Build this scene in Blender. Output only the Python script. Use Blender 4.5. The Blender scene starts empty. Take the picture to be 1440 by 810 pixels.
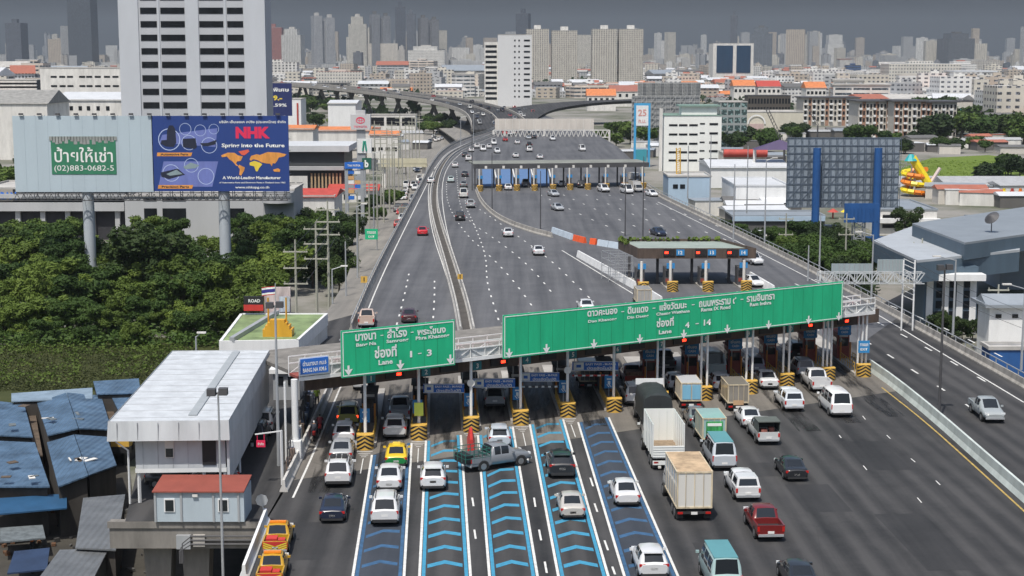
import bpy, math, random
HAZE = 9e-5
from mathutils import Vector, Matrix
random.seed(11)
R = random.Random(5)
SC = bpy.context.scene; COL = SC.collection

# ---------------------------------------------------------------- camera, sky, sun, exposure
F = 2200.0; HC = 31.0
PIT = math.atan((405 - 80) / F); cp, sp_ = math.cos(PIT), math.sin(PIT)
cd = bpy.data.cameras.new("camera"); cam = bpy.data.objects.new("camera", cd); COL.objects.link(cam)
cam.location = (0, 0, HC); cam.rotation_euler = (math.pi / 2 - PIT, 0, 0)
cd.lens = 36 * F / 1440; cd.sensor_width = 36; cd.clip_start = 1; cd.clip_end = 40000
SC.camera = cam
SUN_EL = math.radians(63); SUN_AZ = math.radians(-160)      # azimuth from +Y, towards +X: behind and left of the camera
wd = bpy.data.worlds.new("World"); SC.world = wd; wd.use_nodes = True
nt = wd.node_tree; N = nt.nodes; L = nt.links
bg = N['Background']; sky = N.new('ShaderNodeTexSky'); sky.sky_type = 'NISHITA'; sky.sun_disc = False
sky.sun_elevation = SUN_EL; sky.sun_rotation = SUN_AZ; sky.air_density = 1.2; sky.dust_density = 3.0; sky.ozone_density = 1.5
# an added low bank of slate cloud darkens the sky near the horizon, clearer overhead
tc = N.new('ShaderNodeTexCoord'); sx = N.new('ShaderNodeSeparateXYZ'); L.new(tc.outputs['Generated'], sx.inputs[0])
mr = N.new('ShaderNodeMapRange'); mr.inputs[1].default_value = 0.09; mr.inputs[2].default_value = 0.30
L.new(sx.outputs['Z'], mr.inputs[0])
nz = N.new('ShaderNodeTexNoise'); nz.inputs['Scale'].default_value = 5.0; nz.inputs['Detail'].default_value = 6
mp = N.new('ShaderNodeMapping'); mp.inputs['Scale'].default_value = (1, 1, 9); L.new(tc.outputs['Generated'], mp.inputs[0]); L.new(mp.outputs[0], nz.inputs['Vector'])
cr = N.new('ShaderNodeValToRGB'); cr.color_ramp.elements[0].position = .3; cr.color_ramp.elements[0].color = (0.03, 0.038, 0.046, 1)
cr.color_ramp.elements[1].position = .75; cr.color_ramp.elements[1].color = (0.26, 0.30, 0.34, 1); L.new(nz.outputs['Fac'], cr.inputs[0])
mx = N.new('ShaderNodeMix'); mx.data_type = 'RGBA'; L.new(mr.outputs[0], mx.inputs['Factor']); L.new(cr.outputs[0], mx.inputs['A']); L.new(sky.outputs[0], mx.inputs['B'])
L.new(mx.outputs['Result'], bg.inputs['Color']); bg.inputs['Strength'].default_value = 0.11
sd = bpy.data.lights.new("sun", 'SUN'); sd.energy = 3.7; sd.angle = math.radians(.8); sd.color = (1, .95, .87)
so = bpy.data.objects.new("sun", sd); COL.objects.link(so)
sv = Vector((math.sin(SUN_AZ) * math.cos(SUN_EL), math.cos(SUN_AZ) * math.cos(SUN_EL), math.sin(SUN_EL)))
so.rotation_euler = sv.to_track_quat('Z', 'Y').to_euler(); so.location = (-200, -200, 300)
SC.view_settings.view_transform = 'Standard'; SC.view_settings.look = 'None'; SC.view_settings.exposure = 0.20; SC.view_settings.gamma = 1
SC.cycles.max_bounces = 5; SC.cycles.diffuse_bounces = 3; SC.cycles.glossy_bounces = 2; SC.cycles.transmission_bounces = 2; SC.cycles.volume_bounces = 0
SC.cycles.use_denoising = True; SC.cycles.transparent_max_bounces = 6
SC.cycles.sample_clamp_indirect = 4

# ---------------------------------------------------------------- photo pixel -> point in the place
def ray(x, y):
    u = (x - 720) / F; v = -(y - 405) / F
    return Vector((u, cp + v * sp_, -sp_ + v * cp))
def G(x, y, z=0.0):
    d = ray(x, y); t = (z - HC) / d.z
    return Vector((d.x * t, d.y * t, z))
def AY(x, y, Y):
    d = ray(x, y); t = Y / d.y
    return Vector((d.x * t, Y, HC + d.z * t))
def plane_hit(x, y, p0, nrm):
    d = ray(x, y); o = Vector((0, 0, HC)); t = (p0 - o).dot(nrm) / d.dot(nrm)
    return o + d * t
LD = ray(617, 80); LD = Vector((LD.x, LD.y, 0)).normalized()      # lane direction (traffic drives this way)
LR = Vector((LD.y, -LD.x, 0))
GZ = -8.0                                                          # city ground below the expressway deck

# ---------------------------------------------------------------- materials
MATS = {}
def mat(name, col, rough=.6, metal=0., var=.12, scale=.6, bump=0., emit=None, spec=.5, coat=0., world=True, objcol=False, fine=None):
    if name in MATS: return MATS[name]
    m = bpy.data.materials.new(name); m.use_nodes = True; MATS[name] = m
    n = m.node_tree.nodes; l = m.node_tree.links; b = n['Principled BSDF']
    b.inputs['Roughness'].default_value = rough; b.inputs['Metallic'].default_value = metal
    b.inputs['Specular IOR Level'].default_value = spec; b.inputs['Coat Weight'].default_value = coat
    c = (*col, 1)
    base = None
    if objcol:
        oi = n.new('ShaderNodeObjectInfo'); base = oi.outputs['Color']
    if var > 0:
        g = n.new('ShaderNodeNewGeometry'); t = n.new('ShaderNodeTexNoise'); t.inputs['Scale'].default_value = scale; t.inputs['Detail'].default_value = 6; t.inputs['Roughness'].default_value = .65
        if world:
            mz = n.new('ShaderNodeMapping'); mz.inputs['Scale'].default_value = (1, 1, .22); l.new(g.outputs['Position'], mz.inputs[0]); l.new(mz.outputs[0], t.inputs['Vector'])
        else:
            tcn = n.new('ShaderNodeTexCoord'); l.new(tcn.outputs['Object'], t.inputs['Vector'])
        mrn = n.new('ShaderNodeMapRange'); mrn.inputs[1].default_value = .25; mrn.inputs[2].default_value = .75
        mrn.inputs[3].default_value = 1 - var; mrn.inputs[4].default_value = 1 + var; l.new(t.outputs['Fac'], mrn.inputs[0])
        mm = n.new('ShaderNodeVectorMath'); mm.operation = 'SCALE'; mm.inputs[0].default_value = col
        if base: l.new(base, mm.inputs[0])
        l.new(mrn.outputs[0], mm.inputs['Scale']); l.new(mm.outputs[0], b.inputs['Base Color'])
        if bump:
            bp = n.new('ShaderNodeBump'); bp.inputs['Strength'].default_value = bump; bp.inputs['Distance'].default_value = .1
            l.new(t.outputs['Fac'], bp.inputs['Height']); l.new(bp.outputs[0], b.inputs['Normal'])
    elif base: l.new(base, b.inputs['Base Color'])
    else: b.inputs['Base Color'].default_value = c
    if emit:
        b.inputs['Emission Color'].default_value = (*emit[0], 1); b.inputs['Emission Strength'].default_value = emit[1]
    return m

def nodes_of(m): return m.node_tree.nodes, m.node_tree.links, m.node_tree.nodes['Principled BSDF']
def mnode(n, l, op, a, b=None, c=None):
    k = n.new('ShaderNodeMath'); k.operation = op
    for i, v in enumerate((a, b, c)):
        if v is None: continue
        if isinstance(v, (int, float)): k.inputs[i].default_value = v
        else: l.new(v, k.inputs[i])
    return k.outputs[0]

def asphalt(name, c0, c1, patch=.5, tracks=0):
    m = bpy.data.materials.new(name); m.use_nodes = True; MATS[name] = m; n, l, b = nodes_of(m)
    g = n.new('ShaderNodeNewGeometry')
    def noise(sc, vs=(1, 1, 1), det=6, ro=.6):
        mpn = n.new('ShaderNodeMapping'); mpn.inputs['Scale'].default_value = vs; mpn.inputs['Rotation'].default_value = (0, 0, math.radians(-2.65)); l.new(g.outputs['Position'], mpn.inputs[0])
        t = n.new('ShaderNodeTexNoise'); t.inputs['Scale'].default_value = sc; t.inputs['Detail'].default_value = det; t.inputs['Roughness'].default_value = ro; l.new(mpn.outputs[0], t.inputs['Vector']); return t.outputs['Fac']
    big = noise(.05); streak = noise(.55, (1, .03, 1), 4); fine = noise(3.0, det=8, ro=.8); blot = noise(.35, det=5)
    s = mnode(n, l, 'ADD', mnode(n, l, 'MULTIPLY', big, .26), mnode(n, l, 'MULTIPLY', streak, .46))
    s = mnode(n, l, 'ADD', s, mnode(n, l, 'MULTIPLY', fine, .16)); s = mnode(n, l, 'ADD', s, mnode(n, l, 'MULTIPLY', blot, .16))
    if tracks:
        sxx = n.new('ShaderNodeSeparateXYZ'); l.new(g.outputs['Position'], sxx.inputs[0]); uu = mnode(n, l, 'ADD', sxx.outputs['X'], mnode(n, l, 'MULTIPLY', sxx.outputs['Y'], .0463))
        w_ = mnode(n, l, 'SINE', mnode(n, l, 'ADD', mnode(n, l, 'MULTIPLY', uu, 6.283 / 1.75), mnode(n, l, 'MULTIPLY', blot, 1.5)))
        s = mnode(n, l, 'ADD', s, mnode(n, l, 'MULTIPLY', mnode(n, l, 'MULTIPLY', w_, streak), tracks * .35))
    r = n.new('ShaderNodeValToRGB'); r.color_ramp.elements[0].position = .38; r.color_ramp.elements[1].position = .62
    r.color_ramp.elements[0].color = (*c0, 1); r.color_ramp.elements[1].color = (*c1, 1); l.new(s, r.inputs[0])
    v = n.new('ShaderNodeTexVoronoi'); v.feature = 'DISTANCE_TO_EDGE'; v.inputs['Scale'].default_value = .045
    l.new(g.outputs['Position'], v.inputs['Vector'])
    ed = mnode(n, l, 'LESS_THAN', v.outputs['Distance'], .0015)
    mxx = n.new('ShaderNodeMix'); mxx.data_type = 'RGBA'; l.new(mnode(n, l, 'MULTIPLY', ed, patch), mxx.inputs['Factor']); l.new(r.outputs[0], mxx.inputs['A']); mxx.inputs['B'].default_value = (.03, .03, .03, 1)
    l.new(mxx.outputs['Result'], b.inputs['Base Color']); b.inputs['Roughness'].default_value = .82; b.inputs['Specular IOR Level'].default_value = .3
    bp = n.new('ShaderNodeBump'); bp.inputs['Strength'].default_value = .15; l.new(fine, bp.inputs['Height']); l.new(bp.outputs[0], b.inputs['Normal'])
    return m

def facade(name, wu, wz, du, dz, glass=(.035, .045, .055), wallf=1.0, const=None):
    """wall with a grid of windows, sized in metres, read from position; the wall takes the object's own colour"""
    m = bpy.data.materials.new(name); m.use_nodes = True; MATS[name] = m; n, l, b = nodes_of(m)
    g = n.new('ShaderNodeNewGeometry'); s = n.new('ShaderNodeSeparateXYZ'); l.new(g.outputs['Position'], s.inputs[0])
    sn = n.new('ShaderNodeSeparateXYZ'); l.new(g.outputs['Normal'], sn.inputs[0])
    u = mnode(n, l, 'ADD', s.outputs['X'], s.outputs['Y'])
    oi = n.new('ShaderNodeObjectInfo'); u = mnode(n, l, 'ADD', u, mnode(n, l, 'MULTIPLY', oi.outputs['Random'], 50))
    sz = mnode(n, l, 'ADD', mnode(n, l, 'MULTIPLY', oi.outputs['Random'], .5), .8)
    fu = mnode(n, l, 'FRACT', mnode(n, l, 'DIVIDE', u, mnode(n, l, 'MULTIPLY', sz, wu))); fz = mnode(n, l, 'FRACT', mnode(n, l, 'DIVIDE', mnode(n, l, 'ADD', s.outputs['Z'], 8), wz))
    a = mnode(n, l, 'LESS_THAN', fu, du); c = mnode(n, l, 'LESS_THAN', mnode(n, l, 'ABSOLUTE', mnode(n, l, 'SUBTRACT', fz, .5)), dz / 2)
    k = mnode(n, l, 'MULTIPLY', a, c)
    k = mnode(n, l, 'MULTIPLY', k, mnode(n, l, 'LESS_THAN', mnode(n, l, 'ABSOLUTE', sn.outputs['Z']), .5))
    t = n.new('ShaderNodeTexNoise'); t.inputs['Scale'].default_value = .9; l.new(g.outputs['Position'], t.inputs['Vector'])
    mxg = n.new('ShaderNodeMix'); mxg.data_type = 'RGBA'; mxg.inputs['A'].default_value = (*glass, 1); mxg.inputs['B'].default_value = (*[min(.5, q * 4 + .04) for q in glass], 1)
    l.new(mnode(n, l, 'GREATER_THAN', t.outputs['Fac'], .56), mxg.inputs['Factor'])
    t2 = n.new('ShaderNodeTexNoise'); t2.inputs['Scale'].default_value = .12; t2.inputs['Detail'].default_value = 5; l.new(g.outputs['Position'], t2.inputs['Vector'])
    sc = n.new('ShaderNodeVectorMath'); sc.operation = 'SCALE'; sc.inputs[0].default_value = const or (1, 1, 1); (None if const else l.new(oi.outputs['Color'], sc.inputs[0])); l.new(mnode(n, l, 'ADD', mnode(n, l, 'MULTIPLY', t2.outputs['Fac'], .5), .7 * wallf), sc.inputs['Scale'])
    mxx = n.new('ShaderNodeMix'); mxx.data_type = 'RGBA'; l.new(k, mxx.inputs['Factor']); l.new(sc.outputs[0], mxx.inputs['A']); l.new(mxg.outputs['Result'], mxx.inputs['B'])
    l.new(mxx.outputs['Result'], b.inputs['Base Color']); l.new(mnode(n, l, 'SUBTRACT', .8, mnode(n, l, 'MULTIPLY', k, .6)), b.inputs['Roughness'])
    return m

def leafmat(name, c0, c1, c2):
    m = bpy.data.materials.new(name); m.use_nodes = True; MATS[name] = m; n, l, b = nodes_of(m)
    g = n.new('ShaderNodeNewGeometry'); oi = n.new('ShaderNodeObjectInfo')
    t = n.new('ShaderNodeTexNoise'); t.inputs['Scale'].default_value = .45; t.inputs['Detail'].default_value = 4; l.new(g.outputs['Position'], t.inputs['Vector'])
    t2 = n.new('ShaderNodeTexNoise'); t2.inputs['Scale'].default_value = 5; l.new(g.outputs['Position'], t2.inputs['Vector'])
    s = mnode(n, l, 'ADD', mnode(n, l, 'MULTIPLY', t.outputs['Fac'], .6), mnode(n, l, 'MULTIPLY', oi.outputs['Random'], .45))
    s = mnode(n, l, 'ADD', s, mnode(n, l, 'MULTIPLY', t2.outputs['Fac'], .3)); s = mnode(n, l, 'SUBTRACT', s, .25)
    r = n.new('ShaderNodeValToRGB'); e = r.color_ramp.elements; e[0].position = .15; e[0].color = (*c0, 1); e[1].position = .85; e[1].color = (*c2, 1)
    x = e.new(.5); x.color = (*c1, 1); l.new(s, r.inputs[0]); l.new(r.outputs[0], b.inputs['Base Color']); b.inputs['Roughness'].default_value = .65; b.inputs['Specular IOR Level'].default_value = .25
    tr = n.new('ShaderNodeBsdfTranslucent'); l.new(r.outputs[0], tr.inputs[0]); ms = n.new('ShaderNodeMixShader'); ms.inputs[0].default_value = .3
    l.new(b.outputs[0], ms.inputs[1]); l.new(tr.outputs[0], ms.inputs[2]); l.new(ms.outputs[0], n['Material Output'].inputs[0])
    return m

ASP = asphalt('asphalt', (.020, .021, .023), (.066, .065, .066), .25, tracks=.32)
ASPPALE = asphalt('pale_asphalt', (.060, .063, .071), (.128, .131, .140), .15)
ASPBLUE = asphalt('blue_tinted_asphalt', (.026, .032, .043), (.054, .063, .080), .0)
CONC_RD = asphalt('concrete_apron', (.075, .070, .064), (.20, .185, .165), .3)
STREETM = asphalt('street_paving', (.15, .145, .135), (.27, .255, .23))
CONC = mat('concrete', (.36, .345, .32), .85, var=.28, scale=.5, bump=.2)
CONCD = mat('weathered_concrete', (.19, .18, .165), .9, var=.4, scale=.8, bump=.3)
WHT = mat('white_paint', (.74, .75, .75), .55, var=.1, scale=.8)
WHTD = mat('worn_white_marking', (.62, .62, .60), .75, var=.25, scale=2.5)
OFFW = mat('off_white_wall', (.66, .65, .62), .75, var=.24, scale=.5)
LBLUE = mat('pale_blue_paint', (.38, .50, .62), .6, var=.1, scale=.3)
CYAN = mat('bright_blue_marking', (.045, .255, .41), .75, var=.22, scale=2.5)
CYAND = mat('worn_blue_marking', (.035, .10, .20), .8, var=.4, scale=2.)
YEL = mat('yellow_paint', (.60, .37, .07), .6, var=.15, scale=2)
BLK = mat('black_paint', (.018, .018, .02), .55, var=.1)
GRNS = mat('green_sign_face', (.015, .45, .215), .5, var=.16, scale=.9)
GREY = mat('galvanised_steel', (.40, .42, .44), .5, .3, var=.12, scale=1)
DGREY = mat('dark_steel', (.07, .07, .075), .6, var=.2)
BROWN = mat('brown_fascia', (.085, .062, .05), .8, var=.4, scale=1.5)
GLASS = mat('dark_glass', (.018, .022, .027), .06, var=0, spec=.6)
WING = mat('window_glass', (.012, .014, .017), .25, var=.5, scale=.5, spec=.35)
PAINT = mat('car_paint', (.8, .8, .8), .28, var=0, objcol=True, coat=.6)
TYRE = mat('tyre_rubber', (.02, .02, .02), .85, var=0)
RIM = mat('alloy_rim', (.45, .45, .46), .35, .8, var=0)
TAIL = mat('tail_light_red', (.45, .015, .012), .3, var=0)
TAILON = mat('brake_light_lit', (.6, .02, .015), .3, var=0, emit=((1, .06, .02), 2.5))
HEAD = mat('headlight_glass', (.75, .78, .8), .12, var=0)
PLATE = mat('number_plate_white', (.75, .75, .73), .5, var=0)
TRIM = mat('black_trim', (.03, .03, .032), .6, var=0)
REDP = mat('red_paint', (.50, .035, .03), .55, var=.15)
REDR = mat('red_roof', (.42, .06, .045), .7, var=.25, scale=.6)
ORGR = mat('orange_tile_roof', (.55, .19, .07), .8, var=.25, scale=.6)
BLUES = mat('blue_sign_face', (.025, .15, .56), .5, var=.08)
BLUEP = mat('blue_steel_paint', (.018, .085, .26), .5, var=.3)
SKYB = mat('sky_blue_paint', (.06, .33, .60), .5, var=.1)
ROOFW = mat('white_metal_roof', (.58, .60, .62), .5, .0, var=.1, scale=.25)
ROOFG = mat('grey_metal_roof', (.30, .335, .37), .45, .2, var=.12, scale=.3)
SLATEB = mat('slate_blue_cladding', (.075, .115, .155), .6, var=.15)
BARK = mat('bark', (.10, .08, .06), .9, var=.3, scale=3)
LEAF = leafmat('leaves_green', (.03, .062, .014), (.065, .115, .024), (.135, .19, .036))
LEAFD = leafmat('leaves_dark', (.018, .034, .012), (.035, .062, .018), (.07, .105, .024))
LEAFL = leafmat('leaves_light', (.07, .11, .02), (.13, .19, .035), (.22, .28, .05))
TEXTW = mat('white_lettering', (.82, .84, .82), .5, var=0)
LIGHTROOF = mat('flat_roof_concrete', (.42, .41, .39), .9, var=.3, scale=.15)

def ribbed(name, col, pitch=.35, ax=0, rough=.45, metal=.2, amp=.6, var=.2):
    m = mat(name, col, rough, metal, var=var, scale=.5); n, l, b = nodes_of(m)
    tcn = n.new('ShaderNodeTexCoord'); s = n.new('ShaderNodeSeparateXYZ'); l.new(tcn.outputs['Object'], s.inputs[0])
    w = mnode(n, l, 'SINE', mnode(n, l, 'MULTIPLY', s.outputs[ax], 6.283 / pitch))
    bp = n.new('ShaderNodeBump'); bp.inputs['Strength'].default_value = amp; bp.inputs['Distance'].default_value = .05; l.new(w, bp.inputs['Height']); l.new(bp.outputs[0], b.inputs['Normal'])
    return m
BLUER = ribbed('blue_corrugated_sheet', (.085, .145, .225), .5, 0, var=.6)
GREYR = ribbed('grey_corrugated_sheet', (.16, .17, .18), .5, 0, var=.3)
WHITER = ribbed('white_ribbed_sheet', (.52, .545, .57), 1.1, 0, .5, 0, .35, .2)
GREENR = ribbed('faded_green_corrugated_sheet', (.20, .27, .12), .6, 1, .6, 0, .8, .5)

# ---------------------------------------------------------------- mesh building
class MB:
    def __init__(s): s.v = []; s.f = []; s.m = []
    def add(s, vs, fs, mi=0):
        o = len(s.v); s.v += [tuple(p) for p in vs]; s.f += [tuple(i + o for i in f) for f in fs]; s.m += [mi] * len(fs); return s
    def box(s, c, d, mi=0, rz=0, M=None):
        cx, cy, cz = c; dx, dy, dz = d[0] / 2, d[1] / 2, d[2] / 2
        ca, sa = math.cos(rz), math.sin(rz); vs = []
        for z in (-dz, dz):
            for x, y in ((-dx, -dy), (dx, -dy), (dx, dy), (-dx, dy)):
                vs.append(Vector((cx + x * ca - y * sa, cy + x * sa + y * ca, cz + z)))
        if M: vs = [M @ v for v in vs]
        return s.add(vs, [(3, 2, 1, 0), (4, 5, 6, 7), (0, 1, 5, 4), (1, 2, 6, 5), (2, 3, 7, 6), (3, 0, 4, 7)], mi)
    def prism(s, poly, z0, z1, mi=0):
        """poly: xy points; z0/z1 numbers or per-point lists"""
        n = len(poly); a = sum(poly[i][0] * poly[(i + 1) % n][1] - poly[(i + 1) % n][0] * poly[i][1] for i in range(n))
        zz0 = z0 if isinstance(z0, (list, tuple)) else [z0] * n; zz1 = z1 if isinstance(z1, (list, tuple)) else [z1] * n
        if a < 0: poly = poly[::-1]; zz0 = zz0[::-1]; zz1 = zz1[::-1]
        vs = [(p[0], p[1], z) for p, z in zip(poly, zz0)] + [(p[0], p[1], z) for p, z in zip(poly, zz1)]
        return s.add(vs, [tuple(range(n))[::-1], tuple(range(n, 2 * n))] + [(i, (i + 1) % n, n + (i + 1) % n, n + i) for i in range(n)], mi)
    def bar(s, a, b, r, mi=0, sides=4, r2=None):
        a = Vector(a); b = Vector(b); d = (b - a)
        if d.length < 1e-6: return s
        d.normalize(); u = d.orthogonal().normalized()
        if abs(d.z) < .99: u = d.cross(Vector((0, 0, 1))).normalized()
        w = d.cross(u); r2 = r if r2 is None else r2; off = math.pi / 4 if sides == 4 else 0
        vs = [p + (u * math.cos(off + 6.28318 * i / sides) + w * math.sin(off + 6.28318 * i / sides)) * q for p, q in ((a, r), (b, r2)) for i in range(sides)]
        return s.add(vs, [tuple(range(sides)), tuple(range(2 * sides - 1, sides - 1, -1))] + [(i, sides + i, sides + (i + 1) % sides, (i + 1) % sides) for i in range(sides)], mi)
    def quad(s, a, b, c, d, mi=0): return s.add([a, b, c, d], [(0, 1, 2, 3)], mi)
    def mesh(s, name, mats, smooth=None):
        me = bpy.data.meshes.new(name); me.from_pydata(s.v, [], s.f)
        for m in (mats if isinstance(mats, (list, tuple)) else [mats]): me.materials.append(m)
        if len(me.polygons): me.polygons.foreach_set('material_index', s.m)
        if smooth:
            me.polygons.foreach_set('use_smooth', [True] * len(me.polygons)); me.set_sharp_from_angle(angle=math.radians(smooth))
        me.update(); return me
    def build(s, name, mats, parent=None, loc=(0, 0, 0), rz=0, smooth=None, color=None):
        return link(name, s.mesh(name, mats, smooth), parent, loc, rz, color)

def link(name, me, parent=None, loc=(0, 0, 0), rz=0, color=None):
    o = bpy.data.objects.new(name, me); COL.objects.link(o); o.parent = parent; o.location = loc; o.rotation_euler = (0, 0, rz)
    if color: o.color = (*color[:3], 1)
    return o
def tag(o, label, cat, group=None, kind=None):
    o['label'] = label; o['category'] = cat
    if group: o['group'] = group
    if kind: o['kind'] = kind
    return o
def thing(name, label, cat, loc=(0, 0, 0), rz=0, group=None):
    o = bpy.data.objects.new(name, None); COL.objects.link(o); o.location = loc; o.rotation_euler = (0, 0, rz); o.empty_display_size = .1
    return tag(o, label, cat, group)
def struct(name, mb, mats, kind='structure', label=None):
    o = mb.build(name, mats); o['kind'] = kind
    if label: o['label'] = label
    return o
def lane_rz(d): return math.atan2(d.y, d.x)

def text_mesh(s, m, bold=.02, mark_fix=True):
    cu = bpy.data.curves.new('lettering', 'FONT'); cu.body = s; cu.offset = bold; cu.align_x = 'CENTER'; cu.align_y = 'CENTER'; cu.resolution_u = 2
    o = bpy.data.objects.new('lettering', cu); COL.objects.link(o)
    me = bpy.data.meshes.new_from_object(o, depsgraph=bpy.context.evaluated_depsgraph_get())
    bpy.data.objects.remove(o); bpy.data.curves.remove(cu)
    me.materials.clear(); me.materials.append(m)
    # lift each glyph island a hair so that overlapping glyphs never share a plane
    n = len(me.vertices); par = list(range(n))
    def fd(i):
        while par[i] != i: par[i] = par[par[i]]; i = par[i]
        return i
    for e in me.edges:
        a, b = fd(e.vertices[0]), fd(e.vertices[1])
        if a != b: par[a] = b
    ids = {}
    for v in me.vertices: v.co.z += ids.setdefault(fd(v.index), len(ids)) % 4 * .004
    return me
def text_on(parent, s, c, u, v, w, h, m, name='lettering', bold=.02):
    """flat letters centred at c (parent's frame), along u with up v; w wide, h tall (either may be None)"""
    me = text_mesh(s, m, bold)
    if not len(me.vertices): return None
    xs = [p.co.x for p in me.vertices]; ys = [p.co.y for p in me.vertices]
    tw, th = max(xs) - min(xs), max(ys) - min(ys); mxx, myy = (max(xs) + min(xs)) / 2, (max(ys) + min(ys)) / 2
    kx = w / tw if w else h / th; ky = h / th if h else kx
    u = Vector(u).normalized(); v = Vector(v).normalized(); nn = u.cross(v)
    for p in me.vertices:
        q = Vector(c) + u * (p.co.x - mxx) * kx + v * (p.co.y - myy) * ky + nn * (.012 + p.co.z); p.co = q
    return link(name, me, parent)
# ================================================================ ground, deck, streets
GRD = bpy.data.materials.new('city_ground'); GRD.use_nodes = True
n, l, b = nodes_of(GRD); g = n.new('ShaderNodeNewGeometry')
t = n.new('ShaderNodeTexNoise'); t.inputs['Scale'].default_value = .02; t.inputs['Detail'].default_value = 9; t.inputs['Roughness'].default_value = .7; l.new(g.outputs['Position'], t.inputs['Vector'])
r = n.new('ShaderNodeValToRGB'); e = r.color_ramp.elements; e[0].position = .36; e[0].color = (.04, .06, .025, 1); e[1].position = .56; e[1].color = (.24, .23, .21, 1)
x = e.new(.44); x.color = (.12, .125, .09, 1); l.new(t.outputs['Fac'], r.inputs[0]); l.new(r.outputs[0], b.inputs['Base Color']); b.inputs['Roughness'].default_value = .95
mb = MB(); mb.add([(-9000, -200, GZ), (9000, -200, GZ), (9000, 16000, GZ), (-9000, 16000, GZ)], [(0, 1, 2, 3)])
struct('ground', mb, GRD)
# grass field left of the plaza and the bright field at right
GRS = leafmat('field_grass', (.035, .045, .016), (.065, .078, .026), (.11, .115, .04))
GRSL = leafmat('bright_field_grass', (.12, .18, .03), (.17, .25, .04), (.22, .30, .05))
def sheet(pts, z, name, m, kind='structure', thick=0):
    P = [G(x, y, z) for x, y in pts]; mb = MB()
    if thick: mb.prism([(p.x, p.y) for p in P], z - thick, z)
    else:
        a = sum(P[i].x * P[(i + 1) % len(P)].y - P[(i + 1) % len(P)].x * P[i].y for i in range(len(P)))
        if a < 0: P = P[::-1]
        mb.add(P, [tuple(range(len(P)))])
    return struct(name, mb, m, kind)
sheet([(-60, 585), (-60, 500), (120, 470), (330, 480), (330, 560), (200, 590)], GZ + .05, 'grass_field', GRS)
sheet([(1225, 262), (1270, 236), (1310, 222), (1390, 218), (1450, 225), (1450, 262)], GZ + .05, 'grass_meadow', GRSL)
sheet([(195, 392), (195, 352), (420, 352), (420, 392)], GZ + .06, 'parking_lot', STREETM)

# the expressway deck: one asphalt slab, outline followed in the photo
left_edge = [(340, 830), (374, 733), (399, 692), (432, 622), (466, 545), (492, 470), (525, 392), (562, 320), (593, 262), (606, 235), (622, 214), (648, 199), (690, 186), (735, 168), (712, 160)]
right_edge = [(1520, 592), (1440, 545), (1330, 484), (1230, 430), (1130, 376), (1050, 337), (1000, 312), (925, 276), (905, 262), (900, 235), (868, 206), (835, 186), (790, 170), (760, 160)]
near = [(1520, 900), (1000, 900), (320, 900)]
P = [G(x, y) for x, y in near + left_edge + right_edge[::-1]]
mb = MB(); mb.prism([(p.x, p.y) for p in P], -1.4, 0); struct('expressway_deck', mb, [ASP])
pale_edge = [(497, 462 + 78), (505, 445)] and [(474, 540)] + left_edge[5:] ; ro = [(1262, 447), (1230, 430), (1130, 376), (1050, 337), (1000, 312), (925, 276), (905, 262), (900, 235), (868, 206), (835, 186), (790, 170), (760, 160)]
P = [G(x, y, .003) for x, y in pale_edge + ro[::-1] + [(1215, 480)]]
mb = MB(); mb.add([tuple(p) for p in P][::-1], [tuple(range(len(P)))]); struct('pale_road_surface', mb, ASPPALE)  # paler surface sheet over the deck beyond the toll row
mb = MB()
for k in range(14):
    q = G(470, 540) + LD * (k * 28 - 45)
    if q.y < 80: continue
    for xo in (4, 14, 24): mb.box((q.x + LR.x * xo + k * 1.2, q.y, -4.7), (2.2, 2.2, 6.4))
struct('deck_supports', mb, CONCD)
# side ramp beside the plaza, sloping down to the street under the billboards
pairs = [((176, 733), (372, 733), -.03), ((198, 640), (425, 640), -.03), ((262, 555), (462, 550), -.03), ((400, 500), (488, 472), -.03), ((450, 455), (505, 440), -.6), ((487, 392), (535, 385), -2.6), ((508, 330), (572, 325), -5.5), ((528, 270), (612, 270), -7.9), ((560, 215), (640, 215), -7.9), ((585, 180), (665, 185), -7.9), ((600, 165), (660, 165), -7.9)]
mb = MB(); vs = []
for a, b_, z in pairs:
    vs += [G(*a, z), G(*b_, z)]
mb.add(vs, [(2 * i, 2 * i + 1, 2 * i + 3, 2 * i + 2) for i in range(len(pairs) - 1)])
mb.m = [0 if i < 4 else 1 for i in range(len(mb.f))]
struct('street', mb, [ASP, STREETM])
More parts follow.
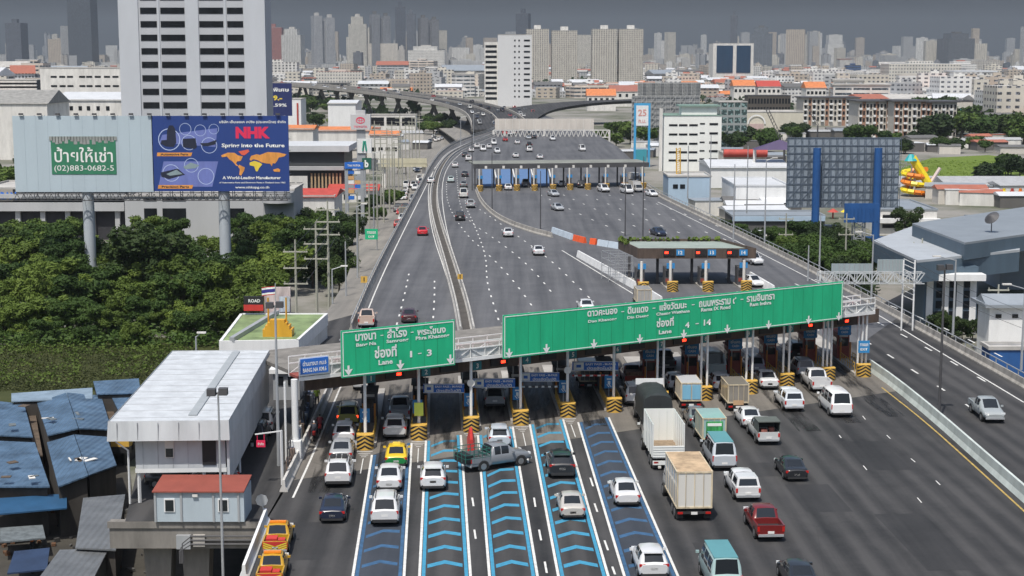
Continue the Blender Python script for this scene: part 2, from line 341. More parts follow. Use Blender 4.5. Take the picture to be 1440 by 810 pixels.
# front girder and piers of the side ramp
a = G(174, 733, -.03); c = G(372, 733, -.03)
mb = MB(); mb.box(((a.x + c.x) / 2 - .5, a.y + .3, -1.0), (c.x - a.x + 1, .5, 1.9)); mb.box(((a.x + c.x) / 2 - .5, a.y + .02, -.28), (c.x - a.x + 1.2, .18, .45)); mb.box(((a.x + c.x) / 2 - .5, a.y + 12, -1.3), (c.x - a.x + 1, 23, .3))
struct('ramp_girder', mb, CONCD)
for k, (px0, px1) in enumerate(((205, 245), (258, 298))):
    x0 = AY(px0, 760, a.y + 2).x; x1 = AY(px1, 760, a.y + 2).x; w = x1 - x0
    t = thing('bridge_pier', ['flared concrete bridge pier under the ramp, left of the grey junction box', 'flared concrete bridge pier under the ramp, right of the grey junction box'][k], 'bridge pier', ((x0 + x1) / 2, a.y + 2, GZ))
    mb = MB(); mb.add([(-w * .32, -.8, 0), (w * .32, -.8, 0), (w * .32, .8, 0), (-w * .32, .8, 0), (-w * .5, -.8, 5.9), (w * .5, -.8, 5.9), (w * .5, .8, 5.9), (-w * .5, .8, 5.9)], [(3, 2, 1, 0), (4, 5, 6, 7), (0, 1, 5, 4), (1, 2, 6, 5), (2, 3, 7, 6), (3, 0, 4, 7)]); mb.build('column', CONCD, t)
jb = thing('junction_box', 'grey electrical junction box mounted on the concrete under the ramp', 'junction box', AY(259, 782, a.y - .1))
MB().box((0, 0, 1.0), (.95, .3, .95)).build('cabinet', GREY, jb); MB().box((1.05, 0, 1.1), (.8, .25, .8)).build('cover', CONC, jb)
pp = thing('pipe_run', 'black pipes bending along the weathered concrete girder of the ramp', 'pipes', AY(300, 752, a.y - .2))
for k in range(3):
    z = -.1 - k * .28; mb = MB(); mb.bar((-1.5, 0, z), (3.6, 0, z), .07, sides=6); mb.bar((-1.5, 0, z), (-2.1 - k * .1, 0, z - .5), .07, sides=6); mb.bar((-2.1 - k * .1, 0, z - .5), (-2.1 - k * .1, 0, -2.), .07, sides=6); mb.build('pipe', DGREY, pp)

def along(pts, z=0.0):
    return [G(x, y, z) for x, y in pts]
def offset(P, d):
    out = []
    for i, p in enumerate(P):
        a = P[max(0, i - 1)]; b_ = P[min(len(P) - 1, i + 1)]; t = (b_ - a); t.z = 0; t.normalize()
        out.append(p + Vector((t.y, -t.x, 0)) * d)
    return out
def resample(P, step):
    out = [P[0].copy()]; acc = 0
    for a, b_ in zip(P, P[1:]):
        L_ = (b_ - a).length; pos = step - acc
        while pos < L_:
            out.append(a.lerp(b_, pos / L_)); pos += step
        acc = (acc + L_) % step
    return out
def smooth_line(P, it=2):
    for _ in range(it):
        Q = [P[0]]
        for a, b_ in zip(P, P[1:]): Q += [a.lerp(b_, .25), a.lerp(b_, .75)]
        P = Q + [P[-1]]
    return P
def profile_run(P, prof, mb=None, mi=0):
    """sweep a cross-section (offset right, z) along a ground line"""
    mb = mb or MB(); n_ = len(prof); vs = []
    for i, p in enumerate(P):
        a = P[max(0, i - 1)]; b_ = P[min(len(P) - 1, i + 1)]; t = (b_ - a); t.z = 0; t.normalize(); rr = Vector((t.y, -t.x, 0))
        for o, z in prof: vs.append(p + rr * o + Vector((0, 0, z)))
    fs = [(i * n_ + j, i * n_ + (j + 1) % n_, (i + 1) * n_ + (j + 1) % n_, (i + 1) * n_ + j) for i in range(len(P) - 1) for j in range(n_)]
    fs += [tuple(range(n_))[::-1], tuple((len(P) - 1) * n_ + j for j in range(n_))]
    return mb.add(vs, fs, mi)
JERSEY = [(-.3, 0), (-.3, .12), (-.13, .35), (-.09, .9), (.09, .9), (.13, .35), (.3, .12), (.3, 0)]
BARC = mat('stained_parapet_concrete', (.33, .315, .29), .9, var=.45, scale=.9, bump=.3)
MEDW = mat('grimy_whitewash', (.48, .47, .45), .9, var=.45, scale=.8)
def barrier(pts, label, m=None, rail=False, gap=None, mb_m=None, name='concrete_barrier', cat='barrier', group=None, sm=2):
    P = smooth_line(along(pts), sm); t = thing(name, label, cat, P[0], 0, group)
    Q = [p - P[0] for p in P]
    profile_run(Q, JERSEY).build('parapet', m or BARC, t)
    if rail:
        mb = MB(); S = resample(Q, 3.0)
        for p in S: mb.box((p.x, p.y, 1.15), (.09, .09, .5))
        for a, b_ in zip(Q, Q[1:]): mb.bar(a + Vector((0, 0, 1.4)), b_ + Vector((0, 0, 1.4)), .06)
        mb.build('handrail', GREY, t)
    return t
barrier([(343, 815), (374, 733)], 'pale concrete barrier beside the two yellow service pickups', WHT)
barrier([(399, 692), (432, 622), (466, 545), (490, 478)], 'whitewashed concrete wall between side ramp and leftmost toll lane', MEDW)
barrier([(494, 466), (525, 392), (562, 320), (593, 262), (606, 235), (622, 214), (648, 199), (690, 186), (720, 172)], 'long curving left parapet of the expressway with metal handrail', rail=True)
barrier([(1500, 580), (1440, 545), (1330, 484), (1230, 430), (1130, 376), (1050, 337), (1000, 312), (925, 276), (905, 262)], 'long weathered right parapet of the expressway with metal handrail', rail=True)
med = [(657, 470), (650, 432), (640, 396), (628, 356), (616, 318), (610, 290), (611, 262), (618, 240), (632, 220), (655, 207), (690, 193), (712, 182)]
P = smooth_line(along(med), 2)
MEDC = mat('sooty_median_concrete', (.40, .39, .37), .9, var=.5, scale=.7)
tm = thing('median_barrier', 'double white concrete median with a gap between its two rails', 'barrier', P[0])
Q = [p - P[0] for p in P]
for s in (-.75, .75): profile_run(offset(Q, s), JERSEY).build('rail', MEDC, tm)
profile_run(Q, [(-.44, 0), (-.44, .1), (.44, .1), (.44, 0)]).build('gap_fill', mat('dark_median_dirt', (.07, .065, .06), .95, var=.4), tm)
barrier([(670, 268), (676, 284), (690, 300), (712, 314), (745, 326), (776, 334)], 'curving concrete divider between main road and far plaza apron', rail=False)
# water-filled plastic barriers
def wbar(a, b_, m, label):
    p = G(*a); q = G(*b_); d = q - p; t = thing('water_barrier', label, 'barrier', p, math.atan2(d.y, d.x)); L_ = d.length; k = max(1, int(L_ / 2))
    mb = MB()
    for i in range(k):
        x0 = i * L_ / k + .06; x1 = (i + 1) * L_ / k - .06; w = .32
        mb.add([(x0, -w, 0), (x1, -w, 0), (x1, w, 0), (x0, w, 0), (x0, -w * .35, 1.0), (x1, -w * .35, 1.0), (x1, w * .35, 1.0), (x0, w * .35, 1.0)], [(3, 2, 1, 0), (4, 5, 6, 7), (0, 1, 5, 4), (1, 2, 6, 5), (2, 3, 7, 6), (3, 0, 4, 7)])
    mb.build('block_row', m, t)
ORNG = mat('orange_plastic', (.75, .11, .03), .5, var=.1); PBLUE = mat('pale_plastic', (.50, .58, .66), .5, var=.12)
wbar((777, 327), (805, 337), PBLUE, 'pale blue plastic barrier row left of the orange blocks')
wbar((807, 338), (823, 342), ORNG, 'larger orange plastic barrier block on the main road divider')
wbar((830, 343), (839, 344), ORNG, 'smaller orange plastic barrier block on the main road divider')
wbar((841, 345), (872, 350), PBLUE, 'pale blue plastic barrier row leading to the middle toll plaza')
wbar((813, 361), (893, 406), WHT, 'long white block barrier left of the middle toll plaza')
wbar((903, 411), (930, 428), WHT, 'short white block barrier ahead of the grey box truck')
wbar((1055, 392), (1088, 412), WHT, 'white block barrier right of the middle toll plaza')
# K-rail divider right of the plaza
P = smooth_line(along([(1222, 519), (1260, 546), (1318, 594), (1392, 660), (1480, 738)]), 1)
t = thing('concrete_barrier', 'white concrete divider running from the last toll island to lower right', 'barrier', P[0])
profile_run([p - P[0] for p in P], [(-.3, 0), (-.14, .4), (-.1, 1.05), (.1, 1.05), (.14, .4), (.3, 0)]).build('parapet', mat('pale_green_white_concrete', (.50, .55, .53), .8, var=.25, scale=.6), t)

# ================================================================ painted markings
def strip(P, w, mb, z=.012, mi=0):
    P = [Vector((p.x, p.y, 0)) for p in P]; A = offset(P, -w / 2); B = offset(P, w / 2); o = [(*A[i].xy, z) for i in range(len(P))] + [(*B[i].xy, z) for i in range(len(P))]; n_ = len(P)
    mb.add(o, [(i, n_ + i, n_ + i + 1, i + 1) for i in range(n_ - 1)], mi)
mk = MB()
strip(smooth_line(along([(412, 700), (440, 640), (470, 565), (483, 535)])), .16, mk)
strip(smooth_line(along([(507, 462), (535, 392), (570, 320), (599, 262), (612, 235), (628, 215), (652, 203), (690, 190)])), .16, mk)
strip(smooth_line(along([(648, 460), (632, 400), (605, 320), (601, 262), (612, 235)])), .13, mk)
strip(smooth_line(along([(664, 470), (650, 396), (626, 320), (620, 262), (630, 232), (650, 214)])), .13, mk)
strip(smooth_line(along([(1440, 566), (1330, 500), (1229, 439), (1140, 392), (1050, 346), (925, 284)])), .16, mk)
strip(along([(790, 352), (895, 416)]), .18, mk)
def dashes(pts, step=7, ln=1.6, w=.2):
    for p, q in zip(resample(smooth_line(along(pts), 2), step), resample(smooth_line(along(pts), 2), step)[1:]):
        d = (q - p).normalized(); strip([p, p + d * ln], w, mk)
dashes([(628, 256), (628, 286), (653, 328), (686, 357), (712, 383), (737, 414), (760, 448)])
dashes([(642, 240), (645, 285), (657, 310), (692, 333), (732, 363), (761, 392), (790, 430)])
dashes([(655, 240), (652, 285), (668, 318), (684, 360), (684, 395), (694, 428), (705, 462)], 6)
dashes([(668, 290), (700, 312), (738, 339), (775, 366), (815, 405), (840, 430)])
dashes([(575, 385), (570, 410), (560, 450), (545, 500)], 6)
dashes([(611, 395), (611, 420), (609, 450), (606, 500)], 6)
for o_ in range(5):
    dashes([(760 + o_ * 32, 274), (850 + o_ * 32 + o_ * 8, 318), (940 + o_ * 30 + o_ * 8, 350)], 11, 1.8, .22)
for o_ in range(3): dashes([(1090 + o_ * 28, 405 - o_ * 6), (1240 + o_ * 28, 492 - o_ * 24), (1440 + o_ * 20, 622 - o_ * 42)], 8, 2.2, .2)
for a, b_ in (((1214, 655), (1219, 661)), ((1281, 645), (1287, 650)), ((1247, 612), (1252, 617)), ((1316, 676), (1322, 682)), ((1213, 585), (1217, 590)), ((1180, 612), (1183, 616)), ((1290, 700), (1296, 707))):
    strip(along([a, b_]), .08, mk)
for a, b_ in (((664, 700), (666, 712)), ((667, 745), (669, 758)), ((741, 640), (743, 651)), ((751, 700), (753, 713)), ((758, 745), (761, 760)), ((766, 790), (769, 806)), ((830, 672), (834, 684)), ((836, 708), (840, 720)), ((850, 760), (855, 774)), ((861, 797), (865, 808))):
    strip(along([a, b_]), .13, mk)
struct('lane_markings', mk, WHTD)
mk = MB(); strip(smooth_line(along([(1240, 545), (1300, 592), (1370, 655), (1450, 728)])), .16, mk, z=.016); struct('yellow_edge_line', mk, mat('worn_yellow_line', (.38, .27, .08), .8, var=.5, scale=1.5))

# ================================================================ front toll plaza
N0 = G(513, 633); N1 = G(1217, 531); RW = (N1 - N0).normalized(); RN = Vector((-RW.y, RW.x, 0))      # row of island noses; RN points up the road
def RP(x, y, off=0.0): return plane_hit(x, y, N0 + RN * off, RN)
def on_row(px, off=0.0):
    """the point of the nose row seen at column px"""
    d = ray(px, 500); d = Vector((d.x, d.y, 0)); p0 = N0 + RN * off
    t = (p0).dot(RN) / d.dot(RN); return d * t
# concrete apron under the booths
qa = N0 - RW * 6 - LD * 6; qb = N1 + RW * 1.5 - LD * 7
mb = MB(); mb.add([(*q.xy, .005) for q in (qa, qb, qb + LD * 34, qa + LD * 34)], [(0, 1, 2, 3)]); struct('toll_apron', mb, CONC_RD)
lanesAE = [((523, 640), (493, 830), (578.8, 623), (567, 830), CYAND), ((599, 620), (589, 830), (648, 612), (663, 830), CYAN), ((672, 612), (690, 830), (721, 600), (759, 830), CYAN),
           ((745, 597), (789, 830), (792, 590), (861, 830), CYAN), ((813, 594), (884, 830), (856, 587), (962, 830), CYAND)]
mw = MB(); mc = MB(); md = MB(); mt_ = MB()
for (a, b_, c, d, m) in lanesAE:
    A, B, C_, D = G(*a), G(*b_), G(*c), G(*d); k = mc if m is CYAN else md
    strip([B, A], .17, mw, .014); strip([D, C_], .17, mw, .014)
    def inw(p, q, s): return [p + LR * s, q + LR * s]
    strip(inw(B, A, .24), .22, k, .011); strip(inw(D, C_, -.24), .22, k, .011)
    if m is CYAND: mt_.add([(*q.xy, .008) for q in (B, D, C_, A)], [(0, 1, 2, 3)])
    L_ = (A - B).length
    s = 1.0
    while s < L_ - 1:
        f = s / L_; l_ = B.lerp(A, f) + LR * .45; r_ = D.lerp(C_, min(1, f)) - LR * .45; h = .68 if m is CYAN else .6
        mid = (l_ + r_) / 2 + LD * .75; T = LD * h
        k.add([(*l_.xy, .011), (*mid.xy, .011), (*(mid + T).xy, .011), (*(l_ + T).xy, .011)], [(0, 1, 2, 3)]); k.add([(*mid.xy, .011), (*r_.xy, .011), (*(r_ + T).xy, .011), (*(mid + T).xy, .011)], [(0, 1, 2, 3)])
        s += 3.0
struct('lane_edge_lines', mw, WHTD); struct('blue_lane_chevrons', mc, CYAN); struct('worn_lane_chevrons', md, CYAND); struct('blue_tinted_lanes', mt_, ASPBLUE)
wbar((663, 636), (662, 617), REDP, 'red plastic barrier blocks ahead of the third toll island')
BNOSE = []
noses = [(513, 634), (589, 620), (663, 609), (733, 599), (799.5, 588), (865, 581), (931, 572), (993, 564), (1057, 555), (1109, 545), (1167, 536), (1217, 531)]
RDB = mat('rusty_red_booth', (.23, .045, .03), .6, var=.3, scale=2); STK = mat('striped_post_orange', (.6, .22, .04), .6, var=.2)
SIGB = mat('light_blue_sign', (.03, .23, .52), .5, var=.05)
def chevron_nose(parent, w=1.35, h=1.0, z0=.22):
    """rounded crash nose facing the traffic, yellow with black chevrons; local -y faces the traffic"""
    mb = MB(); sg = 8; pts = []
    for i in range(sg + 1):
        a = math.pi * i / sg; pts.append((-math.cos(a) * w / 2, -math.sin(a) * .55))
    poly = pts + [(w / 2, .5), (-w / 2, .5)]
    mb.prism(poly, 0, z0 + h); mb.build('crash_cushion', YEL, parent, smooth=40)
    ms = MB()
    for k in range(4):
        for i in range(sg):
            (x0, y0), (x1, y1) = pts[i], pts[i + 1]
            f = lambda x, k=k: z0 - .12 + k * .33 + .45 * (1 - abs(x) / (w / 2)) - .25
            za, zb_ = f(x0), f(x1); th = .16; s = 1.012
            q = [(x0 * s, y0 * s - .008, za), (x1 * s, y1 * s - .008, zb_), (x1 * s, y1 * s - .008, zb_ + th), (x0 * s, y0 * s - .008, za + th)]
            q = [(a, b2, min(max(c2, .03), z0 + h)) for a, b2, c2 in q]
            ms.add(q, [(0, 1, 2, 3)])
    ms.build('chevron', BLK, parent)
ordn = ['first', 'second', 'third', 'fourth', 'fifth', 'sixth', 'seventh', 'eighth', 'ninth', 'tenth', 'eleventh', 'twelfth']
ARZ = math.atan2(LD.y, LD.x) - math.pi / 2
SIGNBOT = 5.6
for i, (nx, ny) in enumerate(noses):
    p = G(nx, ny) + LD * .6
    t = thing('toll_island', f'{ordn[i]} toll island from the left in the front plaza, with booth and striped nose', 'toll island', p, ARZ, 'toll islands of the front plaza')
    MB().prism([(-.85, .4), (.85, .4), (.85, 22), (-.85, 22)], 0, .24).build('kerb', CONC, t)
    chevron_nose(t)
    bt = MB().box((0, 9.2, 1.55), (1.25, 2.3, 2.6)).box((0, 9.2, 2.9), (1.5, 2.7, .14)).build('booth', [RDB if i > 5 else DGREY], t)
    MB().box((0, 8.03, 1.95), (1.0, .04, .8)).build('booth_window', GLASS, bt); MB().box((-.64, 9.2, 1.95), (.03, 1.7, .8)).build('booth_window', GLASS, bt); MB().box((.64, 9.2, 1.95), (.03, 1.7, .8)).build('booth_window', GLASS, bt)
    MB().box((0, 7.98, 2.62), (.9, .05, .22)).build('booth_label', OFFW, bt)
    mb = MB()
    for s in (-.62, .62):
        for k in range(7): mb.bar((s, 1.2 + k * .9, .24), (s, 1.2 + k * .9, 1.15), .035, 0, 4)
        mb.bar((s, 1.2, 1.12), (s, 6.6, 1.12), .045, 0, 4)
        mb.bar((s, 1.2, .72), (s, 6.6, .72), .035, 0, 4)
    mb.build('guard_rail', YEL, t)
    mb = MB()
    for s in (-.5, .5): mb.bar((s, 7.2, .24), (s, 7.2, 2.1), .09, 0, 6)
    mb.build('bollard', STK, t)
    if i < 6:
        a = MB().box((-.15, 3.2, 2.0), (.8, .06, 1.15)).build('pictogram_sign', SIGB, t)
        MB().bar((-.15, 3.15, 1.55), (-.35, 3.15, 1.8), .05).bar((-.15, 3.15, 1.8), (.05, 3.15, 1.55), .05).box((-.15, 3.15, 1.95), (.22, .03, .3)).box((-.15, 3.15, 2.28), (.4, .03, .12)).build('pictogram', TEXTW, a)
        MB().bar((-.15, 3.24, .24), (-.15, 3.24, 2.4), .04, 0, 6).build('sign_post', GREY, t)
    else:
        s_ = MB().box((0, 7.8, 3.25), (1.35, .1, 1.05)).build('lane_sign', SIGB, t)
        text_on(s_, 'เงินสด', (0, 7.74, 3.45), (1, 0, 0), (0, 0, 1), .9, .3, TEXTW); text_on(s_, 'CASH', (0, 7.74, 3.05), (1, 0, 0), (0, 0, 1), .7, .24, TEXTW)
        MB().bar((-.3, 8.0, .24), (-.3, 8.0, 3), .05, 0, 6).build('sign_post', GREY, t)
    # canopy columns behind the booth
    MB().box((0, 11.6, 2.6), (.55, .7, 4.8)).build('canopy_column', DGREY, t)
    # masts that carry the big signs
    mb = MB(); ns = (0,) if i < 6 else ((-.28, .28) if i < 10 else (-.4, 0, .4))
    for s in ns: mb.bar((s, .75 + .2 * (i == 11), .2), (s, .75 + .2 * (i == 11), 6.6), .13 if i < 6 else .11, 0, 10)
    mb.build('sign_mast', WHT, t, smooth=40)
    if i == 2 or i == 4: MB().bar((0, .55, 4.0), (0, .6, 4.0), .33, 0, 12).build('round_disc', OFFW, t)
    if i == 1: MB().box((0, .45, 2.4), (.75, .05, 1.1)).build('yellow_notice', mat('lime_notice', (.55, .66, .10), .6), t)
    if i == 11:
        s_ = MB().box((0, .3, 2.9), (1.1, .08, 1.2)).build('lane_sign', SIGB, t); text_on(s_, 'ทางออก', (0, .25, 3.1), (1, 0, 0), (0, 0, 1), .8, .28, TEXTW); text_on(s_, 'EXIT', (0, .25, 2.65), (1, 0, 0), (0, 0, 1), .7, .24, TEXTW)
    # painted gore ahead of the nose
    if i < 5:
        mb = MB()
        for k in range(4):
            w = .62 - k * .14; mb.box((0, -.9 - k * .55, .018), (w * 2, .12, .004))
        mb.bar((0, -3.2, .02), (0, -7.5, .02), .05); o = mb.build('hatched_gore', WHTD, t)
# leftmost mast of the sign bridge
lm = thing('sign_bridge_mast', 'pale double mast at the left end of the footbridge', 'mast', RP(416, 640, 0).xy.to_3d())
MB().bar((0, 0, 0), (0, 0, 6.4), .26, 0, 10).bar((-.75, 0, 0), (-.75, 0, 6.2), .09, 0, 8).box((0, 0, .8), (.9, .9, 1.6)).build('pole', WHT, lm, smooth=40)

# oil and tyre stains in the toll lanes, patched asphalt in front
om = bpy.data.materials.new('oil_stain'); om.use_nodes = True; n, l, b = nodes_of(om); b.inputs['Base Color'].default_value = (.018, .017, .016, 1); b.inputs['Roughness'].default_value = .55
g = n.new('ShaderNodeNewGeometry'); mpn = n.new('ShaderNodeMapping'); mpn.inputs['Scale'].default_value = (1, .12, 1); l.new(g.outputs['Position'], mpn.inputs[0]); t_ = n.new('ShaderNodeTexNoise'); t_.inputs['Scale'].default_value = 1.6; t_.inputs['Detail'].default_value = 5; l.new(mpn.outputs[0], t_.inputs['Vector'])
mrn = n.new('ShaderNodeMapRange'); mrn.inputs[1].default_value = .42; mrn.inputs[2].default_value = .68; mrn.inputs[4].default_value = .85; l.new(t_.outputs['Fac'], mrn.inputs[0]); tr_ = n.new('ShaderNodeBsdfTransparent'); ms_ = n.new('ShaderNodeMixShader'); l.new(mrn.outputs[0], ms_.inputs[0]); l.new(tr_.outputs[0], ms_.inputs[1]); l.new(b.outputs[0], ms_.inputs[2]); l.new(ms_.outputs[0], n['Material Output'].inputs[0])
mb = MB()
for i in range(len(noses)):
    a = G(*noses[i]); b_ = G(*noses[i + 1]) if i < 11 else a + LR * 7; c = (a + b_) / 2 if i < 11 else a + LR * 3
    if i == 0: strip([a - LR * 2.6 - LD * 12, a - LR * 2.6 + LD * 24], 1.9, mb, .0165)
    if i < 11: strip([c - LD * (4 if 0 < i < 5 else 16), c + LD * 24], 1.9, mb, .0165)
struct('oil_stains', mb, om)
mb = MB()
for px, py, w, h in ((1150, 700, 3.2, 7), (1010, 780, 2.5, 5), (1230, 640, 3.4, 9), (430, 760, 2.6, 8), (1300, 760, 3.3, 12), (1080, 660, 2.2, 4)):
    c = G(px, py); q = [c - LR * w / 2 - LD * h / 2, c + LR * w / 2 - LD * h / 2, c + LR * w / 2 + LD * h / 2, c - LR * w / 2 + LD * h / 2]; mb.add([(*p.xy, .006) for p in q], [(0, 1, 2, 3)])
struct('asphalt_patches', mb, asphalt('patched_asphalt', (.020, .021, .023), (.048, .048, .05), 0))
# the two big green signs
def big_sign(pc, label, words_, arrows, name='direction_sign'):
    C4 = [RP(*q, -.3) for q in pc]; z0 = (C4[2].z + C4[3].z) / 2; z1 = (C4[0].z + C4[1].z) / 2; xa = C4[0]; xb = C4[1]
    base = Vector((C4[3].x, C4[3].y, z0)); t = thing(name, label, 'road sign', base); L_ = (Vector((xb.x, xb.y, 0)) - Vector((xa.x, xa.y, 0))).length; H = z1 - z0
    M = Matrix.Rotation(math.atan2(RW.y, RW.x), 4, 'Z'); t.rotation_euler = (0, 0, math.atan2(RW.y, RW.x))
    MB().box((L_ / 2, .06, H / 2), (L_, .12, H)).build('panel', GRNS, t)
    mb = MB()
    e = .06
    for c, d in (((L_ / 2, -.012, e + .08), (L_ - .2, .02, .07)), ((L_ / 2, -.012, H - e - .08), (L_ - .2, .02, .07)), ((.12, -.012, H / 2), (.07, .02, H - .2)), ((L_ - .12, -.012, H / 2), (.07, .02, H - .2))): mb.box(c, d)
    mb.build('border', TEXTW, t)
    mb = MB()
    for k in range(1, int(L_ / 1.22)): mb.box((k * 1.22, -.002, H / 2), (.025, .012, H - .1))
    mb.build('panel_seam', mat('seam_green', (.01, .22, .10), .6, var=0), t)
    mb = MB()
    for k in range(int(L_ / 2.5) + 1):
        x = min(L_ - .1, k * 2.5 + .1); mb.box((x, .2, H / 2), (.12, .14, H))
    for z in (H * .2, H * .8): mb.box((L_ / 2, .34, z), (L_, .12, .12))
    mb.build('frame', GREY, t)
    inv = (Matrix.Translation(base) @ M).inverted()
    for s, (px, py), w, h in words_:
        q = inv @ RP(px, py, -.3); sc_ = (RP(px + 1, py, -.3) - RP(px, py, -.3)).length; sv_ = (RP(px, py - 1, -.3) - RP(px, py, -.3)).z
        text_on(t, s, (q.x, -.02, q.z), (1, 0, 0), (0, 0, 1), w * sc_, h * sv_, TEXTW, bold=.03)
    for px, py in arrows:
        q = inv @ RP(px, py, -.3); mb = MB(); x, z = q.x, q.z; y = -.03; a = .36
        mb.add([(x - .09, y, z + .42), (x - .09, y, z - .02), (x + .09, y, z - .02), (x + .09, y, z + .42)], [(0, 1, 2, 3)])
        mb.add([(x, y - .004, z - .4), (x + a, y - .004, z + .12), (x + .16, y - .004, z + .1), (x, y - .004, z - .05), (x - .16, y - .004, z + .1), (x - a, y - .004, z + .12)], [(0, 1, 2, 3), (0, 3, 4, 5)])
        mb.build('arrow', TEXTW, t)
c3 = lambda x, y: (400 + x / 3.858, 430 + y / 3.858); c1 = lambda x, y: (700 + x / 2.6667, 380 + y / 2.6667)
big_sign([(481, 465), (640.5, 450), (640.5, 514), (481, 531)], 'smaller green overhead sign for lanes 1 - 3', [
    ('บางนา', c3(440, 168), 29, 10), ('-', c3(528, 160), 4, 1.2), ('สำโรง', c3(610, 145), 28, 14), ('-', c3(692, 143), 4, 1.2), ('พระโขนง', c3(797, 132), 40, 11),
    ('Bang Na', c3(443, 210), 28, 6), ('Samrong', c3(612, 190), 31, 6), ('Phra Khanong', c3(803, 170), 47, 6.5), ('ช่องที่', c3(548, 247), 31, 17), ('1', c3(686, 262), 3, 9), ('-', c3(733, 258), 5, 1.3), ('3', c3(785, 254), 7, 9.5), ('Lane', c3(548, 304), 20, 7)],
    [c3(347, 352), c3(628, 322), c3(899, 292)])
big_sign([(708, 442), (1186, 397), (1186, 450), (708, 503)], 'long green overhead sign for lanes 4 - 14', [
    ('ดาวคะนอง', c1(392, 158), 42, 8), ('-', c1(468, 155), 4, 1.2), ('ดินแดง', c1(525, 147), 29, 10), ('-', c1(585, 142), 4, 1.2), ('แจ้งวัฒนะ', c1(657, 132), 38, 11), ('-', c1(732, 129), 4, 1.2),
    ('ถนนพระราม ๙', c1(824, 120), 52, 9), ('-', c1(915, 109), 4, 1.2), ('รามอินทรา', c1(985, 101), 39, 10),
    ('Dao Khanong', c1(392, 188), 40, 5), ('Din Daeng', c1(525, 175), 30, 5), ('Chaeng Watthana', c1(657, 160), 47, 5.5), ('Rama IX Road', c1(817, 143), 41, 5), ('Ram Inthra', c1(985, 125), 30, 5),
    ('ช่องที่', c1(627, 194), 24, 13), ('4', c1(710, 205), 6, 8), ('-', c1(747, 200), 4.5, 1.3), ('14', c1(785, 195), 10, 8.5), ('Lane', c1(627, 230), 18, 6)],
    [c1(42, 312), c1(182, 295), c1(360, 277), c1(532, 258), c1(697, 240), c1(860, 221), c1(1015, 205), c1(1165, 187), c1(1278, 174)])

# footbridge behind the signs
fb0 = RP(420, 525, .9); fb1 = RP(1229, 440, .9); FBL = (fb1 - fb0).xy.length; fz = 6.15
fb = thing('footbridge', 'white truss footbridge with red walkway running behind the green signs', 'footbridge', (fb0.x, fb0.y, fz), math.atan2(RW.y, RW.x))
MB().box((FBL / 2, .9, .1), (FBL, 2.0, .2)).build('walkway', mat('red_walkway', (.27, .07, .055), .8, var=.25), fb)
for s in (-.1, 1.9):
    mb = MB(); mb.box((FBL / 2, s, .05), (FBL, .16, .3)); mb.box((FBL / 2, s, .95), (FBL, .1, .1)); mb.box((FBL / 2, s, 1.5), (FBL, .08, .08))
    k = 0; x = 0
    while x < FBL - .1:
        x2 = min(FBL, x + 1.4); mb.bar((x, s, .1), (x2, s, .95) if k % 2 == 0 else (x2, s, .1), .04) if k % 2 == 0 else mb.bar((x, s, .95), (x2, s, .1), .04)
        mb.bar((x, s, 0), (x, s, 1.5), .045); x = x2; k += 1
    mb.bar((FBL, s, 0), (FBL, s, 1.5), .045)
    mb.build('truss', WHT, fb)
MB().box((FBL / 2, -.02, .5), (FBL, .03, .75)).build('mesh_panel', mat('pale_mesh_panel', (.55, .57, .57), .7, var=.3, scale=1.5), fb)
# blue place-name sign on its left end
bs = thing('place_name_sign', 'small blue sign hung on the left end of the footbridge', 'sign', (*RP(442, 514, .6).xy, RP(442, 514, .6).z), math.atan2(RW.y, RW.x))
MB().box((0, 0, 0), (2.35, .08, 1.2)).build('panel', BLUES, bs); MB().box((0, .05, -.02), (2.55, .05, 1.45)).build('border', WHT, bs)
text_on(bs, 'ด่านบางนา กม.6', (0, -.05, .25), (1, 0, 0), (0, 0, 1), 2.0, .42, TEXTW); text_on(bs, 'BANG NA KM.6', (0, -.05, -.3), (1, 0, 0), (0, 0, 1), 2.0, .34, TEXTW)

# canopy
cn = thing('toll_canopy', 'dark brown flat canopy over the front toll booths', 'canopy', (*(RP(430, 540, 3.2).xy), 0), math.atan2(RW.y, RW.x))
cl = (RP(1232, 450, 3.2) - RP(430, 540, 3.2)).xy.length
MB().box((cl / 2, 6.2, 5.6), (cl, 12.4, .3)).build('roof', CONCD, cn)
MB().box((cl / 2, -.12, 5.35), (cl + .3, .2, 1.35)).build('fascia', BROWN, cn)
for i, (nx, ny) in enumerate(noses[:-1]):
    xm = ((G(nx, ny) + G(*noses[i + 1])) / 2 + LD * 3.6); q = Matrix.Rotation(-math.atan2(RW.y, RW.x), 4, 'Z') @ (xm - Vector((cn.location.x, cn.location.y, 0)))
    mbx = MB().box((q.x, -.3, 5.2), (1.7, .12, .6)).build('signal_panel', BLK, cn)
    if i in (0, 2, 6, 9, 10): MB().box((q.x + .35, -.38, 5.2), (.4, .04, .22)).build('signal_lamp', mat('lit_red_signal', (.8, .02, .01), .4, var=0, emit=((1, .03, .01), 5)), mbx)
    b2 = MB().box((q.x - 2.2, -.3, 5.1), (.8, .1, .7)).build('lane_number_plate', mat('teal_plate', (.02, .20, .25), .5), cn)
    text_on(b2, str(i + 1), (q.x - 2.2, -.36, 5.1), (1, 0, 0), (0, 0, 1), None, .42, TEXTW)

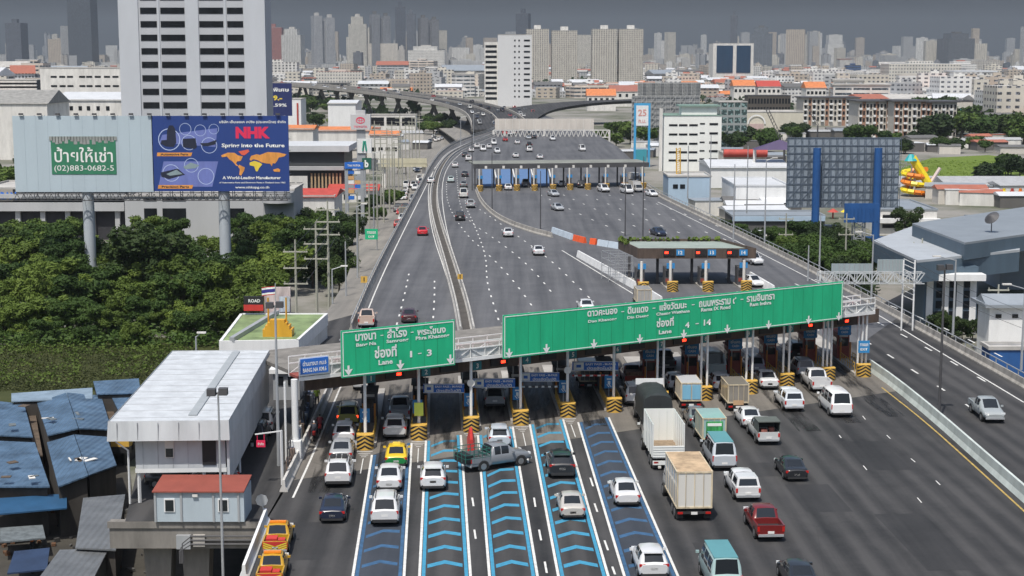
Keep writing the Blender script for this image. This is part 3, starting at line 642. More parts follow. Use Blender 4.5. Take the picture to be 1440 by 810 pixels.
# hanging blue boards above the tag lanes
for k, (px, py, w) in enumerate(((624, 546, 50), (695, 538.5, 50), (759, 530, 46), (837, 514.5, 53))):
    q = RP(px, py, 4.5); sc_ = (RP(px + 1, py, 4.5) - RP(px, py, 4.5)).length; W_ = w * sc_; H_ = 13 * (RP(px, py - 1, 4.5) - RP(px, py, 4.5)).z
    t = thing('tag_lane_sign', ['blue tag-lane board furthest left under the small green sign', 'blue tag-lane board above the silver wagon at the booths', 'blue tag-lane board left of the big sign second mast', 'blue tag-lane board over the dark truck in its lane'][k], 'sign', q, ARZ * .5, 'blue boards above the tag lanes')
    MB().box((0, 0, 0), (W_, .1, H_)).build('panel', BLUES, t)
    MB().box((-W_ * .36, -.06, 0), (W_ * .22, .03, H_ * .78)).box((0, -.055, H_ * .46), (W_, .02, .05)).box((0, -.055, -H_ * .46), (W_, .02, .05)).build('border', TEXTW, t)
    MB().box((-W_ * .36, -.09, 0), (W_ * .1, .03, H_ * .3)).build('card_symbol', BLUES, t)
    text_on(t, 'EASY PASS - M-PASS', (W_ * .12, -.07, H_ * .2), (1, 0, 0), (0, 0, 1), W_ * .66, H_ * .24, TEXTW, bold=.03)
    text_on(t, 'บัตรอัตโนมัติ', (W_ * .12, -.07, -H_ * .22), (1, 0, 0), (0, 0, 1), W_ * .6, H_ * .34, TEXTW, bold=.03)
    mb = MB()
    for s in (-1, 1): mb.bar((s * W_ * .45, .08, H_ / 2), (s * W_ * .45, .08, 5.0 - q.z + .4), .035)
    mb.build('hanger', GREY, t)
    if k >= 2:
        mb = MB(); ms = MB(); mb.bar((-W_ / 2, 0, -H_ / 2 - .45), (W_ / 2, 0, -H_ / 2 - .45), .09)
        for j in range(6): mb.box((-W_ / 2 + (j + .5) * W_ / 6, -.09, -H_ / 2 - .45), (W_ / 14, .03, .15), 1)
        mb.build('clearance_bar', [REDP if k == 3 else DGREY, TEXTW], t)

# ================================================================ middle plaza
def toll_set(noses_, roof_px, zroof, fh, label_c, group, which, rz, blen=9, depthroof=None, w=1.3):
    for i, (nx, ny) in enumerate(noses_):
        t = thing('toll_island', f'{ordn[i]} {which}', 'toll island', G(nx, ny), rz, group)
        MB().prism([(-w / 2, .3), (w / 2, .3), (w / 2, blen), (-w / 2, blen)], 0, .25).build('kerb', CONC, t)
        chevron_nose(t, w * 1.1, 1.15)
        bt = MB().box((0, 4.6, 1.5), (1.15, 1.9, 2.5)).build('booth', DGREY, t)
        MB().box((0, 3.62, 1.9), (.9, .04, .8)).build('booth_window', GLASS, bt); MB().box((0, 3.6, 1.0), (.9, .04, .5)).build('booth_label', RDB, bt)
        s_ = MB().box((.2, 3.5, 3.0), (1.1, .08, .75)).build('lane_sign', SIGB, t)
        MB().bar((-.1, 1.6, .2), (-.1, 1.6, zroof), .2, 0, 6).build('canopy_column', OFFW, t)
        MB().box((-1.0, 7.8, zroof / 2), (.35, .35, zroof)).build('rear_column', DGREY, t)
P4 = [plane_hit(898, 361, G(945, 402), Vector((0, 1, 0))), plane_hit(1062, 363, G(945, 402), Vector((0, 1, 0)))]
Y3 = G(945, 402).y; x0 = AY(898, 361, Y3).x; x1 = AY(1062, 363, Y3).x; zb = AY(980, 362, Y3).z; zt = AY(980, 349, Y3).z
toll_set([(905, 411), (946, 410), (996, 410), (1050, 409)], None, zb, 1, '', 'toll islands of the middle plaza', 'toll island from the left in the middle plaza', ARZ, 12)
cn = thing('toll_canopy', 'brown boxed canopy with weedy roof edge over the middle toll plaza', 'canopy', (x0, Y3, zb))
yb_ = G(865, 331, zt).y; xb0 = G(866, 333, zt).x; xb1 = G(1017, 336, zt).x; H = zt - zb
D_ = 11.0
pl = [(0, 0), (x1 - x0, 0), (x1 - x0 - 3.4, D_), (xb0 - x0 + .3, D_)]
MB().prism(pl, 0, H - .35).build('roof', mat('pale_green_roof', (.27, .32, .29), .8, var=.2, scale=.4), cn)
mb = MB()
for i in range(4):
    a, b_ = Vector((*pl[i], 0)), Vector((*pl[(i + 1) % 4], 0)); d = (b_ - a).normalized(); nn = Vector((d.y, -d.x, 0)) * .13
    mb.prism([(a + nn).xy, (b_ + nn).xy, (b_ + nn * -.2).xy, (a - nn * .2).xy], -.15, H)
mb.build('fascia', BROWN, cn)
for k, f in enumerate((.30, .57, .84)):
    x = f * (x1 - x0); s_ = MB().box((x - .6, -.22, H * .55), (1.6, .1, .9)).build('signal_panel', BLK, cn); MB().box((x - 1.0, -.3, H * .55), (.45, .04, .3)).build('signal_lamp', MATS['lit_red_signal'], s_)
    s_ = MB().box((x + .9, -.22, H * .55), (1.1, .1, .8)).build('lane_number_plate', SIGB, cn); text_on(s_, str(12 + k), (x + .9, -.28, H * .55), (1, 0, 0), (0, 0, 1), None, .5, TEXTW)
mb = MB()
for k in range(120):
    f = R.random(); q = Vector(pl[3]).lerp(Vector(pl[2]), f) if k % 2 else Vector(pl[3]).lerp(Vector(pl[0]), f * .5); s = R.uniform(.15, .4); c = Vector((q.x, q.y - .2, H + R.uniform(-.1, .3)))
    u = Vector((R.uniform(-1, 1), R.uniform(-1, 1), R.uniform(-.3, 1))).normalized(); v_ = u.orthogonal().normalized(); mb.add([c - u * s, c - v_ * s, c + u * s, c + v_ * s], [(0, 1, 2, 3)])
mb.build('roof_weeds', LEAFL, cn)
sf = thing('scaffold', 'grey tube scaffold at the left end of the middle plaza canopy', 'scaffold', (x0 - 1.9, Y3 + 1, 0))
mb = MB()
for x in (-1.2, 0, 1.2):
    for y in (0, 3, 6): mb.bar((x - y * .25, y, 0), (x - y * .25, y, zb), .05)
for z in (1, 2, 3, 4):
    for y in (0, 3, 6): mb.bar((-1.2 - y * .25, y, z), (1.2 - y * .25, y, z), .04)
    for x in (-1.2, 1.2): mb.bar((x, 0, z), (x - 1.5, 6, z), .04)
mb.build('tube_frame', GREY, sf)

# ================================================================ far plaza
fn = [(675, 269), (702, 268.5), (727, 268), (752, 268), (778, 267.5), (802, 267), (827, 266.5), (853, 266), (879, 265.5), (905, 265)]
q0 = G(667, 266); q1 = G(911, 263); zf = AY(700, 236, q0.y).z
toll_set([(x + 0, y) for x, y in fn], None, zf, 1, '', 'toll islands of the far plaza', 'toll island from the left in the far plaza', ARZ, 8)
dv = (q1 - q0); cn = thing('toll_canopy', 'long flat grey canopy of the far toll plaza', 'canopy', (q0.x, q0.y, 0), math.atan2(dv.y, dv.x)); Lc = dv.length
MB().box((Lc / 2, 6, zf + .7), (Lc, 12, .35)).build('roof', mat('mossy_grey_roof', (.20, .21, .19), .9, var=.3, scale=.3), cn)
MB().box((Lc / 2, -.1, zf + .35), (Lc + .4, .25, 1.1)).build('fascia', DGREY, cn)
for k in range(9): MB().box((Lc * (k + .65) / 10, -.4, zf + .1), (.55, .35, .6)).build('lane_lamp_box', OFFW, cn)
FBLUE = mat('far_blue_lane', (.09, .17, .33), .8, var=.15)
mb = MB()
for x in (688, 714, 740, 765):
    a, b_, c, d = G(x - 9, 262), G(x + 9, 262), G(x + 5, 238), G(x - 10, 238); mb.add([(*p.xy, .02) for p in (a, b_, c, d)], [(0, 1, 2, 3)])
struct('far_blue_lanes', mb, FBLUE)
mb = MB()
for x in (701, 727, 753, 778): strip(along([(x, 264), (x - 6, 238)]), .35, mb, .025)
struct('far_lane_edge_lines', mb, WHTD)
# truss sign gantry beyond it with the long pale board
a = G(694, 192); b_ = G(857, 214); Yg = a.y
t = thing('sign_gantry', 'long white zigzag truss gantry spanning the road beyond the far plaza', 'gantry', (AY(694, 190, Yg).x, Yg, 0))
W_ = AY(857, 190, Yg).x - AY(694, 190, Yg).x; zt = AY(700, 183, Yg).z; z0 = AY(700, 193, Yg).z
mb = MB(); nseg = 26
for z in (z0, zt): mb.bar((0, 0, z), (W_, 0, z), .28)
for k in range(nseg):
    x = k * W_ / nseg; mb.bar((x, 0, z0), (x + W_ / nseg / 2, 0, zt), .17); mb.bar((x + W_ / nseg / 2, 0, zt), (x + W_ / nseg, 0, z0), .17)
mb.build('truss', OFFW, t)
for x in (0, W_): MB().bar((x, 0, GZ), (x, 0, zt), .4, 0, 8).build('post', OFFW, t)
t = thing('roadside_board', 'long pale billboard seen from behind above the zigzag gantry', 'billboard', (AY(696, 182, Yg + 4).x, Yg + 4, 0))
W_ = AY(835, 182, Yg + 4).x - AY(696, 182, Yg + 4).x; z1 = AY(700, 167, Yg + 4).z; z0 = AY(700, 182, Yg + 4).z
MB().box((W_ / 2, 0, (z0 + z1) / 2), (W_, .6, z1 - z0)).build('panel', mat('pale_board', (.60, .56, .51), .8, var=.2, scale=.2), t)
mb = MB()
for k in range(14): mb.box((W_ * (k + .5) / 14, -.4, (z0 + z1) / 2), (.15, .2, z1 - z0))
mb.build('ribs', OFFW, t); mb = MB()
for f in (.1, .5, .9): mb.bar((W_ * f, 0, 0), (W_ * f, 0, z0), .4, 0, 8)
mb.build('posts', OFFW, t)

# ================================================================ far curving viaduct
via = [((380, 117), 9), ((450, 121), 8), ((520, 128), 7), ((590, 136), 6), ((640, 144), 4.5), ((672, 152), 3), ((690, 160), 1.5), ((700, 170), .6), ((706, 182), .1)]
P = smooth_line([G(x, y, z) for (x, y), z in via], 2)
mb = MB(); profile_run(P, [(-11, -1.6), (-13, .0), (13, .0), (11, -1.6)], mb)
struct('viaduct_deck', mb, ASP)
t = thing('viaduct_parapet', 'pale parapets along the far curving viaduct', 'barrier', (0, 0, 0))
for s in (-12.9, 12.9, 0): profile_run(offset(P, s), [(-.25, -.9), (-.25, 1.1), (.25, 1.1), (.25, -.9)]).build('parapet', BARC, t)
for k, p in enumerate(resample(P, 42)):
    if p.z < 2.2: continue
    t = thing('viaduct_pier', 'dark concrete pier holding up the far curving viaduct', 'bridge pier', (p.x, p.y, GZ), 0, 'piers of the far curving viaduct')
    h = p.z - GZ - 1.6; mb = MB()
    for s in (-1, 1): mb.bar((s * 2.5, 0, 0), (s * 7, 0, h), 1.5)
    mb.build('column', CONCD, t)
# distant branch roads
P = smooth_line([G(x, y, z) for (x, y), z in (((706, 182), 0), ((712, 168), 0.5), ((735, 156), 2), ((760, 150), 3), ((820, 143), 5), ((900, 140), 6))], 2)
mb = MB(); profile_run(P, [(-13, -1.6), (-14, 0), (14, 0), (13, -1.6)], mb); struct('distant_branch_deck', mb, ASP)
P = smooth_line([G(x, y, z) for (x, y), z in (((655, 196), -3), ((640, 186), -4), ((622, 176), -5), ((612, 168), -6), ((620, 160), -7.5))], 2)
mb = MB(); profile_run(P, [(-4, -1), (-4.6, .0), (4.6, .0), (4, -1)], mb); struct('slip_road_deck', mb, STREETM)
# ================================================================ vehicles (local frame: +y forward, origin on the ground at the rear bumper)
def section(w, zb, zt, crown=.02):
    h = zt - zb
    return [(-w * .88, zb), (-w * .97, zb + h * .15), (-w, zb + h * .5), (-w * .97, zt - h * .12), (-w * .9, zt), (0, zt + crown), (w * .9, zt), (w * .97, zt - h * .12), (w, zb + h * .5), (w * .97, zb + h * .15), (w * .88, zb)]
def loft(mb, st, mi=0):
    rings = []
    for y, w, zb, zt in st: rings.append([(x, y, z) for x, z in section(w, zb, zt)])
    n_ = len(rings[0]); o = [p for r_ in rings for p in r_]
    fs = [(i * n_ + j, i * n_ + (j + 1) % n_, (i + 1) * n_ + (j + 1) % n_, (i + 1) * n_ + j) for i in range(len(rings) - 1) for j in range(n_)]
    fs += [tuple(range(n_))[::-1], tuple((len(rings) - 1) * n_ + j for j in range(n_))]
    # faces wind so that normals point out
    mb.add(o, [f[::-1] for f in fs], mi)
class Shape: pass
def pane_geo(q, u0, u1, v0, v1, off=.012):
    q = [Vector(p) for p in q]
    def bl(u, v): return q[0].lerp(q[1], u).lerp(q[3].lerp(q[2], u), v)
    nn = (q[1] - q[0]).cross(q[3] - q[0]).normalized() * off
    return [bl(u0, v0) + nn, bl(u1, v0) + nn, bl(u1, v1) + nn, bl(u0, v1) + nn]
def thick_quad(mb, q, th=.02, mi=0):
    q = [Vector(p) for p in q]; nn = (q[1] - q[0]).cross(q[3] - q[0]).normalized() * th
    b_ = [p - nn for p in q]
    mb.add(q + b_, [(0, 1, 2, 3), (0, 4, 5, 1), (1, 5, 6, 2), (2, 6, 7, 3), (3, 7, 4, 0)], mi)
def frustum(mb, yr0, yr1, yf1, yf0, z0, z1, w0, w1, mi=0):
    """greenhouse: rear belt, rear roof, front roof, front belt"""
    c = [(-w0, yr0, z0), (w0, yr0, z0), (w0, yf0, z0), (-w0, yf0, z0), (-w1, yr1, z1), (w1, yr1, z1), (w1, yf1, z1), (-w1, yf1, z1)]
    ym = (yr1 + yf1) / 2; c += [(-w1 * .6, yr1 + .03, z1 + .035), (w1 * .6, yr1 + .03, z1 + .035), (w1 * .6, yf1 - .03, z1 + .035), (-w1 * .6, yf1 - .03, z1 + .035)]
    mb.add(c, [(0, 1, 5, 4), (1, 2, 6, 5), (2, 3, 7, 6), (3, 0, 4, 7), (8, 9, 10, 11), (4, 5, 9, 8), (5, 6, 10, 9), (6, 7, 11, 10), (7, 4, 8, 11)], mi)
    return {'rear': (c[0], c[1], c[5], c[4]), 'right': (c[1], c[2], c[6], c[5]), 'front': (c[2], c[3], c[7], c[6]), 'left': (c[3], c[0], c[4], c[7])}
VP = {}      # kind -> list of (name, mesh, location, children)
def mk_vehicle(kind):
    parts = []
    def P_(name, mb, mats, smooth=35, loc=(0, 0, 0), kids=()): parts.append((name, mb.mesh(name, mats, smooth), loc, kids))
    def glass(fr, side=(.06, .94), rear=True, front=True, sides=True, v=(.12, .88), split=None):
        if rear: mb = MB(); thick_quad(mb, pane_geo(fr['rear'], .08, .92, *v)); P_('rear_window', mb, GLASS, None)
        if front: mb = MB(); thick_quad(mb, pane_geo(fr['front'], .06, .94, .06, .92)); P_('windshield', mb, GLASS, None)
        if sides:
            for s in ('left', 'right'):
                mb = MB(); segs = split or ((side[0], .46), (.5, side[1]))
                for u0, u1 in segs:
                    a, b_ = (u0, u1) if s == 'right' else (1 - u1, 1 - u0)
                    thick_quad(mb, pane_geo(fr[s], a, b_, .12, .86))
                P_('side_window', mb, GLASS, None)
    def wheels(W, ys, r=.32, dual=False, wd_=.2):
        for y in ys:
            for s in (-1, 1):
                x = s * (W / 2 - wd_ / 2 + .012); mb = MB(); mb.bar((-wd_ / 2, 0, 0), (wd_ / 2, 0, 0), r, 0, 16); mr_ = MB(); mr_.bar((s * (wd_ / 2 - .03), 0, 0), (s * (wd_ / 2 + .008), 0, 0), r * .62, 0, 10)
                P_('wheel', mb, TYRE, 40, (x, y, r), (('rim', mr_.mesh('rim', RIM), (0, 0, 0)),))
    def arches(mb, W, ys, r, mi, zt=None):
        for y in ys:
            for s in (-1, 1):
                n_ = 14; cx = s * (W / 2 + .004); vs = [(cx, y + math.cos(math.pi * k / n_) * r * 1.2, r + math.sin(math.pi * k / n_) * r * 1.2) for k in range(n_ + 1)]
                vs += [(cx, y - r * 1.2, .2), (cx, y + r * 1.2, .2)]
                f = tuple(range(len(vs))); mb.add(vs, [f if s < 0 else f[::-1]], mi)
    def lights(W, zt, zw=.22, wx=.3, y=-.0, zf=.62, L=4.5, yi=.02, tall=False):
        for s in (-1, 1):
            mb = MB().box((s * (W / 2 - wx / 2 - .03), y + yi, zt), (wx, .07, zw)); P_('tail_light', mb, TAIL, None)
            mb = MB().box((s * (W / 2 - .24), L - .03, zf), (.34, .07, .16)); P_('headlight', mb, HEAD, None)
        P_('number_plate', MB().box((0, y - .015, zt - .22 if not tall else .62), (.42, .03, .16)), PLATE, None)
    def mirrors(W, y, z):
        for s in (-1, 1): P_('mirror', MB().box((s * (W / 2 + .1), y, z), (.2, .14, .15)), PAINT, None)
    def bumper(W, L, z=.42, h=.2, m=TRIM):
        P_('rear_bumper', MB().box((0, -.01, z), (W * .9, .1, h)), m, None); P_('front_bumper', MB().box((0, L, z), (W * .86, .08, h)), m, None)
    def shell(st, W, ys, r, rear_seg, front_seg, side_segs):
        """one smooth body through cross-sections; the glazed faces become parts of their own.
        st rows: y, half width, bottom z, belt z, belt half width, roof z, roof half width"""
        rings = []
        for y, wl, zb, zm, wb_, zr_, wr in st:
            dz = zr_ - zm
            h = [(wl * .84, zb), (wl * .97, zb + .09), (wl, zb + .45 * (zm - zb)), (wl * .985, zm - .1), (wb_, zm), (wb_ * .5 + wr * .5 + .03 * min(1, dz * 3), zm + .55 * dz), (wr, zm + .88 * dz), (wr * .84, zm + dz), (0, zm + dz + .03)]
            rings.append([(x, y, z) for x, z in h] + [(-x, y, z) for x, z in h[-2::-1]])
        n_ = len(rings[0]); vs = [p for q_ in rings for p in q_]; body, tf = [], []; gl = {}
        for i in range(len(rings) - 1):
            for j in range(n_):
                f = (i * n_ + j, i * n_ + (j + 1) % n_, (i + 1) * n_ + (j + 1) % n_, (i + 1) * n_ + j)
                key = None
                if j in (7, 8) and i == rear_seg: key = 'rear_window'
                elif j in (7, 8) and i == front_seg: key = 'windshield'
                elif i in side_segs and j in (4, 5): key = 'side_window_r'
                elif i in side_segs and j in (10, 11): key = 'side_window_l'
                (gl.setdefault(key, []) if key else (tf if j in (0, 15, 16) else body)).append(f)
        body += [tuple(range(n_)), tuple((len(rings) - 1) * n_ + j for j in range(n_))[::-1]]
        flip = lambda F_: [f[::-1] for f in F_]
        mb = MB(); mb.add(vs, flip(body)); mb.f += flip(tf); mb.m += [1] * len(tf); arches(mb, W, ys, r, 1); P_('body', mb, [PAINT, TRIM], 50)
        for k_, F_ in gl.items():
            ids_ = sorted({i for f in F_ for i in f}); mp_ = {v: i for i, v in enumerate(ids_)}; mb = MB(); mb.add([vs[i] for i in ids_], [tuple(mp_[i] for i in f[::-1]) for f in F_]); P_(k_.replace('_r', '').replace('_l', '') if k_.startswith('side') else k_, mb, GLASS, 60)
    if kind in ('sedan', 'taxi_sedan'):
        L_, W, H = 4.65, 1.8, 1.45; w = W / 2; ys = (.95, 3.72)
        shell([(0, w * .80, .40, .84, w * .68, .88, w * .60), (.07, w * .92, .28, .93, w * .80, .97, w * .68), (.3, w * .98, .22, .98, w * .88, 1.01, w * .74), (.72, w, .2, 1.0, w * .9, 1.03, w * .78), (1.32, w, .2, .98, w * .9, H - .02, w * .70), (1.45, w, .2, .97, w * .9, H, w * .71), (1.98, w, .2, .96, w * .9, H + .015, w * .72), (2.06, w, .2, .96, w * .9, H + .015, w * .72), (2.72, w, .2, .95, w * .9, H - .03, w * .70), (3.62, w * .99, .2, .92, w * .88, .95, w * .74), (4.2, w * .95, .22, .82, w * .80, .85, w * .66), (4.52, w * .86, .28, .70, w * .68, .72, w * .55), (4.65, w * .70, .36, .60, w * .55, .61, w * .45)], W, ys, .33, 3, 8, (5, 7))
        wheels(W, ys); lights(W, .80, .17, .34, .03, .64, L_ - .1); mirrors(W, 3.05, 1.0); bumper(W * .9, L_, .32, .12)
    elif kind == 'hatch':
        L_, W, H = 4.3, 1.8, 1.55; w = W / 2; ys = (.78, 3.4)
        shell([(0, w * .84, .42, .92, w * .76, .96, w * .68), (.06, w * .94, .30, 1.03, w * .84, 1.06, w * .72), (.12, w * .97, .26, 1.05, w * .87, 1.09, w * .75), (.62, w, .22, 1.04, w * .9, H - .02, w * .66), (.72, w, .22, 1.03, w * .9, H, w * .68), (1.35, w, .22, 1.01, w * .9, H + .03, w * .72), (1.43, w, .22, 1.01, w * .9, H + .03, w * .72), (2.4, w, .22, .99, w * .9, H - .02, w * .70), (3.3, w * .99, .22, .96, w * .87, .99, w * .73), (3.85, w * .95, .24, .86, w * .8, .89, w * .65), (4.18, w * .86, .30, .74, w * .68, .76, w * .55), (4.3, w * .7, .38, .64, w * .55, .65, w * .45)], W, ys, .34, 2, 7, (4, 6))
        wheels(W, ys, .34); lights(W, .94, .16, .36, .03, .70, L_ - .1); mirrors(W, 2.8, 1.05); bumper(W * .92, L_, .36, .16)
        P_('rear_spoiler', MB().box((0, .52, H + .0), (W * .62, .22, .04)), PAINT, None)
    elif kind == 'suv':
        L_, W, H = 4.8, 1.88, 1.82; w = W / 2; ys = (.95, 3.8)
        shell([(0, w * .88, .46, 1.08, w * .80, 1.12, w * .74), (.06, w * .96, .36, 1.16, w * .88, 1.19, w * .80), (.10, w * .98, .32, 1.17, w * .90, 1.21, w * .82), (.42, w, .30, 1.16, w * .92, H - .03, w * .74), (.52, w, .3, 1.15, w * .93, H, w * .76), (1.1, w, .3, 1.14, w * .93, H + .02, w * .78), (1.17, w, .3, 1.14, w * .93, H + .02, w * .78), (1.95, w, .3, 1.13, w * .93, H + .02, w * .78), (2.03, w, .3, 1.13, w * .93, H + .02, w * .78), (2.85, w, .3, 1.12, w * .92, H - .03, w * .76), (3.65, w, .3, 1.09, w * .9, 1.12, w * .78), (4.4, w * .95, .34, 1.0, w * .82, 1.02, w * .7), (4.7, w * .86, .4, .88, w * .7, .9, w * .6), (4.8, w * .74, .48, .76, w * .6, .78, w * .5)], W, ys, .38, 2, 9, (4, 6, 8))
        wheels(W, ys, .38, wd_=.24); lights(W, 1.02, .2, .36, .02, .84, L_ - .1); mirrors(W, 3.2, 1.2); bumper(W * .94, L_, .46, .2)
        P_('roof_rail', MB().bar((-.62, .6, H + .07), (-.62, 2.6, H + .07), .03).bar((.62, .6, H + .07), (.62, 2.6, H + .07), .03), TRIM, None)
    elif kind in ('pickup', 'canopy_pickup', 'service_pickup', 'cargo_pickup'):
        L_, W, H = 5.2, 1.86, 1.78; wb = w = W / 2; ys = (1.0, 4.2); mb = MB()
        loft(mb, [(0, wb * .95, .42, .74), (1.66, wb, .36, .74)])
        for s in (-1, 1): mb.box((s * (wb - .06), .84, .92), (.1, 1.64, .46))
        mb.box((0, .05, .9), (W * .93, .08, .5)); P_('bed', mb, PAINT, 38)
        shell([(1.64, w * .99, .36, 1.12, w * .93, 1.15, w * .84), (1.68, w, .36, 1.13, w * .93, 1.18, w * .84), (1.92, w, .36, 1.13, w * .93, H - .02, w * .74), (2.0, w, .36, 1.13, w * .93, H, w * .76), (2.5, w, .36, 1.13, w * .93, H + .02, w * .77), (2.58, w, .36, 1.13, w * .93, H + .02, w * .77), (3.2, w, .36, 1.12, w * .92, H - .03, w * .75), (3.98, w, .36, 1.09, w * .9, 1.12, w * .78), (4.75, w * .95, .4, 1.0, w * .82, 1.02, w * .7), (5.1, w * .86, .45, .88, w * .7, .9, w * .6), (5.2, w * .76, .5, .78, w * .6, .8, w * .5)], W, ys, .39, 1, 6, (3, 5))
        wheels(W, ys, .39, wd_=.25); lights(W, .9, .32, .15, 0, .88, L_ - .1); mirrors(W, 3.5, 1.2); bumper(W, L_, .48, .16, GREY)
        P_('bed_floor', MB().box((0, .85, .775), (W - .24, 1.5, .03)), TRIM, None)
        if kind == 'canopy_pickup':
            mc_ = MB(); f2 = frustum(mc_, .06, .26, 1.64, 1.68, 1.14, 1.80, wb * .94, wb * .78); P_('canopy', mc_, PAINT, 40)
            mb = MB(); thick_quad(mb, pane_geo(f2['rear'], .1, .9, .15, .85)); thick_quad(mb, pane_geo(f2['right'], .1, .9, .2, .8)); thick_quad(mb, pane_geo(f2['left'], .1, .9, .2, .8)); P_('canopy_window', mb, GLASS, None)
        if kind == 'service_pickup':
            mc_ = MB()
            for k in range(3):
                for s in (-1, 1): mc_.add([(s * .84, -.03, .98 - k * .16), (s * .84, -.03, 1.08 - k * .16), (0, -.03, .78 - k * .16), (0, -.03, .68 - k * .16)], [(0, 1, 2, 3) if s < 0 else (3, 2, 1, 0)])
            P_('tailgate_stripes', mc_, mat('bright_yellow_stripe', (.65, .58, .05), .5, var=0), None)
            P_('tailgate_panel', MB().box((0, -.0, .8), (1.7, .04, .62)), REDP, None)
            P_('bed_load', MB().box((-.3, .9, 1.0), (.8, .9, .4)).box((.4, .8, .95), (.5, .7, .3)), REDP, None)
            P_('light_bar', MB().box((0, 2.4, H + .12), (1.2, .25, .14)), mat('amber_lens', (.8, .25, .02), .3, var=0), None)
        if kind == 'cargo_pickup':
            mc_ = MB(); mc_.prism([(-.92, -.1), (.92, -.1), (.92, 1.75), (-.92, 1.75)], 2.0, 2.08)
            for s in (-1, 1): mc_.box((s * .88, .85, 1.55), (.05, 1.7, .9))
            mc_.box((0, 1.68, 1.5), (1.75, .05, 1.0)); P_('cargo_cover', mc_, mat('grey_green_tarp', (.10, .115, .105), .8, var=.2), None)
            mc_ = MB().box((-.35, .5, 1.05), (.5, .6, .55)).box((.3, .6, 1.1), (.4, .5, .7)); P_('cargo', mc_, mat('mixed_cargo', (.25, .09, .07), .8, var=.7, scale=6), None)
    elif kind == 'van':
        L_, W, H = 4.95, 1.9, 2.12; w = W / 2; ys = (.95, 3.95)
        shell([(0, w * .88, .44, 1.12, w * .86, 1.16, w * .80), (.05, w * .96, .34, 1.18, w * .92, 1.22, w * .86), (.08, w * .98, .3, 1.2, w * .94, 1.26, w * .88), (.26, w, .28, 1.2, w * .96, H - .03, w * .78), (.4, w, .28, 1.2, w * .96, H, w * .80), (1.5, w, .28, 1.2, w * .96, H + .02, w * .82), (1.58, w, .28, 1.2, w * .96, H + .02, w * .82), (2.7, w, .28, 1.19, w * .96, H + .01, w * .82), (2.78, w, .28, 1.19, w * .96, H + .01, w * .82), (3.75, w, .28, 1.17, w * .95, H - .04, w * .78), (4.55, w * .97, .3, 1.1, w * .88, 1.14, w * .76), (4.85, w * .88, .36, .95, w * .76, .98, w * .66), (4.95, w * .78, .46, .8, w * .66, .82, w * .56)], W, ys, .35, 2, 9, (4, 6, 8))
        wheels(W, ys, .35); lights(W, .98, .42, .14, .02, .75, L_ - .1, tall=True); mirrors(W, 4.25, 1.32); bumper(W * .96, L_, .38, .16)
    elif kind in ('box_truck', 'small_box', 'open_truck', 'tarp_truck', 'old_truck'):
        big = kind in ('box_truck', 'open_truck', 'tarp_truck'); L_, W = (7.4, 2.35) if big else (5.2, 1.85); ZF = .95 if big else .78; HB = 3.45 if big else 2.45; LB = L_ - (2.1 if big else 1.75); r = .46 if big else .36
        ch = MB(); ch.box((0, L_ / 2 - .1, ZF - .16), (W * .45, L_ - .6, .22)); ch.box((0, .06, ZF - .32), (W * .92, .12, .16)); P_('chassis', ch, TRIM, None)
        mb = MB(); cw = W * (.9 if big else .96) / 2; CH = 2.35 if big else 1.9
        loft(mb, [(L_ - 1.75, cw, .5, CH * .56), (L_ - .1, cw, .5, CH * .55), (L_, cw * .95, .55, CH * .5)]); fr = frustum(mb, L_ - 1.75, L_ - 1.7, L_ - .5, L_ - .08, CH * .55, CH, cw * .97, cw * .85)
        P_('cab', mb, [PAINT, TRIM], 35); glass(fr, rear=False, split=((.3, .9),))
        if kind in ('box_truck', 'small_box', 'old_truck'):
            mb = MB(); mb.box((0, LB / 2, (ZF + HB) / 2), (W, LB, HB - ZF)); P_('cargo_box', mb, [PAINT], None)
            fr_ = MB(); w = .06
            for s in (-1, 1):
                fr_.box((s * (W / 2 - .04), -.01, (ZF + HB) / 2), (.1, .06, HB - ZF + .02)); fr_.box((s * (W / 2 - .0), LB / 2, HB - .03), (.06, LB, .08)); fr_.box((s * (W / 2), LB / 2, ZF + .05), (.06, LB, .1))
                for k in range(5): fr_.box((s * (W / 2 + .0), LB * (k + .5) / 5, (ZF + HB) / 2), (.04, .05, HB - ZF))
            fr_.box((0, -.012, HB - .05), (W, .06, .1)); fr_.box((0, -.012, ZF + .05), (W, .06, .12)); fr_.box((0, -.02, (ZF + HB) / 2), (.05, .04, HB - ZF))
            for s in (-.5, .5):
                fr_.bar((s * W * .5, -.05, ZF + .1), (s * W * .5, -.05, HB - .1), .022)
            P_('box_frame', fr_, mat('rusty_cream_frame', (.55, .47, .33), .75, var=.4, scale=3), None)
        elif kind == 'open_truck':
            mb = MB()
            for s in (-1, 1): mb.box((s * (W / 2 - .03), LB / 2, (ZF + HB) / 2), (.06, LB, HB - ZF))
            mb.box((0, LB - .03, (ZF + HB) / 2), (W - .12, .06, HB - ZF)); mb.box((0, .03, ZF + .45), (W - .12, .06, .9))
            for s in (-1, 1):
                for k in range(6): mb.box((s * (W / 2 + .02), LB * (k + .5) / 6, (ZF + HB) / 2), (.04, .07, HB - ZF))
                for k in range(5): mb.box((s * (W / 2 - .08), LB * (k + .5) / 5, (ZF + HB) / 2), (.04, .05, HB - ZF - .1))
            for k in range(3): mb.box((-.6 + k * .6, LB - .09, (ZF + HB) / 2), (.05, .04, HB - ZF - .1))
            for k in range(5): mb.box((0, -.01, ZF + .1 + k * .18), (W, .04, .04))
            P_('cargo_sides', mb, [PAINT], None); P_('cargo_floor', MB().box((0, LB / 2, ZF + .02), (W - .1, LB - .1, .05)), mat('worn_wood_floor', (.24, .18, .12), .9, var=.4, scale=3), None)
            P_('under_frame', MB().box((0, .0, ZF - .35), (W, .1, .3)), PAINT, None)
        else:
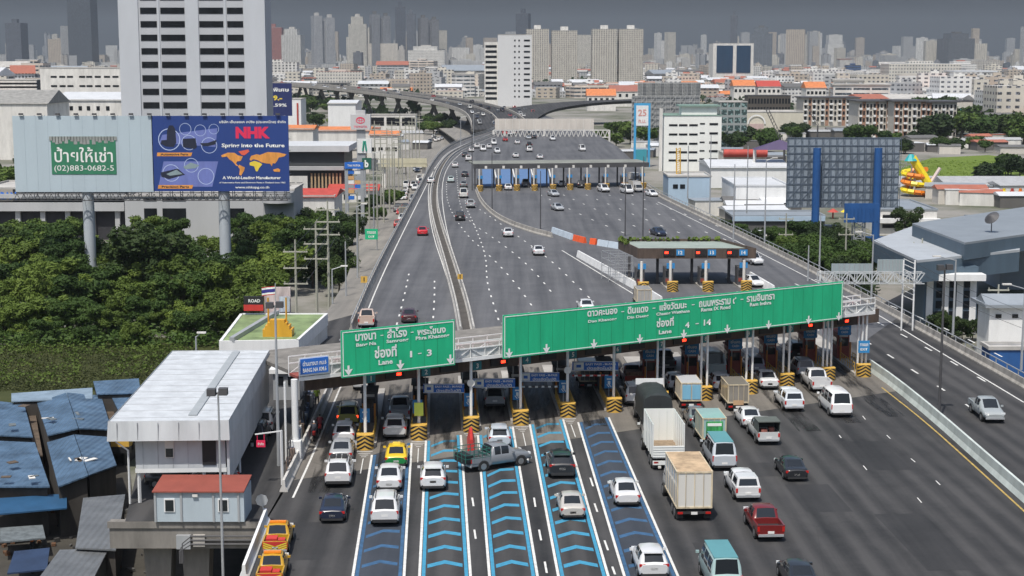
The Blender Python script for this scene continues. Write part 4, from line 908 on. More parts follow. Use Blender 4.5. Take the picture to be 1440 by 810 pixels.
            mb = MB(); n_ = 12; vs = []; m_ = 9
            for j in range(n_ + 1):
                y = LB * j / n_; e = .96 if j in (0, n_) else 1
                for i in range(m_):
                    a = i / (m_ - 1); ang = math.pi * a; x = -math.cos(ang) * W / 2 * 1.02; x = max(-W / 2, min(W / 2, x * 1.25)); z = ZF + (HB - ZF) * min(1, .0 + math.sin(ang) ** .45) * e + R.uniform(-.06, .06) * (i not in (0, m_ - 1))
                    vs.append((x, y, z if 0 < i < m_ - 1 else ZF))
            fs = [(j * m_ + i, (j + 1) * m_ + i, (j + 1) * m_ + i + 1, j * m_ + i + 1) for j in range(n_) for i in range(m_ - 1)] + [tuple(range(m_)), tuple(n_ * m_ + i for i in range(m_))[::-1]]
            mb.add(vs, [f[::-1] for f in fs]); P_('tarpaulin', mb, mat('dark_tarpaulin', (.028, .032, .034), .6, var=.3, scale=2, bump=.3), 60)
            P_('head_board', MB().box((0, LB + .02, HB - .1), (W, .08, .5)), WHT, None)
        ys = ([.9, 1.95, L_ - 1.0] if big else [.95, L_ - .95]); wheels(W, ys, r, wd_=.34 if big else .26)
        for s in (-1, 1): P_('tail_light', MB().box((s * (W / 2 - .25), -.02, ZF - .32), (.34, .06, .14)), TAIL, None)
        P_('number_plate', MB().box((0, -.03, ZF - .34), (.42, .03, .18)), PLATE, None)
        P_('mud_flap', MB().box((-W / 2 + .25, .35, .4), (.45, .03, .5)).box((W / 2 - .25, .35, .4), (.45, .03, .5)), TRIM, None)
        mirrors(W + .1, L_ - .35, CH * .8)
    VP[kind] = (parts, L_)
    return VP[kind]
LODM = {}
def lod_mesh(kind):
    if kind in LODM: return LODM[kind]
    parts, L_ = VP.get(kind) or mk_vehicle(kind); vs = []; fs = []; mi = []; ms = []
    for name, me, loc, kids in parts:
        if name in ('mirror', 'mud_flap', 'roof_rail'): continue
        for me2 in [me] + [k[1] for k in kids]:
            o = len(vs); vs += [tuple(v.co + Vector(loc)) for v in me2.vertices]
            for p in me2.polygons:
                m = me2.materials[p.material_index]
                if m not in ms: ms.append(m)
                fs.append(tuple(i + o for i in p.vertices)); mi.append(ms.index(m))
    me = bpy.data.meshes.new('vehicle_body'); me.from_pydata(vs, [], fs)
    for m in ms: me.materials.append(m)
    me.polygons.foreach_set('material_index', mi); me.update(); LODM[kind] = me; return me
NAMEOF = {'sedan': ('sedan_car', 'car'), 'taxi_sedan': ('taxi_car', 'taxi'), 'hatch': ('hatchback_car', 'car'), 'suv': ('sport_utility_car', 'car'), 'pickup': ('pickup_truck', 'pickup truck'), 'canopy_pickup': ('pickup_truck', 'pickup truck'), 'cargo_pickup': ('cargo_pickup_truck', 'pickup truck'),
          'service_pickup': ('service_pickup_truck', 'pickup truck'), 'van': ('passenger_van', 'van'), 'box_truck': ('box_truck', 'truck'), 'small_box': ('delivery_truck', 'truck'), 'open_truck': ('open_cargo_truck', 'truck'), 'tarp_truck': ('tarpaulin_truck', 'truck'), 'old_truck': ('box_truck', 'truck')}
CN = lambda c: 'white' if min(c) > .55 else 'silver' if min(c) > .3 else 'red' if c[0] > .3 else 'grey' if min(c) > .1 else 'navy' if c[2] > .04 else 'black'
def car(kind, px, py, col, label, z=0.0, head=None, toward=False, group='vehicles at the toll plazas', sc=1.0, lod=False, pos=None):
    parts, L_ = VP.get(kind) or mk_vehicle(kind)
    d = Vector(head).normalized() if head else LD
    p = pos if pos is not None else G(px, py, z)
    if toward: p = p + d * L_ * sc; d = -d
    rz = math.atan2(d.y, d.x) - math.pi / 2; nm, cat = NAMEOF[kind]
    if lod:
        if label.startswith(('tiny car', 'small vehicle', 'small car')): label = CN(col) + ' ' + label.replace('tiny car', 'tiny ' + cat).replace('small vehicle', 'small ' + cat)
        o = link(nm, lod_mesh(kind), None, p, rz, col); o.scale = (sc,) * 3; return tag(o, label, cat, group)
    f_ = sc * R.uniform(.96, 1.03); root = thing(nm, label, cat, p, rz, group); root.scale = (f_, f_, f_ * R.uniform(.98, 1.02))
    for name, me, loc, kids in parts:
        o = link(name, me, root, loc, 0, col)
        for kn, km, kl in kids: link(kn, km, o, kl, 0, col)
    return root
W_ = (.64, .65, .66); SIL = (.36, .38, .40); GRY = (.17, .18, .19); DRK = (.02, .022, .026); NAV = (.015, .022, .045); PEARL = (.58, .58, .56)
Q = 'queueing vehicles left of the first island'
c = car('suv', 489, 602, (.42, .40, .12), 'yellow-green taxi wagon with lit brake lights, leftmost lane by the booth')
for ch in c.children:
    if ch.name.startswith('tail_light'): ch.data = ch.data.copy(); ch.data.materials[0] = TAILON
car('hatch', 483, 627, W_, 'white hatchback just behind the taxi wagon in the leftmost lane')
car('sedan', 479, 653, SIL, 'silver sedan with red tail lights, third in the leftmost queue')
c = car('suv', 475, 687, W_, 'white wagon with black roof rack boxes at the tail of the leftmost queue')
MB().box((-.4, 1.8, 1.93), (.32, .9, .14)).box((0, 1.8, 1.93), (.32, .9, .14)).box((.4, 1.8, 1.93), (.32, .9, .14)).build('roof_rack', TRIM, c)
car('sedan', 467, 737, NAV, 'navy blue sedan alone behind the leftmost queue')
car('pickup', 510, 550, W_, 'white pickup under the canopy beyond the first booth')
car('pickup', 562, 594, SIL, 'grey pickup at the booth between the first and second islands')
car('hatch', 555, 619, PEARL, 'pearl white crossover just behind the grey pickup', sc=1.08)
c = car('taxi_sedan', 557, 659, (.75, .50, .03), 'yellow over green taxi sedan in the faded blue lane')
me = [x for x in c.children if x.name.split('.')[0] == 'body'][0]; me.data = me.data.copy(); me.data.materials.append(mat('taxi_green', (.02, .22, .06), .3, var=0, coat=.5))
for p in me.data.polygons:
    if p.material_index == 0 and p.center.z < .80: p.material_index = 2
MB().box((0, 2.1, 1.56), (.6, .2, .14)).build('roof_sign', mat('taxi_sign', (.8, .6, .1), .4, var=0), c)
car('sedan', 547, 693, W_, 'white sedan behind the yellow and green taxi')
car('suv', 541, 742, W_, 'large white sport utility car last in the faded blue lane')
car('hatch', 609, 692, W_, 'white crossover with dark sunroof straddling the third lane line', sc=1.06)
c = car('hatch', 703, 632, (.50, .55, .60), 'pale blue-grey hatchback beside the cage laden pickup')
c = car('suv', 696, 576, SIL, 'silver wagon with white roof box between the third and fourth islands')
MB().box((0, 1.8, 1.98), (1.1, 1.3, .28)).build('roof_box', WHT, c)
car('hatch', 791, 674, DRK, 'black crossover with brown tinted roof in the bright chevron lane', sc=1.08)
car('sedan', 806, 732, (.48, .46, .43), 'champagne silver sedan behind the black crossover')
car('sedan', 883, 714, W_, 'white sedan alone in the rightmost dark blue lane')
car('hatch', 920, 817, W_, 'white crossover at the bottom edge by the last blue lane line', sc=1.06)
car('tarp_truck', 925, 612, (.5, .5, .5), 'truck under a black tarpaulin ahead of the open white truck')
car('open_truck', 940, 662, (.74, .76, .74), 'open-topped white high-sided truck, empty inside')
c = car('box_truck', 976, 734, (.66, .65, .61), 'large cream box truck with rust stained roof')
RUST = mat('rust_stained_roof', (.45, .33, .21), .85, var=.6, scale=.7)
MB().box((0, 2.65, 3.462), (2.25, 5.2, .02)).build('roof_panel', RUST, c)
c = car('van', 1019, 663, (.48, .52, .56), 'silver van with teal roof beside the large box truck')
MB().box((0, 2.1, 2.15), (1.42, 3.4, .05)).build('roof_panel', mat('teal_paint', (.10, .27, .30), .5, var=.1), c)
c = car('small_box', 1004, 632, (.33, .50, .50), 'small teal delivery truck with green landscape picture on its doors')
MB().box((0, -.06, 1.72), (1.3, .03, .95)).build('door_picture', mat('green_landscape_print', (.05, .34, .10), .5, var=.7, scale=3), c)
MB().box((0, -.085, 1.95), (1.1, .02, .22)).build('picture_banner', TEXTW, c)
car('sedan', 984, 603, GRY, 'dark grey sedan ahead of the small teal truck')
car('canopy_pickup', 1052, 707, W_, 'white pickup with covered bed beside the large box truck')
car('pickup', 1084, 763, (.16, .012, .012), 'dark red pickup near the bottom right of the queue')
car('sedan', 1121, 678, DRK, 'black sedan alone right of the cargo pickup')
car('cargo_pickup', 1081, 627, (.55, .57, .57), 'grey pickup with roofed open-backed cargo bed')
car('sedan', 1059, 604, W_, 'white sedan half hidden by the roofed cargo pickup')
car('van', 1184, 588, (.80, .81, .82), 'white passenger van with yellow plate, rightmost in the queue')
car('canopy_pickup', 1117, 580, (.68, .72, .76), 'pale silver pickup with windowed bed canopy')
car('pickup', 1156, 553, W_, 'white pickup at the eleventh island')
car('suv', 1134, 533, SIL, 'silver wagon with round rear end ahead of the white pickup')
car('sedan', 1083, 549, W_, 'white sedan queueing between the ninth and tenth islands')
car('suv', 1064, 528, (.36, .34, .40), 'mauve silver wagon at the booth left of the tenth island')
car('suv', 1124, 508, DRK, 'dark wagon at the booth beyond the round-backed silver wagon')
c = car('old_truck', 1038, 579, (.24, .22, .19), 'weathered brown-grey box truck with tan tail board')
MB().box((0, -.06, .82), (.9, .03, .42)).build('tail_board', mat('tan_board', (.5, .33, .19), .8), c)
car('hatch', 1016, 552, W_, 'white hatchback left of the weathered box truck')
car('van', 1007, 533, (.42, .46, .46), 'big silver van at the booth behind the eighth island', sc=1.15)
c = car('small_box', 972, 576, (.66, .68, .70), 'white delivery truck with pale blue rear doors')
MB().box((-.43, -.06, 1.6), (.75, .03, 1.3)).box((.43, -.06, 1.6), (.75, .03, 1.3)).build('rear_door', mat('pale_blue_door', (.20, .45, .62), .5), c)
car('hatch', 952, 551, W_, 'white hatchback left of the blue-doored delivery truck')
car('suv', 894, 572, W_, 'white wagon between the tarpaulin truck and the sixth island')
c = car('pickup', 892, 545, (.30, .06, .04), 'red-brown pickup with rusty load ahead of the white wagon'); MB().box((0, .9, 1.15), (1.5, 1.5, .6)).build('load', mat('rusty_load', (.22, .12, .08), .9, var=.8, scale=6), c)
car('pickup', 938, 523, GRY, 'dark grey pickup at the booth behind the seventh island')
car('small_box', 829, 548, GRY, 'dark box truck passing under the blue tag-lane board')
c = car('van', 1022, 838, (.3, .42, .42), 'teal roofed van cut by the bottom edge'); MB().box((0, 2.1, 2.15), (1.42, 3.4, .05)).build('roof_panel', MATS['teal_paint'], c)
car('sedan', 1133, 838, DRK, 'black sedan cut by the bottom edge')
car('pickup', 1399, 596, (.33, .36, .37), 'silver grey pickup coming towards us alone on the right road', head=G(1230, 460) - G(1399, 596), toward=True)
for c_ in (): pass
car('service_pickup', 387, 783, (.50, .29, .02), 'yellow service pickup with chevron tailgate, farther of the two', sc=.86)
car('service_pickup', 379, 829, (.50, .29, .02), 'yellow service pickup with red gear, nearer of the two', sc=.86)
car('suv', 368, 612, W_, 'white wagon parked in the side ramp beside the raised building')
c = car('suv', 358, 628, DRK, 'dark off-road car with spare wheel, parked under the building eave', sc=.95)
MB().bar((0, -.3, 1.0), (0, -.08, 1.0), .38, 0, 16).build('spare_wheel', TYRE, c)
car('sedan', 322, 682, (.25, .25, .26), 'grey car parked behind the red-roofed hut', head=(-.6, 1, 0))
car('sedan', 252, 690, SIL, 'silver car parked under the raised white building', head=(1, .15, 0), toward=False)
car('hatch', 205, 683, DRK, 'dark car parked at the left under the raised white building', head=(1, .1, 0))
# the silver pickup turning across the lanes with its caged load
q = G(655, 662); c = car('pickup', 0, 0, (.20, .215, .235), 'grey pickup turning across the lanes with green wire cages', head=(.84, .5, 0), pos=q)
CAGE = mat('green_cage', (.02, .12, .10), .6)
mb = MB()
for x in (-.9, -.3, .3, .9):
    for y in (-.5, .2, .9, 1.6): mb.bar((x, y, .8), (x, y, 1.7), .03)
for z in (1.1, 1.4, 1.7):
    for x in (-.9, .9): mb.bar((x, -.5, z), (x, 1.6, z), .03)
    for y in (-.5, 1.6): mb.bar((-.9, y, z), (.9, y, z), .03)
mb.build('load_cage', CAGE, c)
MB().box((0, -.15, 1.0), (1.6, .7, .6)).build('dark_load', BLK, c)
# upper road traffic, away from us
far = [('sedan', 575, 455, (.06, .02, .025), 'dark maroon sedan on the left carriageway beyond the small green sign'), ('pickup', 515, 462, (.55, .42, .35), 'cream pickup half hidden behind the small green sign'), ('sedan', 594, 332, (.55, .02, .03), 'bright red car on the left carriageway'),
       ('suv', 647, 311, DRK, 'black car on the main carriageway right of the median'), ('suv', 662, 293, SIL, 'silver car beside the start of the far divider'), ('van', 652, 279, PEARL, 'pale van ahead of the silver car'), ('sedan', 652, 264, GRY, 'dark grey car behind the pair of dark cars'),
       ('sedan', 654, 249, DRK, 'dark car approaching the far curve'), ('sedan', 715, 334, W_, 'white sedan in the middle of the main carriageway'), ('sedan', 758, 360, W_, 'white sedan nearest the orange barrier blocks'), ('hatch', 634, 257, (.5, .6, .6), 'pale green-white car beside the median curve'),
       ('sedan', 606, 258, W_, 'white car on the left carriageway at the curve'), ('hatch', 640, 236, W_, 'white car inside the far curve of the median'), ('sedan', 826, 441, W_, 'white sedan just behind the long green sign'),
       ('suv', 659, 227, W_, 'white car first of the cluster entering the curve'), ('sedan', 654, 221, DRK, 'dark car in the cluster entering the curve')]
for k, x, y, c_, lb in far:
    car(k, x, y, c_, lb, head=(G(x - (6 if x < 600 else 2), y - 10) - G(x, y)) if y < 300 else None, group='cars on the upper carriageways', lod=y < 270)
car('small_box', 906, 434, (.38, .38, .37), 'grey box truck passing the white block barrier', group='cars on the upper carriageways')
pz = [('sedan', 791, 263, W_, 'white car left of the middle island of the far plaza', 0), ('suv', 818, 265, DRK, 'black car at a booth of the far plaza', 0), ('sedan', 782, 277, SIL, 'small silver car just out of the far plaza', 1), ('sedan', 788, 297, SIL, 'silver sedan coming down the wide apron', 1), ('suv', 853, 271, W_, 'white wagon leaving the far plaza', 1),
      ('van', 886, 273, W_, 'white van beside the trucks at the far plaza', 1), ('small_box', 898, 258, W_, 'white truck under the right end of the far canopy', 1), ('small_box', 899, 271, (.5, .5, .5), 'pale truck leaving the far plaza behind the van', 1), ('sedan', 921, 277, W_, 'white sedan rightmost at the far plaza', 1),
      ('sedan', 932, 333, NAV, 'dark blue sedan behind the middle canopy', 1), ('sedan', 715, 268, W_, 'white car at the left booths of the far plaza', 0), ('pickup', 740, 263, GRY, 'dark pickup between left booths of the far plaza', 0), ('pickup', 1068, 374, W_, 'white pickup right of the middle canopy', 1), ('sedan', 1068, 405, W_, 'white sedan coming down beside the white block barrier', 1)]
for k, x, y, c_, lb, tw in pz:
    car(k, x, y, c_, lb, head=(-.25, 1, 0) if tw else None, toward=bool(tw), group='cars around the far and middle plazas', lod=y < 280)
kinds = ['sedan', 'sedan', 'hatch', 'suv', 'pickup', 'van']; cols = [W_, W_, W_, SIL, PEARL, GRY, DRK, (.4, .03, .03), NAV]
pts = [(663, 214, 0), (671, 209, 0), (680, 213, 0), (688, 209, 0), (695, 204, 0), (711, 199, 7), (728, 203, 0), (745, 207, 6), (745, 214, 0), (726, 222, 0), (778, 198, 0), (820, 213, 0), (744, 196, 3), (760, 224, 0), (700, 216, 0)]
for x, y, ci in pts:
    car(R.choice(kinds), x, y, cols[ci], 'tiny car below the zigzag gantry', head=(-.1, 1, 0), toward=R.random() < .5, group='distant cars by the zigzag gantry', lod=True)
for k in range(46):
    x = R.uniform(688, 760); y = R.uniform(153, 196); xm = 690 + (y - 160) * .5
    if x < xm - 4 or x > xm + 60: continue
    car(R.choice(kinds), x, y, R.choice(cols), 'tiny car at the viaduct bend', head=(-.1, 1, 0), toward=R.random() < .5, z=max(0, (168 - y) * .08) + .1, group='distant cars on the far stretch', lod=True)
Pv = smooth_line([G(x, y, z) for (x, y), z in via], 2)
for p, q in list(zip(Pv, Pv[1:])):
    d = (q - p)
    for k in range(int(d.length / 32) + 1):
        o_ = R.choice((-9, -5, 5, 9)); dn = d.normalized(); rr = Vector((dn.y, -dn.x, 0)).normalized(); pos = p.lerp(q, R.random()) + rr * o_; pos.z += .05
        car(R.choice(kinds), 0, 0, R.choice(cols), 'tiny car on the far viaduct', head=(dn.x, dn.y, 0), toward=o_ < 0, group='distant cars on the viaduct', lod=True, pos=pos)
for k in range(60):
    f = R.random(); y = 172 + f * 150; xc = 622 - f * 68 + R.uniform(-13, 20) * (.5 + f * .4)
    z = -7.85 if y < 270 else -7.85 + (y - 270) / 60 * 2.4
    if xc > (593 if y < 262 else 593 - (y - 262) * .55) and y > 205: continue
    car(R.choice(kinds + ['small_box']), xc, y, R.choice(cols), 'small vehicle on the lower street', head=(.02, 1, 0), toward=R.random() < .5, z=z, group='vehicles on the street below the expressway', lod=True)
car('pickup', 284, 366, W_, 'white pickup parked in the yard between the billboard posts', z=GZ + .1, head=(1, .1, 0), group='parked vehicles')
car('sedan', 163, 366, W_, 'white car parked half behind the left billboard post', z=GZ + .1, head=(1, 0, 0), group='parked vehicles')

# ================================================================ people
def person(px, py, label, shirt, pants, z=0., seat=False, helmet=None, pos=None, parent_rz=0., lean=0.):
    p = pos if pos is not None else G(px, py, z)
    J = {'pel': (0, 0, .95), 'spi': (0, .02, 1.2), 'che': (0, .03 + lean, 1.38), 'nec': (0, .04 + lean, 1.5), 'hea': (0, .05 + lean, 1.66), 'top': (0, .05 + lean, 1.74)}
    for s, k in ((-1, 'l'), (1, 'r')):
        J['sh' + k] = (s * .19, .03 + lean, 1.42); J['el' + k] = (s * .27, .02 + lean + (.15 if seat else 0), 1.16); J['ha' + k] = (s * (.24), .1 + lean + (.35 if seat else 0), .95 + (.1 if seat else 0))
        J['hi' + k] = (s * .1, 0, .9)
        if seat: J['kn' + k] = (s * .2, .42, .82); J['fo' + k] = (s * .2, .25, .38); J['to' + k] = (s * .2, .42, .34)
        else: J['kn' + k] = (s * .12, .04, .5); J['fo' + k] = (s * .13, -.02, .07); J['to' + k] = (s * .13, .14, .04)
    rad = {'pel': .15, 'spi': .14, 'che': .16, 'nec': .06, 'hea': .1, 'top': .08, 'sh': .075, 'el': .05, 'ha': .035, 'hi': .1, 'kn': .065, 'fo': .045, 'to': .035}
    names = list(J); ed = [('pel', 'spi'), ('spi', 'che'), ('che', 'nec'), ('nec', 'hea'), ('hea', 'top')]
    for k in 'lr': ed += [('che', 'sh' + k), ('sh' + k, 'el' + k), ('el' + k, 'ha' + k), ('pel', 'hi' + k), ('hi' + k, 'kn' + k), ('kn' + k, 'fo' + k), ('fo' + k, 'to' + k)]
    me = bpy.data.meshes.new('person'); me.from_pydata([J[n_] for n_ in names], [(names.index(a), names.index(b_)) for a, b_ in ed], [])
    o = bpy.data.objects.new('person', me); COL.objects.link(o); md_ = o.modifiers.new('skin', 'SKIN'); sv_ = me.skin_vertices or me.attributes
    for i, n_ in enumerate(names):
        r = rad.get(n_, rad.get(n_[:2], .06)); me.skin_vertices[0].data[i].radius = (r, r)
    me.skin_vertices[0].data[0].use_root = True
    s_ = o.modifiers.new('sub', 'SUBSURF'); s_.levels = 1; s_.render_levels = 1
    me2 = bpy.data.meshes.new_from_object(o.evaluated_get(bpy.context.evaluated_depsgraph_get())); bpy.data.objects.remove(o)
    ms = [mat('skin', (.36, .21, .14), .6, var=0), shirt, pants, helmet or BLK]; me2.materials.clear()
    for m in ms: me2.materials.append(m)
    for q in me2.polygons:
        c_ = q.center; q.use_smooth = True
        q.material_index = 3 if c_.z > 1.66 or (c_.z > 1.56 and c_.y < .02 + lean) or c_.z < .09 else 0 if c_.z > 1.47 or (abs(c_.x) > .215 and c_.z < 1.12 and c_.z > .88 and not seat) else 1 if c_.z > .93 else 2
    if pos is None: pass
    return tag(link('person', me2, None, p, parent_rz), label, 'person')
HIV = mat('hi_vis_vest', (.45, .62, .06), .6, var=0); JEAN = mat('dark_trousers', (.03, .035, .05), .8, var=0); ORV = mat('orange_vest', (.7, .18, .03), .6, var=0); SHR = mat('maroon_shirt', (.2, .03, .04), .8, var=0)
person(446, 571, 'person in a lime high-visibility vest standing by the white wall', HIV, JEAN)
person(46, 752 + 25, 'person in an orange vest walking on the dark yard at lower left', ORV, JEAN, z=GZ)
def motorbike(px, py, label, rl, shirt, helm):
    t = thing('motorcycle', label, 'motorcycle', G(px, py), ARZ)
    for y in (.32, 1.55): mb = MB(); mb.bar((-.05, 0, 0), (.05, 0, 0), .3, 0, 14); mb.build('wheel', TYRE, t, (0, y, .3))
    mb = MB(); loft(mb, [(.0, .1, .6, .78), (.5, .14, .4, .82), (1.0, .1, .4, .7), (1.4, .12, .5, .98), (1.6, .06, .7, 1.0)]); mb.build('body', REDP, t, smooth=40)
    MB().bar((-.33, 1.3, 1.08), (.33, 1.3, 1.08), .025).bar((0, 1.55, .3), (0, 1.35, 1.05), .035).build('handlebar', DGREY, t); MB().box((0, -.02, .72), (.12, .05, .07)).build('tail_light', TAIL, t)
    person(0, 0, rl, shirt, JEAN, seat=True, helmet=helm, pos=G(px, py) + LD * .62 + Vector((0, 0, -.1)), parent_rz=ARZ, lean=.08)
motorbike(449, 612, 'dark red motorcycle ridden beside the leftmost lane edge line', 'person riding the nearer motorcycle in a maroon shirt', SHR, BLK)
motorbike(441, 622, 'dark red motorcycle left of the edge line by the white wall', 'person in white helmet riding the motorcycle by the wall', JEAN, WHT)
motorbike(469, 549, 'motorcycle under the left end of the canopy', 'person in white helmet on the motorcycle under the canopy', WHT, WHT)
# ================================================================ buildings
def quadwin(cols, rows, w, h, m=None):
    pass
WINM = {}
def window_mesh(w, h):
    k = (round(w, 2), round(h, 2))
    if k not in WINM: WINM[k] = MB().box((0, 0, 0), (w, .12, h)).mesh('window', WING)
    return WINM[k]
def win_grid(t, xs, zs, w, h, y=-.0, side=None, name='window'):
    """windows on the front face (y=0 plane); side=('x', X) puts them on a side wall"""
    me = window_mesh(w, h)
    for x in xs:
        for z in zs:
            if side is None: link(name, me, t, (x, y - .03, z))
            else: link(name, me, t, (side + (.03 if side > 0 else -.03), x, z), math.pi / 2)
def lin(a, b_, n_): return [a + (b_ - a) * (i + .5) / n_ for i in range(n_)]
def bld(name, label, x0, x1, yt, Y, depth, m, cat='building', roof=None, z0=GZ, rz=0, over=.4, rh=.4, group=None, color=None, parapet=True):
    """box building seen between columns x0..x1 with its top at row yt, its front at distance Y"""
    xm = (x0 + x1) / 2; A = AY(x0, yt, Y); B = AY(x1, yt, Y); W = B.x - A.x; H = A.z - z0
    t = thing(name, label, cat, (A.x, Y, z0), rz, group)
    mb = MB(); mb.prism([(0, 0), (W, 0), (W, depth), (0, depth)], 0, H)
    mb.build('wall', m, t, color=color)
    rb = MB()
    if parapet:
        rb.prism([(.3, .3), (W - .3, .3), (W - .3, depth - .3), (.3, depth - .3)], H, H + .04)
        for c, d in (((W / 2, 0, H + rh / 2), (W + over, .3, rh)), ((W / 2, depth, H + rh / 2), (W + over, .3, rh)), ((0, depth / 2, H + rh / 2), (.3, depth - .3, rh)), ((W, depth / 2, H + rh / 2), (.3, depth - .3, rh))): rb.box(c, d)
    else: rb.prism([(-over, -over), (W + over, -over), (W + over, depth + over), (-over, depth + over)], H, H + rh)
    rb.build('roof', roof or LIGHTROOF, t)
    return t, W, H
def gable(t, W, H, D, m, h=2.0, over=.5, axis='x'):
    mb = MB()
    if axis == 'x':
        q = [(-over, -over, H), (W + over, -over, H), (W + over, D / 2, H + h), (-over, D / 2, H + h), (W + over, D + over, H), (-over, D + over, H)]
        mb.add(q, [(0, 1, 2, 3), (3, 2, 4, 5), (0, 3, 5), (1, 4, 2)])
    else:
        q = [(-over, -over, H), (W / 2, -over, H + h), (W / 2, D + over, H + h), (-over, D + over, H), (W + over, -over, H), (W + over, D + over, H)]
        mb.add(q, [(0, 1, 2, 3), (1, 4, 5, 2), (0, 4, 1), (3, 2, 5)])
    return mb.build('roof', m, t)
TOWERW = mat('tower_panel_wall', (.44, .46, .49), .75, var=.07, scale=.12)
# office tower behind the billboards
t, W, H = bld('office_tower', 'tall pale grey office tower rising behind the billboards', 164, 371, -45, 385, 10, TOWERW)
s = W / 207.0
rows = [H - (28 + 19.1 * k + 45) * s * 1.0 for k in range(-3, 10)]
zr = [AY(220, 15 + 19 * k, 385).z - GZ for k in range(-2, 8)]
for (a, b_) in ((195, 218), (223.5, 257.5), (278, 312), (317.5, 340)):
    win_grid(t, [((a + b_) / 2 - 164) * s], zr, (b_ - a) * s, 8.6 * s)
mb = MB()
for a, b_ in ((164, 192), (258.5, 277), (341, 371)): mb.box((((a + b_) / 2 - 164) * s, -.12, H / 2), ((b_ - a) * s, .25, H))
for a in (220.5, 315): mb.box(((a - 164) * s, -.08, H / 2), (2.2 * s, .18, H))
mb.build('plain_bay', mat('smooth_grey_bay', (.50, .53, .57), .7, var=.07, scale=.2), t)
for k in range(2): pass
# bank podium below
GREYW = mat('grey_white_wall', (.44, .45, .46), .8, var=.1, scale=.2)
t, W, H = bld('bank_building', 'grey-white building with large dark windows below the billboards', 175, 370, 277, 330, 22, GREYW); s = W / 195.
for a, b_ in ((27, 45), (53, 86), (147, 168)): win_grid(t, [(a + b_) / 2 * s], [H - 26 * s], (b_ - a) * s, 20 * s)
for a, b_ in ((27, 45), (53, 86)): win_grid(t, [(a + b_) / 2 * s], [H - 3.2 * s], (b_ - a) * s, 5 * s)
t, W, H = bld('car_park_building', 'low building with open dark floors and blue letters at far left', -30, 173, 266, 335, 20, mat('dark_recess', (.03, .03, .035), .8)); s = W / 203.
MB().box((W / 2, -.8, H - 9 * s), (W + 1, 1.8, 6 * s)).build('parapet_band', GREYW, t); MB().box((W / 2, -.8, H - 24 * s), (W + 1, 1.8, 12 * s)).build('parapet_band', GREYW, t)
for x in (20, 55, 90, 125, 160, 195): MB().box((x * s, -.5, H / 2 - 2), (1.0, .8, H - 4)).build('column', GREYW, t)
b2 = MB().box((25 * s, -1.0, H - 1.2), (50 * s, .3, 2.6)).build('fascia', mat('beige_fascia', (.32, .30, .27), .8), t); text_on(b2, 'BAN', (44 * s, -1.2, H - 1.3), (1, 0, 0), (0, 0, 1), 22 * s, 1.6, BLUES, bold=.04)
t, W, H = bld('curved_canopy_building', 'grey rounded canopy building right of the bank', 370, 413, 268, 320, 14, GREYW); MB().bar((W * .5, -1, H - 2.3), (W * .5, -1, H - .2), W * .52, 0, 24).build('canopy', GREYW, t, smooth=40)

# billboards
Yb = 262
def bb(x0, x1, y0, y1, Y, label, m, name='billboard'):
    A = AY(x0, y1, Y); B = AY(x1, y0, Y); t = thing(name, label, 'billboard', (A.x, Y, A.z)); W, H = B.x - A.x, B.z - A.z
    MB().box((W / 2, .15, H / 2), (W, .3, H)).build('panel', m, t)
    return t, W, H
PBB = mat('pale_blue_sheet', (.45, .54, .60), .6, var=.06, scale=.3)
t, W, H = bb(22, 213.5, 163, 270, Yb, 'pale blue billboard with a small green rental notice', PBB); s = W / 191.5
mb = MB()
for k in range(1, 12): mb.box((W * k / 12, -.004, H / 2), (.05, .02, H))
mb.build('seam', mat('pale_blue_seam', (.36, .44, .50), .6, var=0), t)
nb = MB().box((96 * s, -.04, H - 54 * s), (89 * s, .06, 52 * s)).build('notice_panel', mat('notice_green', (.035, .20, .11), .6, var=.15), t)
mb = MB()
for k in range(22):
    x = (52 + 88 * k / 21) * s; h = R.uniform(4, 11) * s; mb.box((x, -.085, H - 28 * s - h / 2), (5 * s, .02, h))
mb.build('peeled_strip', mat('peeled_grey', (.30, .32, .31), .8, var=.3, scale=2), nb)
text_on(nb, 'ป้ายให้เช่า', (96 * s, -.08, H - 53 * s), (1, 0, 0), (0, 0, 1), 80 * s, 21 * s, TEXTW, bold=.01); text_on(nb, '(02)883-0682-5', (96 * s, -.08, H - 72.5 * s), (1, 0, 0), (0, 0, 1), 82 * s, 10 * s, TEXTW, bold=0)
NAVY = mat('navy_blue_print', (.022, .055, .23), .5, var=.06, scale=.2)
t, W, H = bb(216, 405, 163, 269, Yb, 'navy blue billboard with orange world map and round product pictures', NAVY); s = W / 189.
def bp(x, y): return ((x / 6.545 + 200 - 216) * s, H - (y / 6.545 + 160 - 163) * s)     # from the enlarged photo
PURP = mat('lilac_print', (.16, .20, .50), .5, var=.25, scale=.5); RINGM = mat('pale_ring_print', (.5, .6, .85), .5, var=0); ORP = mat('orange_print', (.75, .32, .07), .6, var=.3, scale=1.2); DKP = mat('dark_print', (.02, .025, .05), .5, var=.3, scale=2)
def flat(pts, y, m, name, par=t):
    q = [(*bp(a, b_)[:1], y, bp(a, b_)[1]) for a, b_ in pts]
    ar = sum(q[i][0] * q[(i + 1) % len(q)][2] - q[(i + 1) % len(q)][0] * q[i][2] for i in range(len(q)))
    if ar < 0: q = q[::-1]
    return MB().add(q, [tuple(range(len(q)))]).build(name, m, par)
flat([(200, 190), (700, 130), (680, 300), (170, 260)], -.006, PURP, 'picture_band'); flat([(205, 430), (700, 430), (640, 660), (150, 660)], -.006, PURP, 'picture_band')
